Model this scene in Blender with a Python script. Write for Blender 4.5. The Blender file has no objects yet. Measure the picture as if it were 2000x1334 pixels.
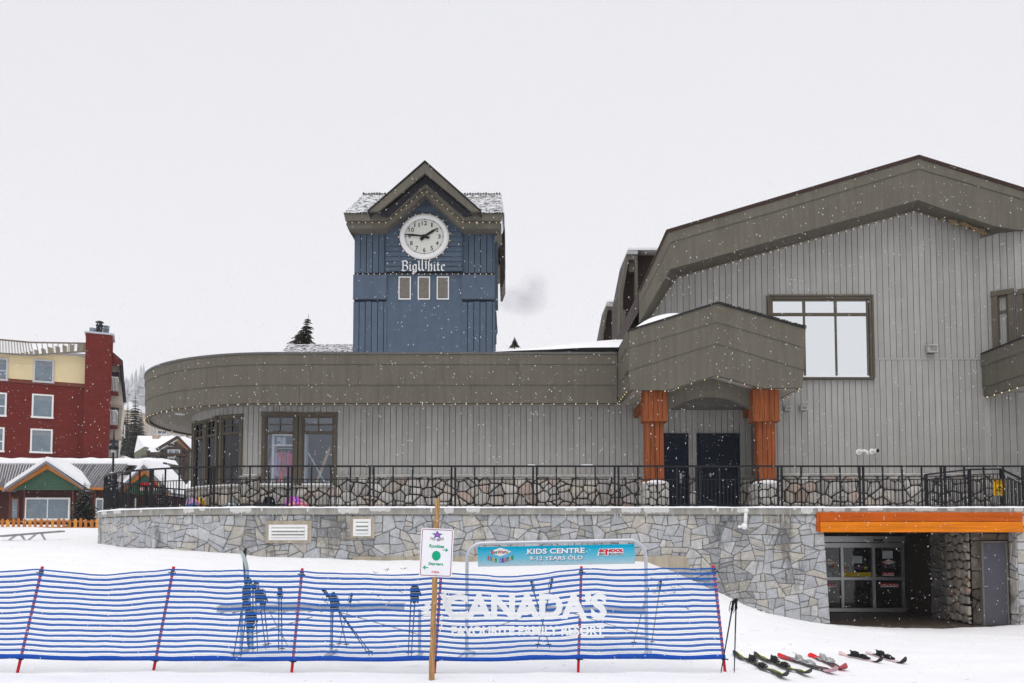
import bpy, math, random
from mathutils import Vector, Matrix
random.seed(7)
SC = bpy.context.scene
C = SC.collection
# ---------------------------------------------------------------- camera
F = 1600.0; TILT = math.radians(3.0); HZ = 1054.0; EYE = 1.6
CY = HZ - F * math.tan(TILT)
cd = bpy.data.cameras.new('camera'); cam = bpy.data.objects.new('camera', cd); C.objects.link(cam)
cd.sensor_width = 36; cd.sensor_fit = 'HORIZONTAL'; cd.lens = 36 * F / 2000
cd.shift_y = (CY - 667.0) / 2000; cd.clip_start = 0.05; cd.clip_end = 9000
cam.location = (0, 0, EYE); cam.rotation_euler = (math.pi / 2 + TILT, 0, 0)
SC.camera = cam
# ---------------------------------------------------------------- sky (overcast) and sun behind the cloud
W = bpy.data.worlds.new('World'); SC.world = W; W.use_nodes = True
wn = W.node_tree; wn.nodes.clear()
SUN_EL = math.radians(66); SUN_ROT = math.radians(200)
sky = wn.nodes.new('ShaderNodeTexSky'); sky.sky_type = 'NISHITA'; sky.sun_disc = False
sky.sun_elevation = SUN_EL; sky.sun_rotation = SUN_ROT; sky.dust_density = 4; sky.air_density = 1
bg1 = wn.nodes.new('ShaderNodeBackground'); bg1.inputs['Strength'].default_value = 0.05
wn.links.new(sky.outputs[0], bg1.inputs['Color'])
# even cloud layer: very soft variation, a touch darker towards the zenith and the horizon
tc = wn.nodes.new('ShaderNodeTexCoord'); nz = wn.nodes.new('ShaderNodeTexNoise')
nz.inputs['Scale'].default_value = 1.3; nz.inputs['Detail'].default_value = 3
cr = wn.nodes.new('ShaderNodeValToRGB')
cr.color_ramp.elements[0].position = .3; cr.color_ramp.elements[0].color = (.735, .738, .775, 1)
cr.color_ramp.elements[1].position = .75; cr.color_ramp.elements[1].color = (.79, .792, .83, 1)
wn.links.new(tc.outputs['Generated'], nz.inputs['Vector']); wn.links.new(nz.outputs['Fac'], cr.inputs[0])
bg2 = wn.nodes.new('ShaderNodeBackground'); wn.links.new(cr.outputs[0], bg2.inputs['Color'])
bg2.inputs['Strength'].default_value = 0.83
mixw = wn.nodes.new('ShaderNodeMixShader'); mixw.inputs[0].default_value = 0.95
wn.links.new(bg1.outputs[0], mixw.inputs[1]); wn.links.new(bg2.outputs[0], mixw.inputs[2])
wo = wn.nodes.new('ShaderNodeOutputWorld'); wn.links.new(mixw.outputs[0], wo.inputs['Surface'])
sl = bpy.data.lights.new('sun', 'SUN'); sl.energy = 1.4; sl.angle = math.radians(55); sl.color = (1, .97, .93)
so = bpy.data.objects.new('sun', sl); C.objects.link(so)
so.rotation_euler = (math.pi / 2 - SUN_EL, 0, math.radians(-20))
SC.view_settings.view_transform = 'Standard'; SC.view_settings.look = 'None'
SC.view_settings.exposure = 0.26; SC.view_settings.gamma = 1
SC.cycles.max_bounces = 6; SC.cycles.transparent_max_bounces = 24
SC.cycles.use_denoising = True; SC.cycles.volume_bounces = 3
# ---------------------------------------------------------------- helpers
R = math.radians
ct, st = math.cos(TILT), math.sin(TILT)
I4 = Matrix.Identity(4)
def ray(px, py):
    u = (px - 1000) / F; v = (CY - py) / F
    return Vector((u, ct - st * v, st + ct * v))
def P(px, py, D, M=None):
    """point seen at (px,py) lying at depth y=D (in frame M: local y=D, returned local)"""
    o = Vector((0, 0, EYE)); d = ray(px, py)
    if M is not None:
        Mi = M.inverted(); o = Mi @ o; d = Mi.to_3x3() @ d
    t = (D - o.y) / d.y
    return o + d * t
def PZ(px, D): return P(px, HZ, D).x
def XZ(pts, D, M=None):
    r = []
    for a in pts:
        p = P(a[0], a[1], D, M); r.append((p.x, p.z))
    return r
ORG = {}
def tag(o, label=None, cat=None, group=None, kind=None):
    if label: o['label'] = label
    if cat: o['category'] = cat
    if group: o['group'] = group
    if kind: o['kind'] = kind
    return o
def thing(name, label, cat, loc=(0, 0, 0), group=None):
    o = bpy.data.objects.new(name, None); C.objects.link(o); o.location = loc
    o.empty_display_size = .2
    ORG[o.name] = Vector(loc)
    return tag(o, label, cat, group)
class MB:
    def __init__(s, M=None):
        s.v = []; s.f = []; s.c = []; s.uv = []; s.M = M; s.col = (1, 1, 1); s.sm = []; s.smooth = False
    def add(s, vs, fs, col=None, uvs=None):
        b = len(s.v)
        for p in vs:
            p = Vector(p)
            s.v.append(s.M @ p if s.M is not None else p)
        for i, f in enumerate(fs):
            s.f.append([b + k for k in f]); s.c.append(col or s.col); s.sm.append(s.smooth)
            s.uv.append(uvs[i] if uvs else None)
    def quad(s, a, b, c, d, uv=None): s.add([a, b, c, d], [[0, 1, 2, 3]], uvs=[uv] if uv else None)
    def box(s, x0, x1, y0, y1, z0, z1, col=None):
        if x0 > x1: x0, x1 = x1, x0
        if z0 > z1: z0, z1 = z1, z0
        if y0 > y1: y0, y1 = y1, y0
        s.add([(x0, y0, z0), (x1, y0, z0), (x1, y1, z0), (x0, y1, z0), (x0, y0, z1), (x1, y0, z1), (x1, y1, z1), (x0, y1, z1)],
              [[3, 2, 1, 0], [4, 5, 6, 7], [0, 1, 5, 4], [1, 2, 6, 5], [2, 3, 7, 6], [3, 0, 4, 7]], col)
    def bbox(s, x0, x1, y0, y1, z0, z1, b=.006):
        """box with chamfered edges towards the viewer"""
        if x0 > x1: x0, x1 = x1, x0
        if z0 > z1: z0, z1 = z1, z0
        b = min(b, (x1 - x0) * .3, (z1 - z0) * .3)
        s.add([(x0 + b, y0, z0 + b), (x1 - b, y0, z0 + b), (x1 - b, y0, z1 - b), (x0 + b, y0, z1 - b),
               (x0, y0 + b, z0), (x1, y0 + b, z0), (x1, y0 + b, z1), (x0, y0 + b, z1),
               (x0, y1, z0), (x1, y1, z0), (x1, y1, z1), (x0, y1, z1)],
              [[0, 1, 2, 3], [0, 4, 5, 1], [1, 5, 6, 2], [2, 6, 7, 3], [3, 7, 4, 0],
               [4, 8, 9, 5], [5, 9, 10, 6], [6, 10, 11, 7], [7, 11, 8, 4], [11, 10, 9, 8]])
    def prism(s, poly, y0, y1, col=None):
        n = len(poly)
        if n < 3: return
        A = sum(poly[i][0] * poly[(i + 1) % n][1] - poly[(i + 1) % n][0] * poly[i][1] for i in range(n))
        if abs(A) < 1e-7: return
        if A < 0: poly = poly[::-1]
        if y0 > y1: y0, y1 = y1, y0
        vs = [(x, y0, z) for x, z in poly] + [(x, y1, z) for x, z in poly]
        fs = [list(range(n)), list(range(2 * n - 1, n - 1, -1))]
        for i in range(n):
            j = (i + 1) % n; fs.append([i, i + n, j + n, j])
        s.add(vs, fs, col)
    def tube(s, pts, r, n=8, cap=True, col=None):
        pts = [Vector(p) for p in pts]; m = len(pts)
        rs = r if isinstance(r, (list, tuple)) else [r] * m
        vs = []; fs = []
        up = None
        for i, p in enumerate(pts):
            t = (pts[min(i + 1, m - 1)] - pts[max(i - 1, 0)]).normalized()
            if up is None:
                up = Vector((0, 0, 1)) if abs(t.z) < .9 else Vector((0, 1, 0))
            a = t.cross(up).normalized(); b = a.cross(t).normalized(); up = b
            for k in range(n):
                w = 2 * math.pi * (k + .5) / n
                vs.append(p + (a * math.cos(w) + b * math.sin(w)) * rs[i])
        for i in range(m - 1):
            for k in range(n):
                l = (k + 1) % n
                fs.append([i * n + k, i * n + l, (i + 1) * n + l, (i + 1) * n + k])
        if cap:
            fs.append(list(range(n - 1, -1, -1))); fs.append([(m - 1) * n + k for k in range(n)])
        s.add(vs, fs, col)
    def lathe(s, prof, c, n=16, axis='z', col=None):
        """prof: list of (r, h)"""
        vs = []; fs = []; c = Vector(c)
        for r, h in prof:
            for k in range(n):
                w = 2 * math.pi * k / n
                q = (r * math.cos(w), r * math.sin(w), h)
                if axis == 'y': q = (r * math.cos(w), h, r * math.sin(w))
                vs.append(c + Vector(q))
        for i in range(len(prof) - 1):
            for k in range(n):
                l = (k + 1) % n
                fs.append([i * n + k, i * n + l, (i + 1) * n + l, (i + 1) * n + k])
        fs.append(list(range(n - 1, -1, -1))); fs.append([(len(prof) - 1) * n + k for k in range(n)])
        s.add(vs, fs, col)
    def ball(s, c, r, n=8, m=5, col=None, sz=(1, 1, 1), jit=0, rng=random):
        vs = []; fs = []; c = Vector(c)
        for i in range(1, m):
            a = math.pi * i / m
            for k in range(n):
                w = 2 * math.pi * k / n
                j = 1 + jit * (rng.random() - .5)
                vs.append(c + Vector((math.sin(a) * math.cos(w) * sz[0], math.sin(a) * math.sin(w) * sz[1], math.cos(a) * sz[2])) * r * j)
        vs.append(c + Vector((0, 0, r * sz[2]))); vs.append(c - Vector((0, 0, r * sz[2])))
        T = len(vs) - 2
        for i in range(m - 2):
            for k in range(n):
                l = (k + 1) % n
                fs.append([i * n + k, (i + 1) * n + k, (i + 1) * n + l, i * n + l])
        for k in range(n):
            l = (k + 1) % n
            fs.append([T, k, l]); fs.append([T + 1, (m - 2) * n + l, (m - 2) * n + k])
        s.add(vs, fs, col)
    def text(s, txt, x0, z0, x1, z1, y, th=.01, bold=0.0, col=None, shear=0, keep=False):
        me = text_mesh(txt, bold, shear)
        xs = [v.co.x for v in me.vertices]; ys = [v.co.y for v in me.vertices]
        ax, bx, ay, by = min(xs), max(xs), min(ys), max(ys)
        sx = (x1 - x0) / (bx - ax); sz = (z1 - z0) / (by - ay)
        vs = [(x0 + (v.co.x - ax) * sx, y + (-th if v.co.z > 0 else 0), z0 + (v.co.y - ay) * sz) for v in me.vertices]
        s.add(vs, [list(p.vertices) for p in me.polygons], col)
    def build(s, name, mat, parent=None, autosm=None):
        me = bpy.data.meshes.new(name)
        o = ORG[parent.name] if parent is not None else Vector((0, 0, 0))
        me.from_pydata([tuple(p - o) for p in s.v], [], s.f)
        me.polygons.foreach_set('use_smooth', s.sm)
        ca = me.color_attributes.new('Col', 'FLOAT_COLOR', 'CORNER')
        flat = []
        for f, c in zip(s.f, s.c):
            flat += [c[0], c[1], c[2], 1.0] * len(f)
        ca.data.foreach_set('color', flat)
        if any(u is not None for u in s.uv):
            ul = me.uv_layers.new(name='UVMap'); k = 0
            for f, u in zip(s.f, s.uv):
                for i in range(len(f)):
                    ul.data[k].uv = u[i] if u else (0, 0); k += 1
        me.materials.append(mat); me.update()
        ob = bpy.data.objects.new(name, me); C.objects.link(ob)
        if parent is not None: ob.parent = parent
        ORG[ob.name] = o
        return ob
_tm = {}
def text_mesh(txt, bold, shear):
    k = (txt, bold, shear)
    if k in _tm: return _tm[k]
    cu = bpy.data.curves.new('t', 'FONT'); cu.body = txt; cu.extrude = .05; cu.offset = bold; cu.shear = shear
    cu.resolution_u = 3
    ob = bpy.data.objects.new('t', cu); C.objects.link(ob)
    dg = bpy.context.evaluated_depsgraph_get(); dg.update()
    me = bpy.data.meshes.new_from_object(ob.evaluated_get(dg)); me.name = 'lettering_source'
    bpy.data.objects.remove(ob); bpy.data.curves.remove(cu)
    _tm[k] = me
    return me
def clip(poly, a, b, c):
    """keep a*x+b*z<=c"""
    out = []; n = len(poly)
    for i in range(n):
        p = poly[i]; q = poly[(i + 1) % n]
        dp = a * p[0] + b * p[1] - c; dq = a * q[0] + b * q[1] - c
        if dp <= 0: out.append(p)
        if (dp < 0 and dq > 0) or (dp > 0 and dq < 0):
            t = dp / (dp - dq); out.append((p[0] + (q[0] - p[0]) * t, p[1] + (q[1] - p[1]) * t))
    return out
def vboards(mb, poly, y, sp=.185, gap=.018, th=.022, off=0):
    xs = [p[0] for p in poly]; x = min(xs) - off
    while x < max(xs):
        q = clip(clip(poly, 1, 0, x + sp - gap), -1, 0, -x)
        if len(q) > 2: fv = random.uniform(.94, 1.05); mb.prism(q, y + random.uniform(-.0015, .0015), y + th, (fv, fv, fv))
        x += sp
def hboards(mb, poly, y, sp=.2, lap=.02, th=.03):
    """clapboard: each course tilts, its lower edge proud"""
    zs = [p[1] for p in poly]; z = min(zs)
    while z < max(zs):
        q = clip(clip(poly, 0, 1, z + sp), 0, -1, -z)
        if len(q) > 2:
            A = sum(q[i][0] * q[(i + 1) % len(q)][1] - q[(i + 1) % len(q)][0] * q[i][1] for i in range(len(q)))
            if abs(A) > 1e-6:
                if A < 0: q = q[::-1]
                n = len(q)
                fr = [(a, y - lap * (1 - (b - z) / sp), b) for a, b in q]; bk = [(a, y + th, b) for a, b in q]
                fs = [list(range(n)), list(range(2 * n - 1, n - 1, -1))] + [[i, i + n, (i + 1) % n + n, (i + 1) % n] for i in range(n)]
                fv = random.uniform(.93, 1.05); mb.add(fr + bk, fs, (fv, fv, fv))
        z += sp
# ---- paths on plan
def path_of(pts, step=.25):
    out = [Vector(pts[0])]
    for a, b in zip(pts, pts[1:]):
        a = Vector(a); b = Vector(b); n = max(1, int((b - a).length / step))
        for i in range(1, n + 1): out.append(a.lerp(b, i / n))
    return out
def ell(cx, cy, a, b, t0, t1, n):
    return [(cx - a * math.sin(R(t0 + (t1 - t0) * i / n)), cy - b * math.cos(R(t0 + (t1 - t0) * i / n))) for i in range(n + 1)]
class Path:
    """plan polyline; at(s) -> point, outward normal (towards the viewer side, right-hand of travel from left to right)"""
    def __init__(s, pts):
        s.p = [Vector((a[0], a[1])) for a in pts]; s.L = [0]
        for a, b in zip(s.p, s.p[1:]): s.L.append(s.L[-1] + (b - a).length)
        s.n = []
        for i in range(len(s.p)):
            t = (s.p[min(i + 1, len(s.p) - 1)] - s.p[max(i - 1, 0)]).normalized(); s.n.append(Vector((t.y, -t.x)))
        s.len = s.L[-1]
    def at(s, d, off=0):
        d = max(0, min(d, s.len))
        lo, hi = 0, len(s.L) - 1
        while hi - lo > 1:
            m = (lo + hi) // 2
            if s.L[m] <= d: lo = m
            else: hi = m
        t = (d - s.L[lo]) / max(1e-9, s.L[hi] - s.L[lo])
        n = s.n[lo].lerp(s.n[hi], t).normalized(); q = s.p[lo].lerp(s.p[hi], t)
        return q + n * off
    def find_px(s, px, z=0):
        best = 0; bd = 1e9
        for i in range(int(s.len / .02)):
            q = s.at(i * .02)
            if True:
                d = abs((q.x / (q.y * ct) * F + 1000) - px)
                if d < bd: bd = d; best = i * .02
        return best
def band(mb, path, s0, s1, z0, z1, o0, o1, step=.3, zf=None):
    """solid strip following the path between offsets o0 (inner) and o1 (outer)"""
    n = max(1, int((s1 - s0) / step)); vs = []; fs = []
    for i in range(n + 1):
        s = s0 + (s1 - s0) * i / n
        a = path.at(s, o1); b = path.at(s, o0)
        vs += [(a.x, a.y, z0), (a.x, a.y, z1), (b.x, b.y, z1), (b.x, b.y, z0)]
    for i in range(n):
        k = i * 4
        for j in range(4):
            l = (j + 1) % 4
            fs.append([k + j, k + 4 + j, k + 4 + l, k + l])
    fs.append([3, 2, 1, 0]); fs.append([n * 4, n * 4 + 1, n * 4 + 2, n * 4 + 3])
    mb.add(vs, fs)
def pboards(mb, path, s0, s1, z0, z1, sp=.185, gap=.018, th=.022):
    s = s0
    while s < s1 - .02:
        e = min(s + sp - gap, s1); fv = random.uniform(.94, 1.05); mb.col = (fv, fv, fv)
        band(mb, path, s, e, z0, z1, 0, th + random.uniform(-.0015, .0015), step=1)
        s += sp
# ---- stones
def area2(p):
    return .5 * sum(p[m][0] * p[(m + 1) % len(p)][1] - p[(m + 1) % len(p)][0] * p[m][1] for m in range(len(p)))
def rubble_split(poly, amin, rng, out):
    """cut a cell again and again with slightly tilted lines, as masons fit squared rubble"""
    A = abs(area2(poly))
    if A < amin * rng.uniform(.7, 2.6) or len(poly) < 3: out.append(poly); return
    xs = [p[0] for p in poly]; zs = [p[1] for p in poly]; w = max(xs) - min(xs); h = (max(zs) - min(zs)) * 1.35
    cx = sum(xs) / len(xs) + rng.uniform(-.16, .16) * w; cz = sum(zs) / len(zs) + rng.uniform(-.16, .16) * h / 1.35
    a = (0 if w > h else math.pi / 2) + rng.gauss(0, .2)
    nx, nz = math.cos(a), math.sin(a); c = nx * cx + nz * cz
    for q in (clip(poly, nx, nz, c), clip(poly, -nx, -nz, -c)):
        if len(q) > 2: rubble_split(q, amin, rng, out)
def rubble(mb, s0, s1, z0, z1, cw, ch, mapf, gap, depth, pal, clips=(), rng=None, dark=None, lum=.1):
    rng = rng or random.Random(3); W_, H_ = cw * 2.4, ch * 2.6; seeds = {}
    for i in range(-2, int((s1 - s0) / W_) + 4):
        for j in range(-2, int((z1 - z0) / H_) + 4):
            seeds[(i, j)] = (s0 + (i + .5 + (j % 2) * .5 + rng.uniform(-.3, .3)) * W_, z0 + (j + .5 + rng.uniform(-.3, .3)) * H_)
    for (i, j), p in seeds.items():
        poly = [(p[0] - 2 * W_, p[1] - 2 * H_), (p[0] + 2 * W_, p[1] - 2 * H_), (p[0] + 2 * W_, p[1] + 2 * H_), (p[0] - 2 * W_, p[1] + 2 * H_)]
        for a in range(-2, 3):
            for b in range(-2, 3):
                q = seeds.get((i + a, j + b))
                if q is None or q == p: continue
                A, B = q[0] - p[0], (q[1] - p[1]) * 1.9
                poly = clip(poly, A, B, A * (p[0] + q[0]) / 2 + B * (p[1] + q[1]) / 2)
        for cc in [(1, 0, s1), (-1, 0, -s0), (0, 1, z1), (0, -1, -z0)] + list(clips): poly = clip(poly, *cc)
        if len(poly) < 3 or abs(area2(poly)) < .004: continue
        out = []; rubble_split(poly, cw * ch * .75, rng, out)
        for c in out:
            if area2(c) < 0: c = c[::-1]
            g = gap * rng.uniform(.6, 1.4) / 2; q = c; n = len(c)
            for m in range(n):
                a_, b_ = c[m], c[(m + 1) % n]; dx, dz = b_[0] - a_[0], b_[1] - a_[1]; L = math.hypot(dx, dz)
                if L < 1e-6: continue
                nx, nz = dz / L, -dx / L; q = clip(q, nx, nz, nx * a_[0] + nz * a_[1] - g)
                if len(q) < 3: break
            if len(q) > 2: emit_stone(mb, q, mapf, depth, 0, pal, rng, dark, lum)
def emit_stone(mb, poly, mapf, depth, rnd, pal, rng, dark, lum):
    n = len(poly); A = area2(poly)
    if abs(A) < .0022: return
    q = []
    for m in range(n):
        a_ = poly[m]; b_ = poly[(m + 1) % n]; L = math.hypot(b_[0] - a_[0], b_[1] - a_[1])
        if L < .012: continue
        k = min(.02, L * .2) / L
        q.append((a_[0] + (b_[0] - a_[0]) * k, a_[1] + (b_[1] - a_[1]) * k))
        if L > .14: q.append(((a_[0] + b_[0]) / 2 + rng.uniform(-.007, .007), (a_[1] + b_[1]) / 2 + rng.uniform(-.007, .007)))
        q.append((a_[0] + (b_[0] - a_[0]) * (1 - k), a_[1] + (b_[1] - a_[1]) * (1 - k)))
    if len(q) < 3: return
    poly = q; n = len(poly); cx = sum(v[0] for v in poly) / n; cz = sum(v[1] for v in poly) / n
    d = depth * rng.uniform(.5, 1.4); tx = rng.uniform(-.07, .07); tz = rng.uniform(-.07, .07)
    vs = []; fs = []; rings = [(1, 0), (.965, .6), (.88, .93), (.55, 1.0)]
    for sc, dd in rings:
        for v in poly:
            x = cx + (v[0] - cx) * sc; z = cz + (v[1] - cz) * sc
            o = d * dd + (tx * (x - cx) + tz * (z - cz)) * dd + (rng.uniform(-.005, .005) if 0 < sc < 1 else 0)
            vs.append(mapf(x, z, max(o, 0)))
    vs.append(mapf(cx, cz, d + rng.uniform(-.004, .008)))
    for r_ in range(3):
        for m in range(n):
            l = (m + 1) % n; fs.append([r_ * n + m, r_ * n + l, (r_ + 1) * n + l, (r_ + 1) * n + m])
    for m in range(n): fs.append([3 * n + m, 3 * n + (m + 1) % n, len(vs) - 1])
    c = rng.choice(pal); f = 1 + rng.uniform(-lum, lum)
    if dark and dark(cx, cz): f *= .72
    mb.add(vs, fs, (c[0] * f, c[1] * f, c[2] * f))
def stones(mb, s0, s1, z0, z1, cw, ch, mapf, gap, depth, rnd, jit, pal, clips=(), rng=None, split=0.0, dark=None, lum=.12):
    rng = rng or random.Random(3)
    if rnd == 0: return rubble(mb, s0, s1, z0, z1, cw, ch, mapf, gap, depth, pal, clips, rng, dark, lum)
    k = cw / ch
    nx = int((s1 - s0) / cw) + 5; nz = int((z1 - z0) / ch) + 5
    seeds = {}
    for i in range(-2, nx):
        for j in range(-2, nz):
            x = s0 + (i + .5 + ((.5 if j % 2 else 0) if rnd else ((j * 37) % 11) / 11 * .45) + rng.uniform(-jit, jit)) * cw
            z = z0 + (j + .5 + rng.uniform(-jit, jit)) * ch
            seeds[(i, j)] = (x, z)
            if rng.random() < split: seeds[(i, j, 1)] = (x + rng.uniform(.3, .5) * cw, z + rng.uniform(-.5, .5) * ch)
    grid = {}
    for key, p in seeds.items(): grid.setdefault(key[:2], []).append(p)
    for (i, j), ps in grid.items():
        for p in ps:
            if not (s0 - cw < p[0] < s1 + cw and z0 - ch < p[1] < z1 + ch): continue
            poly = [(p[0] - 2 * cw, p[1] - 2 * ch), (p[0] + 2 * cw, p[1] - 2 * ch), (p[0] + 2 * cw, p[1] + 2 * ch), (p[0] - 2 * cw, p[1] + 2 * ch)]
            g = gap * rng.uniform(.7, 1.3) / 2
            for a in range(-2, 3):
                for b in range(-2, 3):
                    for q in grid.get((i + a, j + b), []):
                        if q == p: continue
                        dx = q[0] - p[0]; dz = (q[1] - p[1]) * k   # anisotropic metric
                        A = dx; B = dz * k
                        Cc = A * (p[0] + q[0]) / 2 + B * (p[1] + q[1]) / 2
                        L = math.hypot(A, B)
                        poly = clip(poly, A, B, Cc - g * L)
                        if len(poly) < 3: break
            for cc in [(1, 0, s1 - g), (-1, 0, -s0 - g), (0, 1, z1 - g), (0, -1, -z0 - g)] + list(clips):
                poly = clip(poly, *cc)
            if len(poly) < 3: continue
            n = len(poly); A = 0.5 * sum(poly[m][0] * poly[(m + 1) % n][1] - poly[(m + 1) % n][0] * poly[m][1] for m in range(n))
            if abs(A) < .0025: continue
            # dedupe + subdivide long edges on curved walls
            q = []
            for m in range(n):
                a_ = poly[m]; b_ = poly[(m + 1) % n]; L = math.hypot(b_[0] - a_[0], b_[1] - a_[1])
                if L < .012: continue
                q.append(a_)
                if L > .16:
                    jx = rng.uniform(-.012, .012); jz = rng.uniform(-.012, .012)
                    q.append(((a_[0] + b_[0]) / 2 + jx, (a_[1] + b_[1]) / 2 + jz))
            if len(q) < 3: continue
            poly = q
            for _ in range(rnd):
                q = []
                for m in range(len(poly)):
                    a_ = poly[m]; b_ = poly[(m + 1) % len(poly)]
                    q += [(a_[0] * .75 + b_[0] * .25, a_[1] * .75 + b_[1] * .25), (a_[0] * .25 + b_[0] * .75, a_[1] * .25 + b_[1] * .75)]
                poly = q
            n = len(poly); cx = sum(v[0] for v in poly) / n; cz = sum(v[1] for v in poly) / n
            d = depth * rng.uniform(.6, 1.25); tx = rng.uniform(-.04, .04); tz = rng.uniform(-.04, .04)
            rings = [(1, 0), (.97, .6), (.88, .93), (.55, 1.0)] if rnd == 0 else [(1, 0), (.95, .45), (.82, .8), (.5, 1.0)]
            vs = []; fs = []
            for sc, dd in rings:
                for v in poly:
                    x = cx + (v[0] - cx) * sc; z = cz + (v[1] - cz) * sc
                    o = d * dd + (tx * (x - cx) + tz * (z - cz)) * dd + (rng.uniform(-.004, .004) if 0 < sc < 1 else 0)
                    vs.append(mapf(x, z, max(o, 0)))
            vs.append(mapf(cx, cz, d))
            for r_ in range(len(rings) - 1):
                for m in range(n):
                    l = (m + 1) % n
                    fs.append([r_ * n + m, r_ * n + l, (r_ + 1) * n + l, (r_ + 1) * n + m])
            T = len(vs) - 1; b0 = (len(rings) - 1) * n
            for m in range(n): fs.append([b0 + m, b0 + (m + 1) % n, T])
            c = rng.choice(pal); f = 1 + rng.uniform(-lum, lum)
            if dark and dark(cx, cz): f *= .45
            mb.add(vs, fs, (c[0] * f, c[1] * f, c[2] * f))
# ---------------------------------------------------------------- materials
def mat(name, col, rough=.7, var=.1, scale=4, bump=.0, bscale=60, metal=0, attr=False, stretch=(1, 1, 1), spec=.12, alpha=1, coat=0, fine=0.0, rv=.1, drip=0):
    m = bpy.data.materials.new(name); m.use_nodes = True; nt = m.node_tree; b = nt.nodes['Principled BSDF']
    b.inputs['Roughness'].default_value = rough; b.inputs['Metallic'].default_value = metal
    b.inputs['Specular IOR Level'].default_value = spec; b.inputs['Coat Weight'].default_value = coat
    tc = nt.nodes.new('ShaderNodeTexCoord'); mp = nt.nodes.new('ShaderNodeMapping'); mp.inputs['Scale'].default_value = stretch
    nt.links.new(tc.outputs['Object'], mp.inputs['Vector'])
    n1 = nt.nodes.new('ShaderNodeTexNoise'); n1.inputs['Scale'].default_value = scale; n1.inputs['Detail'].default_value = 6; n1.inputs['Roughness'].default_value = .6
    nt.links.new(mp.outputs[0], n1.inputs['Vector'])
    mr = nt.nodes.new('ShaderNodeMapRange'); mr.inputs['From Min'].default_value = .25; mr.inputs['From Max'].default_value = .75
    mr.inputs['To Min'].default_value = 1 - var; mr.inputs['To Max'].default_value = 1 + var
    nt.links.new(n1.outputs['Fac'], mr.inputs['Value'])
    mx = nt.nodes.new('ShaderNodeMix'); mx.data_type = 'RGBA'; mx.blend_type = 'MULTIPLY'; mx.inputs[0].default_value = 1
    if attr == 'mul':
        at = nt.nodes.new('ShaderNodeVertexColor'); at.layer_name = 'Col'; mm = nt.nodes.new('ShaderNodeMix'); mm.data_type = 'RGBA'; mm.blend_type = 'MULTIPLY'; mm.inputs[0].default_value = 1
        mm.inputs[6].default_value = (*col, 1); nt.links.new(at.outputs['Color'], mm.inputs[7]); nt.links.new(mm.outputs[2], mx.inputs[6])
    elif attr:
        at = nt.nodes.new('ShaderNodeVertexColor'); at.layer_name = 'Col'; nt.links.new(at.outputs['Color'], mx.inputs[6])
    else: mx.inputs[6].default_value = (*col, 1)
    nt.links.new(mr.outputs[0], mx.inputs[7])
    out = mx.outputs[2]
    if fine:
        n3 = nt.nodes.new('ShaderNodeTexNoise'); n3.inputs['Scale'].default_value = 90; n3.inputs['Detail'].default_value = 3
        nt.links.new(tc.outputs['Object'], n3.inputs['Vector'])
        m3 = nt.nodes.new('ShaderNodeMapRange'); m3.inputs['From Min'].default_value = .3; m3.inputs['From Max'].default_value = .7
        m3.inputs['To Min'].default_value = 1 - fine; m3.inputs['To Max'].default_value = 1 + fine
        nt.links.new(n3.outputs['Fac'], m3.inputs['Value'])
        mx2 = nt.nodes.new('ShaderNodeMix'); mx2.data_type = 'RGBA'; mx2.blend_type = 'MULTIPLY'; mx2.inputs[0].default_value = 1
        nt.links.new(out, mx2.inputs[6]); nt.links.new(m3.outputs[0], mx2.inputs[7]); out = mx2.outputs[2]
    if drip:   # vertical weather streaks
        mp2 = nt.nodes.new('ShaderNodeMapping'); mp2.inputs['Scale'].default_value = (5, 5, .35); nt.links.new(tc.outputs['Object'], mp2.inputs['Vector'])
        n4 = nt.nodes.new('ShaderNodeTexNoise'); n4.inputs['Scale'].default_value = 1.5; n4.inputs['Detail'].default_value = 5
        nt.links.new(mp2.outputs[0], n4.inputs['Vector'])
        m4 = nt.nodes.new('ShaderNodeMapRange'); m4.inputs['From Min'].default_value = .35; m4.inputs['From Max'].default_value = .7
        m4.inputs['To Min'].default_value = 1 + drip * .5; m4.inputs['To Max'].default_value = 1 - drip
        nt.links.new(n4.outputs['Fac'], m4.inputs['Value'])
        mx4 = nt.nodes.new('ShaderNodeMix'); mx4.data_type = 'RGBA'; mx4.blend_type = 'MULTIPLY'; mx4.inputs[0].default_value = 1
        nt.links.new(out, mx4.inputs[6]); nt.links.new(m4.outputs[0], mx4.inputs[7]); out = mx4.outputs[2]
    nt.links.new(out, b.inputs['Base Color'])
    if rv:
        m5 = nt.nodes.new('ShaderNodeMapRange'); m5.inputs['To Min'].default_value = max(0.02, rough - rv); m5.inputs['To Max'].default_value = min(1, rough + rv)
        nt.links.new(n1.outputs['Fac'], m5.inputs['Value']); nt.links.new(m5.outputs[0], b.inputs['Roughness'])
    if bump:
        n2 = nt.nodes.new('ShaderNodeTexNoise'); n2.inputs['Scale'].default_value = bscale; n2.inputs['Detail'].default_value = 4
        nt.links.new(mp.outputs[0], n2.inputs['Vector'])
        bp = nt.nodes.new('ShaderNodeBump'); bp.inputs['Strength'].default_value = bump; bp.inputs['Distance'].default_value = .02
        nt.links.new(n2.outputs['Fac'], bp.inputs['Height']); nt.links.new(bp.outputs[0], b.inputs['Normal'])
    if alpha < 1: b.inputs['Alpha'].default_value = alpha
    return m
def emit(name, col, s):
    m = bpy.data.materials.new(name); m.use_nodes = True; b = m.node_tree.nodes['Principled BSDF']
    b.inputs['Base Color'].default_value = (*col, 1); b.inputs['Emission Color'].default_value = (*col, 1); b.inputs['Emission Strength'].default_value = s
    return m
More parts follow.
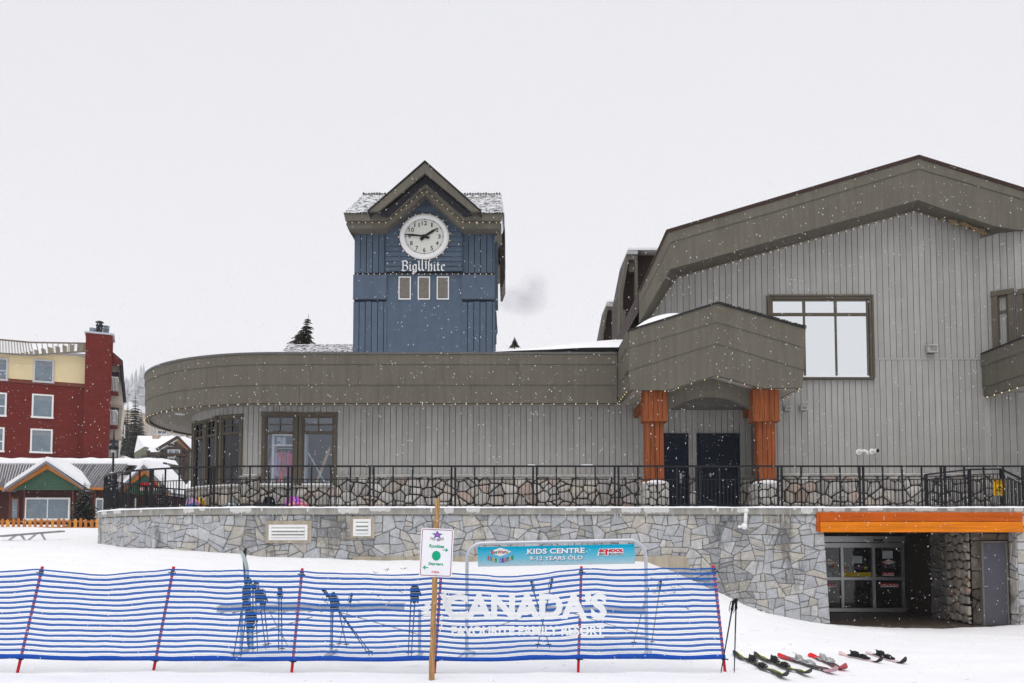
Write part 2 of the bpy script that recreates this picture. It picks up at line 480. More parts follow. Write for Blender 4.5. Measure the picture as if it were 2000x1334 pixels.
def glassmat(name, tint=(.9, .95, 1), refl=.12, rough=.03):
    m = bpy.data.materials.new(name); m.use_nodes = True; nt = m.node_tree; nt.nodes.clear()
    t = nt.nodes.new('ShaderNodeBsdfTransparent'); t.inputs[0].default_value = (*tint, 1)
    g = nt.nodes.new('ShaderNodeBsdfGlossy'); g.inputs['Roughness'].default_value = rough; g.inputs[0].default_value = (.9, .93, 1, 1)
    mi = nt.nodes.new('ShaderNodeMixShader'); mi.inputs[0].default_value = refl
    o = nt.nodes.new('ShaderNodeOutputMaterial')
    nt.links.new(t.outputs[0], mi.inputs[1]); nt.links.new(g.outputs[0], mi.inputs[2]); nt.links.new(mi.outputs[0], o.inputs[0])
    return m
MS = mat('snow', (.85, .856, .88), .75, .03, 1.2, .55, 9, fine=.01, spec=.25, rv=0)
M_SID = mat('grey_siding', (.355, .348, .328), .75, .07, 2, .15, 80, drip=.09, fine=.04, attr='mul')
M_GRV = mat('groove_dark', (.15, .146, .133), .9, .1)
M_TAU = mat('taupe_fascia', (.133, .122, .098), .72, .09, 1.2, .12, 70, drip=.12, fine=.06, attr='mul')
M_TRIM = mat('dark_taupe_trim', (.105, .09, .070), .65, .1, 3, .1, 60, fine=.05)
M_SOF = mat('soffit_board', (.33, .305, .265), .8, .06, 3, .1, 60)
M_BRN = mat('brown_metal_flashing', (.042, .024, .019), .5, .15, 3)
M_BLU = mat('blue_clapboard', (.088, .120, .168), .75, .10, 2, .2, 70, drip=.06, fine=.06, attr='mul')
M_BLD = mat('blue_shadow_gap', (.012, .018, .03), .8, .1)
M_CED = mat('orange_stained_cedar', (.25, .072, .024), .65, .38, 4, .3, 40, stretch=(5, 5, .35), drip=.22, fine=.1, attr='mul')
M_BM1 = mat('beam_dark_orange', (.50, .095, .006), .5, .34, 2.2, .15, 40, stretch=(.35, 2, 5), fine=.05)
M_BM2 = mat('beam_light_orange', (.68, .19, .006), .5, .30, 2.2, .15, 40, stretch=(.35, 2, 5), fine=.05)
M_NAVY = mat('navy_door_paint', (.009, .014, .028), .6, .1, 3, .05)
M_IRON = mat('black_iron', (.008, .009, .013), .5, .2, 5, metal=.0, spec=.25)
M_WHT = mat('white_paint', (.80, .80, .79), .5, .04, 3)
M_BLK = mat('black_plastic', (.012, .012, .013), .5, .2, 9)
M_ATT = mat('printed_paint', (1, 1, 1), .5, .03, 5, attr=True)
M_ASH = mat('granite_ashlar', (1, 1, 1), .85, .22, 6, .9, 35, attr=True, fine=.30)
def add_stains(m, lo=.56, hi=.68, amt=.5, sc=(.9, .9, .45), seed=0.0):
    nt = m.node_tree; b = nt.nodes['Principled BSDF']; src = b.inputs['Base Color'].links[0].from_socket
    t_ = nt.nodes.new('ShaderNodeTexCoord'); mp = nt.nodes.new('ShaderNodeMapping'); mp.inputs['Scale'].default_value = sc; mp.inputs['Location'].default_value = (seed, seed, seed)
    n_ = nt.nodes.new('ShaderNodeTexNoise'); n_.inputs['Scale'].default_value = 1.3; n_.inputs['Detail'].default_value = 9; n_.inputs['Roughness'].default_value = .7
    nt.links.new(t_.outputs['Object'], mp.inputs['Vector']); nt.links.new(mp.outputs[0], n_.inputs['Vector'])
    r_ = nt.nodes.new('ShaderNodeMapRange'); r_.inputs['From Min'].default_value = lo; r_.inputs['From Max'].default_value = hi; r_.inputs['To Min'].default_value = 1; r_.inputs['To Max'].default_value = 1 - amt
    nt.links.new(n_.outputs['Fac'], r_.inputs['Value'])
    x = nt.nodes.new('ShaderNodeMix'); x.data_type = 'RGBA'; x.blend_type = 'MULTIPLY'; x.inputs[0].default_value = 1
    nt.links.new(src, x.inputs[6]); nt.links.new(r_.outputs[0], x.inputs[7]); nt.links.new(x.outputs[2], b.inputs['Base Color'])
add_stains(M_ASH, .54, .64, .55); add_stains(M_ASH, .60, .68, -.28, (1.6, 1.6, .25), 7.3)
M_RIV = mat('river_stone', (1, 1, 1), .8, .18, 7, .5, 45, attr=True, fine=.12)
M_MOR = mat('grey_mortar', (.20, .195, .175), .95, .15, 6, .4, 50)
M_MOD = mat('dark_mortar', (.045, .038, .030), .95, .2, 6, .4, 50)
M_CON = mat('weathered_concrete', (.33, .32, .29), .9, .15, 2.5, .3, 40, drip=.25, fine=.08)
M_TAN = mat('tan_concrete', (.42, .37, .29), .9, .12, 2.5, .3, 40, drip=.2, fine=.08)
M_ALU = mat('brushed_aluminium', (.42, .42, .43), .35, .06, 4, metal=.8)
M_GALV = mat('galvanised_pipe', (.58, .60, .64), .4, .1, 8, metal=.45)
M_SHG = mat('dark_shingle', (.035, .033, .034), .9, .3, 12, .5, 40)
M_GLS = glassmat('window_glass', (.92, .95, .98), .085)
M_MIR = mat('sky_reflecting_glass', (.93, .965, .97), .04, .01, 1, metal=1, rv=0)
M_WIN = mat('dark_window_glass', (.03, .045, .06), .06, .3, 2, spec=1.0, coat=1, rv=.0)
M_WBL = mat('blue_grey_window_glass', (.10, .15, .19), .08, .3, 1.5, spec=1.0, coat=1, rv=0)
# ================================================================= GROUND
def lerp_table(T, x):
    if x <= T[0][0]: return T[0][1]
    for (a, b), (c, d) in zip(T, T[1:]):
        if x <= c:
            t = (x - a) / (c - a); t = t * t * (3 - 2 * t) * .5 + t * .5
            return b + (d - b) * t
    return T[-1][1]
DW = 21.4
def zpy(py, D): return P(1000, py, D).z
HT = [(-30, 1.55), (-14.3, 1.40), (-9, 1.33), (-8, 1.28)] + [((px - 1000) / F * DW, zpy(py, DW)) for px, py in
      [(470, 1082), (520, 1087), (600, 1090), (700, 1094), (1000, 1097), (1210, 1094), (1255, 1097), (1300, 1111), (1350, 1137), (1385, 1161), (1415, 1178), (1460, 1192), (1530, 1206), (1600, 1217), (1700, 1224), (1830, 1229), (1900, 1226), (2000, 1222), (2300, 1222)]]
from mathutils import noise as mn
def ground_z(x, y):
    h = lerp_table(HT, x + (0.9 * math.sin(y * .5) * 0 if y > 20 else 0))
    t = (y - 11.3) / (DW - .25 - 11.3); t = max(0, min(1, t))
    t = t * t * (3 - 2 * t) * .35 + t * .65
    z = h * t
    if x < -5 and y > DW: z += (y - DW) * .03 * min(1, (-5 - x) / 4)
    if y > 60: z = max(z, 0) 
    a = .045 if y > 11 else .025
    z += a * (mn.noise(Vector((x * .45, y * .45, 0)))) + .026 * mn.noise(Vector((x * 1.3, y * 2.4, 3))) + .012 * mn.noise(Vector((x * 5, y * 5, 7)))
    # a pit under the building on the right where the entrance floor lies
    if x > 6.5 and y > DW + .18: z -= .9 * min(1, (y - DW - .18) / .35)
    elif x > -6.2 and y > DW + .5: z = min(z, .5)
    return z
def axis(parts):
    out = [parts[0][0]]
    for a, b, st_ in parts:
        n = max(1, round((b - a) / st_))
        out += [a + (b - a) * (i + 1) / n for i in range(n)]
    return out
gx = axis([(-3600, -200, 200), (-200, -60, 14), (-60, -20, 1.5), (-20, 20, .16), (20, 60, 3), (60, 200, 14), (200, 2000, 200)])
gy = axis([(-300, -40, 40), (-40, 4, 4), (4, 24, .14), (24, 60, 1.0), (60, 160, 8), (160, 4000, 120)])
mb = MB(); mb.smooth = True
nx, ny = len(gx), len(gy)
mb.add([(x, y, ground_z(x, y)) for y in gy for x in gx],
       [[j * nx + i, j * nx + i + 1, (j + 1) * nx + i + 1, (j + 1) * nx + i] for j in range(ny - 1) for i in range(nx - 1)])
g = mb.build('snow_ground', MS); tag(g, kind='structure')
# hills far behind, snow and dark forest
def hill(name, x0, x1, y0, y1, h, seed, col, peak):
    mb = MB(); mb.smooth = True; nx = 90; ny = 26
    vs = []
    for j in range(ny + 1):
        for i in range(nx + 1):
            x = x0 + (x1 - x0) * i / nx; y = y0 + (y1 - y0) * j / ny
            e = math.sin(math.pi * min(1, max(0, j / ny)) * .5) * math.exp(-((x - peak) / ((x1 - x0) * .33)) ** 2)
            vs.append((x, y, -4 + h * e * (1 + .35 * mn.noise(Vector((x * .012, y * .012, seed))) + .06 * mn.noise(Vector((x * .08, y * .08, seed))))))
    mb.add(vs, [[j * (nx + 1) + i, j * (nx + 1) + i + 1, (j + 1) * (nx + 1) + i + 1, (j + 1) * (nx + 1) + i] for j in range(ny) for i in range(nx)])
    o = mb.build(name, col); tag(o, kind='structure'); return o
M_HILL = mat('snowy_forest_hill', (.42, .44, .47), .95, .75, .08, fine=.0, rv=0)
hill('hill', -3000, 600, 2300, 3400, 580, 5, M_HILL, -1330)

# ================================================================= TERRACE RETAINING WALL
deck = Path(ell(-6.4, 28.5, 7.1, 28.5 - DW, 125, 0, 60) + [(-6.4 + (18.0 + 6.4) * i / 40, DW) for i in range(1, 41)])
S_FR = [i for i, p in enumerate(deck.p) if abs(p.x + 6.4) < 1e-6][0]; S_FR = deck.L[S_FR]     # arc position where the straight front starts
def S_X(x): return S_FR + (x + 6.4)
ZC1 = zpy(991, DW); ZC0 = zpy(1005, DW)      # coping top / bottom
ZF = ZC1 - .06
t = thing('retaining_wall', 'grey granite retaining wall under the terrace, curved at its left end', 'wall', (0, DW + .3, 0))
mb = MB()
XE = PZ(1610, DW)
band(mb, deck, 2.0, S_X(XE - .12), -1.2, ZC0, -.45, 0)
mb.build('wall_core', M_MOR, t)
def dmap(s, z, o):
    q = deck.at(s, o); return (q.x, q.y, z)
PAL = [(.42, .43, .445), (.46, .465, .475), (.39, .40, .42), (.49, .49, .485), (.45, .435, .41), (.47, .445, .40), (.42, .435, .455), (.44, .45, .46)]
drk = [(PZ(482, DW), .22), (PZ(705, DW), .2), (PZ(1150, DW), .18), (PZ(1400, DW), .3), (PZ(1075, DW), .12), (PZ(1450, DW), .22), (PZ(1195, DW), .15)]
def isdark(s, z):
    x = s - S_FR - 6.4
    return any(abs(x - a) < w * (1.0 + .5 * math.sin(z * 4 + a)) for a, w in drk)
mb = MB()
pe = P(1622, 1222, DW)
ax, az, bx, bz = PZ(1608, DW), ZC0, pe.x, pe.z
# slanted right edge of the wall at the entrance:  keep left of the line a-b
nxl, nzl = (az - bz), (bx - ax)
off = S_X(0)
stones(mb, 2.0, S_X(bx), -1.0, ZC0 - .01, .31, .225, dmap, .013, .026, 0, .36, PAL,
       clips=[(nxl, nzl, nxl * (ax + off) + nzl * az)], rng=random.Random(11), split=.34, dark=isdark, lum=.09)
mb.build('granite_block_facing', M_ASH, t)
# slanted return core
mb = MB(); mb.prism([(XE - .12, -1.2), (bx - .01, -1.2), (bx - .01, bz), (ax - .01, az), (XE - .12, az)], DW + .001, DW + .6); mb.build('wall_end', M_MOR, t)
mb = MB(); band(mb, deck, 0, deck.len, ZC0, ZC1 - .02, -.5, .07); mb.build('coping', M_CON, t)
# frozen drip patches on the coping face
mb = MB(); mb.smooth = True
rg = random.Random(5)
s = .5
while s < deck.len - .5:
    w = rg.uniform(.06, .7) if rg.random() < .5 else rg.uniform(.02, .1); h = rg.uniform(.35, .95) * (ZC1 - ZC0 - .02)
    if rg.random() < .55:
        n = max(2, int(w / .04)); vs = []; fs = []
        for i in range(n + 1):
            q = deck.at(s + w * i / n, .0705); q2 = deck.at(s + w * i / n, .079)
            zl = ZC1 - .02 - h * (rg.uniform(.7, 1.1) if 0 < i < n else .5)
            vs += [(q2.x, q2.y, ZC1 - .02), (q2.x, q2.y, zl), (q.x, q.y, zl - .01)]
        for i in range(n):
            k = i * 3; fs += [[k, k + 1, k + 4, k + 3], [k + 1, k + 2, k + 5, k + 4]]
        mb.add(vs, fs)
    s += w + rg.uniform(.05, .35)
mb.build('frost_patches', mat('frost', (.62, .62, .60), .6, .12, 12, .3, 50), t)
# snow lying on coping
mb = MB(); mb.smooth = True
n = int(deck.len / .12); vs = []; fs = []
for i in range(n + 1):
    s = deck.len * i / n; h = .045 + .02 * mn.noise(Vector((s * 1.1, 0, 0))) + .012 * mn.noise(Vector((s * 5, 2, 0)))
    for o_, z_ in ((.095, ZC1 - .022), (.09, ZC1 - .02 + h * .5), (.06, ZC1 - .02 + h * .95), (-.25, ZC1 - .02 + h), (-.8, ZC1 - .02 + h * .7), (-.85, ZC1 - .03)):
        q = deck.at(s, o_); vs.append((q.x, q.y, z_))
for i in range(n):
    for j in range(5): fs.append([i * 6 + j, i * 6 + 6 + j, i * 6 + 7 + j, i * 6 + 1 + j])
mb.add(vs, fs); mb.build('coping_snow', MS, t)
# icicles
mb = MB(); 
for k in range(60):
    s = rg.uniform(4, deck.len - 6); q = deck.at(s, .085); L = rg.uniform(.04, .16)
    mb.tube([(q.x, q.y, ZC0 + .02), (q.x, q.y, ZC0 - L)], [.009, .002], 5)
mb.build('icicles', mat('ice', (.75, .8, .83), .1, .02, 3, spec=.8, alpha=.7), t)
# concrete footing strip peeping out above the snow
mb = MB(); x0 = PZ(690, DW); x1 = PZ(1350, DW)
mb.prism([(x0, .3), (x1, .3), (x1, P(1345, 1120, DW).z), (P(1338, 1088, DW).x, zpy(1086, DW)), (x0, zpy(1087, DW))], DW - .07, DW + .02); mb.build('footing', M_TAN, t)
# terrace slab
mb = MB(); slab = [deck.at(deck.len * i / 60, -.3) for i in range(61)]
vs = [(p.x, p.y, ZF) for p in slab] + [(18, 36, ZF), (-8, 36, ZF)]
vs2 = [(x, y, ZC0 + .01) for x, y, z in vs]
m_ = len(vs); mb.add(vs + vs2, [list(range(m_)), list(range(2 * m_ - 1, m_ - 1, -1))] + [[i, i + m_, (i + 1) % m_ + m_, (i + 1) % m_] for i in range(m_)])
mb.build('terrace_slab', M_CON, t)
mb = MB(); mb.smooth = True
vs = []; fs = []; kx, ky = 70, 12
mb.add([(x, y, ZF + .035 + .012 * mn.noise(Vector((x * 2, y * 2, 0)))) for y in (DW + .3, DW + 1.2, DW + 2.4, DW + 4) for x in [-6.2 + i * .4 for i in range(60)]],
       [[j * 60 + i, j * 60 + i + 1, j * 60 + 61 + i, j * 60 + 60 + i] for j in range(3) for i in range(59)])
mb.build('terrace_snow', MS, t)

# wall vents with concrete surrounds
for nm, lab, a, b, fr in (('wall_vent', 'wide white louvred vent in a concrete surround low in the granite wall', (518, 1017), (608, 1061), (527, 1027, 598, 1053)),
                      ('wall_vent', 'small square white louvred vent in a concrete surround', (684, 1009), (731, 1051), (692, 1016, 722, 1045))):
    c0 = P(a[0], a[1], DW - .06); c1 = P(b[0], b[1], DW - .06)
    v = thing(nm, lab, 'vent', (c0.x, DW, c1.z), 'vents in the granite wall')
    mb = MB(); mb.bbox(c0.x, c1.x, DW - .06, DW + .05, c1.z, c0.z, .012); mb.build('surround', M_TAN, v)
    f0 = P(fr[0], fr[1], DW - .08); f1 = P(fr[2], fr[3], DW - .08)
    mb = MB(); w = .045
    mb.bbox(f0.x - .03, f1.x + .03, DW - .085, DW - .06, f1.z - .03, f1.z + w, .006); mb.bbox(f0.x - .03, f1.x + .03, DW - .085, DW - .06, f0.z - w, f0.z + .03, .006)
    mb.bbox(f0.x - .03, f0.x + w, DW - .084, DW - .06, f1.z + w, f0.z - w); mb.bbox(f1.x - w, f1.x + .03, DW - .084, DW - .06, f1.z + w, f0.z - w)
    mb.build('frame', M_WHT, v)
    mb = MB(); mb.box(f0.x + w, f1.x - w, DW - .064, DW - .0605, f1.z + w, f0.z - w); mb.build('backing', M_GRV, v)
    n = 3; mb = MB(); hh = (f0.z - f1.z - 2 * w) / n
    for i in range(n):
        z = f1.z + w + hh * i
        mb.add([(f0.x + w, DW - .105, z + .01), (f1.x - w, DW - .105, z + .01), (f1.x - w, DW - .065, z + hh * .82), (f0.x + w, DW - .065, z + hh * .82)], [[0, 1, 2, 3]])
        mb.box(f0.x + w, f1.x - w, DW - .107, DW - .10, z, z + .02)
    mb.build('louvre', M_WHT, v)
# white pipe / lamp fixture on the wall
v = thing('wall_pipe', 'white capped pipe bracket on the granite wall left of the orange beam', 'pipe', P(1452, 1035, DW - .1))
a = P(1457, 998, DW - .14); b = P(1455, 1028, DW - .14)
mb = MB(); mb.smooth = True; mb.tube([a, a.lerp(b, .5), b], .045, 10); mb.ball(a, .07, 10, 6); mb.build('pipe', M_WHT, v)
mb = MB(); mb.smooth = True; mb.ball(b + Vector((-.02, 0, 0)), .085, 12, 7); q = P(1444, 1029, DW - .14); mb.tube([b, q], .03, 8); mb.ball(q, .045, 8, 5); mb.build('elbow', M_WHT, v)
mb = MB(); mb.box(a.x - .09, a.x + .02, DW - .08, DW - .03, a.z - .03, a.z + .06); mb.build('bracket', M_WHT, v)

# orange timber beam over the entrance
BY = DW - .13
v = thing('timber_beam', 'bright orange double timber beam over the glass entrance', 'beam', P(1600, 1040, BY))
x0 = P(1602, 1020, BY).x; x1 = P(1998, 1020, BY).x
zt, zm, zb = P(1800, 1000.5, BY).z, P(1800, 1018.5, BY).z, P(1800, 1039.5, BY).z
mb = MB(); mb.bbox(x0, x1, BY, DW + .2, zm + .006, zt, .008); mb.build('upper_board', M_BM1, v)
mb = MB(); mb.bbox(x0, x1, BY - .012, DW + .2, zb, zm - .006, .008); mb.build('lower_board', M_BM2, v)
mb = MB(); mb.bbox(x0 - .07, x0 - .004, BY + .02, DW + .2, zb + .02, zt, .008); mb.build('end_board', M_BM1, v)
mb = MB(); mb.box(x0, x1, DW + .01, DW + .3, zm - .006, zm + .006)
# ---- entrance recess
ZFL = zpy(1223, DW + .1)
DB = 25.5
v = thing('entrance_recess', 'shadowed stone entrance recess below the terrace beside the sliding doors', 'entrance', (11, DW + 1, ZFL))
DD = 21.75
XR = PZ(1893, DD)
mb = MB(); mb.box(6.5, 17, DW + .15, DB + .6, ZFL - .3, ZFL); mb.build('floor', mat('wet_brown_floor', (.075, .058, .045), .35, .35, 2.5, .3, 30, stretch=(.6, 3, 1)), v)
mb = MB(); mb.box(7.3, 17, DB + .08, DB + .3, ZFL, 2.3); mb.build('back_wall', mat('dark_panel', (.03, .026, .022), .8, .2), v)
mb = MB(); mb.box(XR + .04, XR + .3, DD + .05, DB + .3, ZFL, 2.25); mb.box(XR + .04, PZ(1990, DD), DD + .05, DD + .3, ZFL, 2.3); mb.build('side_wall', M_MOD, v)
mb = MB()
def smap(s, z, o): return (XR + .04 - o, s, z)
pal_shade = [(a * .40, b * .38, c * .36) for a, b, c in PAL]  # granite tones cut down, shade under the terrace put into the colour
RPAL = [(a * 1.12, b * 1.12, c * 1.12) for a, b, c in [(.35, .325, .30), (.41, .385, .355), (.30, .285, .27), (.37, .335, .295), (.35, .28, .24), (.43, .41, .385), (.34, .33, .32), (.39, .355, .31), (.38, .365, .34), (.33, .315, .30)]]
stones(mb, 22.95, 23.85, ZFL, 2.2, .36, .28, lambda s, z, o: (XR + .04 - o, 46.8 - s, z), .02, .03, 0, .36, pal_shade, rng=random.Random(4))
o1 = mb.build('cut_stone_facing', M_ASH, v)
mb = MB(); stones(mb, DD + .05, 22.95, ZFL, 2.2, .26, .24, lambda s, z, o: (XR + .04 - o, DD + 23.0 - s, z), .035, .07, 2, .33, [(a * .72, b * .68, c * .62) for a, b, c in RPAL], rng=random.Random(8))  # river stones darkened as well, recess shade carried by the palette
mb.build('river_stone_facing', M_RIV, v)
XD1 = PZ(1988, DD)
mb = MB(); stones(mb, XR + .05, PZ(1916, DD), ZFL, 1.7, .34, .3, lambda s, z, o: (s, DD + .05 - o, z), .02, .03, 0, .36, [(.12, .10, .085), (.14, .115, .095), (.1, .088, .075)], rng=random.Random(4))  # dark brown palette holds the shade beneath the slab
stones(mb, PZ(1967, DD), XD1, ZFL, 1.7, .3, .3, lambda s, z, o: (s, DD + .05 - o, z), .02, .03, 0, .36, pal_shade, rng=random.Random(6))
stones(mb, XR + .05, XD1, 1.58, 2.1, .5, .28, lambda s, z, o: (s, DD + .05 - o, z), .02, .03, 0, .36, [(.13, .105, .085), (.15, .12, .095)], rng=random.Random(6))  # shade over the door put into these brown tones too
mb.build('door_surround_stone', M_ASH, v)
# grey service door
mb = MB(); d0 = P(1917, 1060, DD); d1 = P(1966, 1223, DD)
mb.bbox(d0.x, d1.x, DD - .05, DD + .04, ZFL, d0.z, .01); dd = mb.build('door', mat('grey_steel_door', (.085, .085, .105), .5, .08, 3, .1), v)
mb = MB(); mb.box(d0.x - .04, d0.x, DD - .07, DD + .04, ZFL, d0.z + .04); mb.box(d1.x, d1.x + .04, DD - .07, DD + .04, ZFL, d0.z + .04); mb.box(d0.x, d1.x, DD - .07, DD + .04, d0.z, d0.z + .04); mb.build('frame', M_GRV, dd)
mb = MB(); q = P(1922, 1145, DD - .09); mb.tube([q, q + Vector((.09, -.02, 0))], .012, 6); mb.build('handle', M_ALU, dd)
# front wall right of entrance
XQ = PZ(1985, DW)
mb = MB(); mb.box(XQ + .02, 18, DW, DW + .5, -1.2, ZC0); mb.build('right_wall_core', M_MOR, v)
mb = MB(); stones(mb, XQ, 18, -1.0, ZC0 - .01, .45, .32, lambda s, z, o: (s, DW - o, z), .022, .03, 0, .36, PAL, rng=random.Random(14))
stones(mb, DW, DD, ZFL, ZC0 - .3, .45, .32, lambda s, z, o: (XQ + .02 - o, DW + DD - s, z), .022, .03, 0, .36, PAL, rng=random.Random(15))
mb.build('right_wall_facing', M_ASH, v)
# sliding glass doors
v = thing('sliding_doors', 'aluminium framed glass sliding doors with logo stickers under the terrace', 'door', (P(1690, 1195, DB).x, DB, ZFL))
fx0, fx1 = P(1608, 1100, DB).x - .9, P(1773, 1100, DB).x
zt = P(1700, 1047, DB).z; zbt = P(1700, 1195, DB).z
def fr(px): return P(px, 1120, DB).x
def fz(py): return P(1700, py, DB).z
mb = MB()
mb.bbox(fx0, fx1, DB - .1, DB + .05, fz(1059), zt, .008)
mb.bbox(fx0, fr(1764), DB - .07, DB + .04, fz(1070), fz(1060), .008)
mb.bbox(fx0, fr(1771), DB - .08, DB + .05, zbt, fz(1187), .008)
mb.bbox(fx0, fr(1764), DB - .065, DB + .04, fz(1133), fz(1127), .006)
for a, b in ((1640.5, 1646.5), (1702, 1708), (1761, 1765), (1769, 1774)):
    mb.bbox(fr(a), fr(b), DB - .075, DB + .045, fz(1186.8), fz(1060.2), .006)
mb.build('frame', M_ALU, v)
mb = MB(); mb.box(fr(1704), fr(1723), DB - .112, DB - .1, fz(1057), fz(1053)); mb.build('motion_sensor', M_BLK, v)
for a, b in ((1590, 1641), (1646, 1702), (1708, 1761)):
    for c, d in ((1070, 1127), (1133, 1187)):
        mb = MB(); mb.box(fr(a), fr(b), DB - .01, DB - .004, fz(d), fz(c)); mb.build('glass_pane', glassdoor if 'glassdoor' in globals() else globals().setdefault('glassdoor', mat('door_glass', (.008, .009, .011), .05, .2, 1, spec=.6, coat=0, rv=0)), v)
mb = MB(); mb.col = (.55, .38, .02); mb.box(fr(1647), fr(1701), DB - .016, DB - .012, fz(1126), fz(1117.5)); mb.build('yellow_strip', M_ATT, v)
mb = MB(); mb.col = (.5, .56, .58)
mb.box(fr(1665), fr(1684), DB - .016, DB - .012, fz(1100), fz(1086)); mb.box(fr(1724), fr(1744), DB - .016, DB - .012, fz(1091), fz(1076)); mb.box(fr(1611), fr(1624), DB - .016, DB - .012, fz(1127), fz(1118)); mb.build('paper_notice', M_ATT, v)
def small_logo(mb, cx, cz, w, y, sc=1.0):
    """little arched shop emblem: white lozenge with red words, coloured letters below"""
    h = w * .34
    mb.prism([(cx - w / 2, cz), (cx - w * .2, cz + h * .35), (cx, cz + h * .6), (cx + w * .2, cz + h * .35), (cx + w / 2, cz), (cx + w * .25, cz - h * .28), (cx, cz - h * .45), (cx - w * .25, cz - h * .28)], y - .002, y, (.85, .84, .82))
    mb.text('BigWhite', cx - w * .42, cz - h * .2, cx + w * .42, cz + h * .28, y - .003, .002, .03, (.55, .04, .06))
    letters(mb, 'KIDS CENTRE', cx, cz - h * 1.25, w * .95, h * .62, y)
LC = [(.65, .03, .03), (.03, .1, .5), (.75, .45, .02), (.03, .35, .12), (.65, .03, .03), (.4, .05, .35), (.03, .1, .5)]
def letters(mb, s, cx, z, w, h, y, arc=.5):
    n = len(s)
    for i, c in enumerate(s):
        if c == ' ': continue
        u = (i + .5) / n; x = cx - w / 2 + w * u; dz = arc * h * (2 * u - 1) ** 2 * 1.2; k = w / n * .46
        mb.text(c, x - (k * .4 if c == 'I' else k), z + dz, x + (k * .4 if c == 'I' else k), z + dz + h, y - .002, .002, .02, LC[i % 7])
mb = MB()
small_logo(mb, fr(1736), fz(1098), fr(1749) - fr(1722), DB - .014)
small_logo(mb, fr(1621), fz(1098), fr(1634) - fr(1607), DB - .014)
letters(mb, 'KIDS CENTRE', fr(1673), fz(1112), fr(1696) - fr(1650), .09, DB - .012, 0)
mb.build('logo_sticker', M_ATT, v)
mb = MB()
for a, b, y0 in ((1718, 1753, 1145), (1603, 1632, 1145), (1723, 1745, 1123)):
    mb.col = (.75, .74, .72); mb.box(fr(a) + .01, fr(b) + .01, DB - .014, DB - .012, fz(y0 + 1.5), fz(y0 - 4)); mb.text('SCHOOL', fr(a), fz(y0), fr(b), fz(y0 - 6), DB - .014, .002, .05, (.62, .02, .03), .25)
mb.build('red_sticker', M_ATT, v)
# ================================================================= CURVED PAVILION
DFa, DWa = 24.6, 25.5
XC0 = PZ(1207, DFa)
fas = Path(ell(-7.1, 30.4, 6.04, 30.4 - DFa, 130, 0, 60) + [(-7.1 + (XC0 + 7.1) * i / 24, DFa) for i in range(1, 25)])
XW1 = PZ(1500, DWa)
CX, CYW = -7.9, 30.4
wal = Path(ell(CX, CYW, 3.55, CYW - DWa, 130, 0, 60) + [(CX + (XW1 - CX) * i / 30, DWa) for i in range(1, 31)])
iW = [i for i, p in enumerate(wal.p) if abs(p.x - CX) < 1e-6][0]; S_W = wal.L[iW]
def SW(x): return S_W + (x - CX)
def fzz(py): return zpy(py, DFa)
pav = thing('shop_pavilion', 'low curved grey shop building with deep taupe fascia and stone base behind the railing', 'building', (-2, DWa, ZF))
Z = [fzz(787.5), fzz(752), fzz(712), fzz(692.5), fzz(688.5)]
# three lapped fascia boards with butt joints
for k, (z0, z1, o0) in enumerate(((Z[0], Z[1] + .02, .02), (Z[1], Z[2] + .02, .04), (Z[2], Z[3], .06))):
    mb = MB(); s = 0; L = [5.2, 4.8, 6.1][k]; s = -L * [.3, .7, .5][k]
    while s < fas.len:
        a = max(0, s); b = min(fas.len, s + L - .008)
        if b > a: band(mb, fas, a, b, z0, z1, -.06, o0, step=.25)
        s += L
    mb.build('fascia_board', M_TAU, pav)
mb = MB(); band(mb, fas, 0, fas.len, Z[3], Z[4], -.25, .085, step=.25); mb.build('metal_cap', mat('grey_cap_flashing', (.13, .125, .12), .5, .1, 3, metal=.3), pav)
mb = MB(); band(mb, fas, 0, fas.len, Z[0] - .01, Z[3] - .02, -.12, -.062, step=.3); mb.build('fascia_backing', M_GRV, pav)
# soffit boards radiate along the eave: rings of boards
zs = Z[0] + .05
mb = MB(); nS = 120
def soff(mb, f0, f1, gap=.0):
    vs = []; fs = []
    for i in range(nS + 1):
        a = fas.at(fas.len * i / nS, -.05); b = wal.at(min(wal.len, (wal.len - (XW1 - XC0)) * i / nS), -.1)
        p = a.lerp(b, f0); q = a.lerp(b, f1)
        vs += [(p.x, p.y, zs), (q.x, q.y, zs), (p.x, p.y, zs + .02), (q.x, q.y, zs + .02)]
    for i in range(nS):
        k = i * 4; fs += [[k, k + 4, k + 5, k + 1], [k + 2, k + 3, k + 7, k + 6], [k, k + 2, k + 6, k + 4], [k + 1, k + 5, k + 7, k + 3]]
    mb.add(vs, fs)
pl_ = [(p_.x, p_.y) for p_ in [fas.at(fas.len * i / 100, -.05) for i in range(101)]] + [(XC0, 36.0)]
yy = DFa - .1
while yy < 35:
    q_ = clip(clip(pl_, 0, 1, yy + .17), 0, -1, -yy)
    if len(q_) > 2: mb.add([(a_, b_, zs) for a_, b_ in q_], [list(range(len(q_)))[::-1]])
    yy += .20
mb.build('soffit', M_SOF, pav)
mb = MB()
vs = []; fs = []
for i in range(nS + 1):
    a = fas.at(fas.len * i / nS, -.05); b = wal.at(min(wal.len, (wal.len - (XW1 - XC0)) * i / nS), -.3)
    vs += [(a.x, a.y, zs + .03), (b.x, b.y, zs + .03)]
fs = [[i * 2, i * 2 + 2, i * 2 + 3, i * 2 + 1] for i in range(nS)]
mb.add(vs, fs); mb.build('soffit_backing', M_GRV, pav)
# round recessed soffit light
mb = MB(); q = P(352, 807, 27); mb.lathe([(.16, 0), (.16, .03)], (q.x, q.y, zs - .028), 14); mb.build('soffit_lamp', M_WHT, pav)
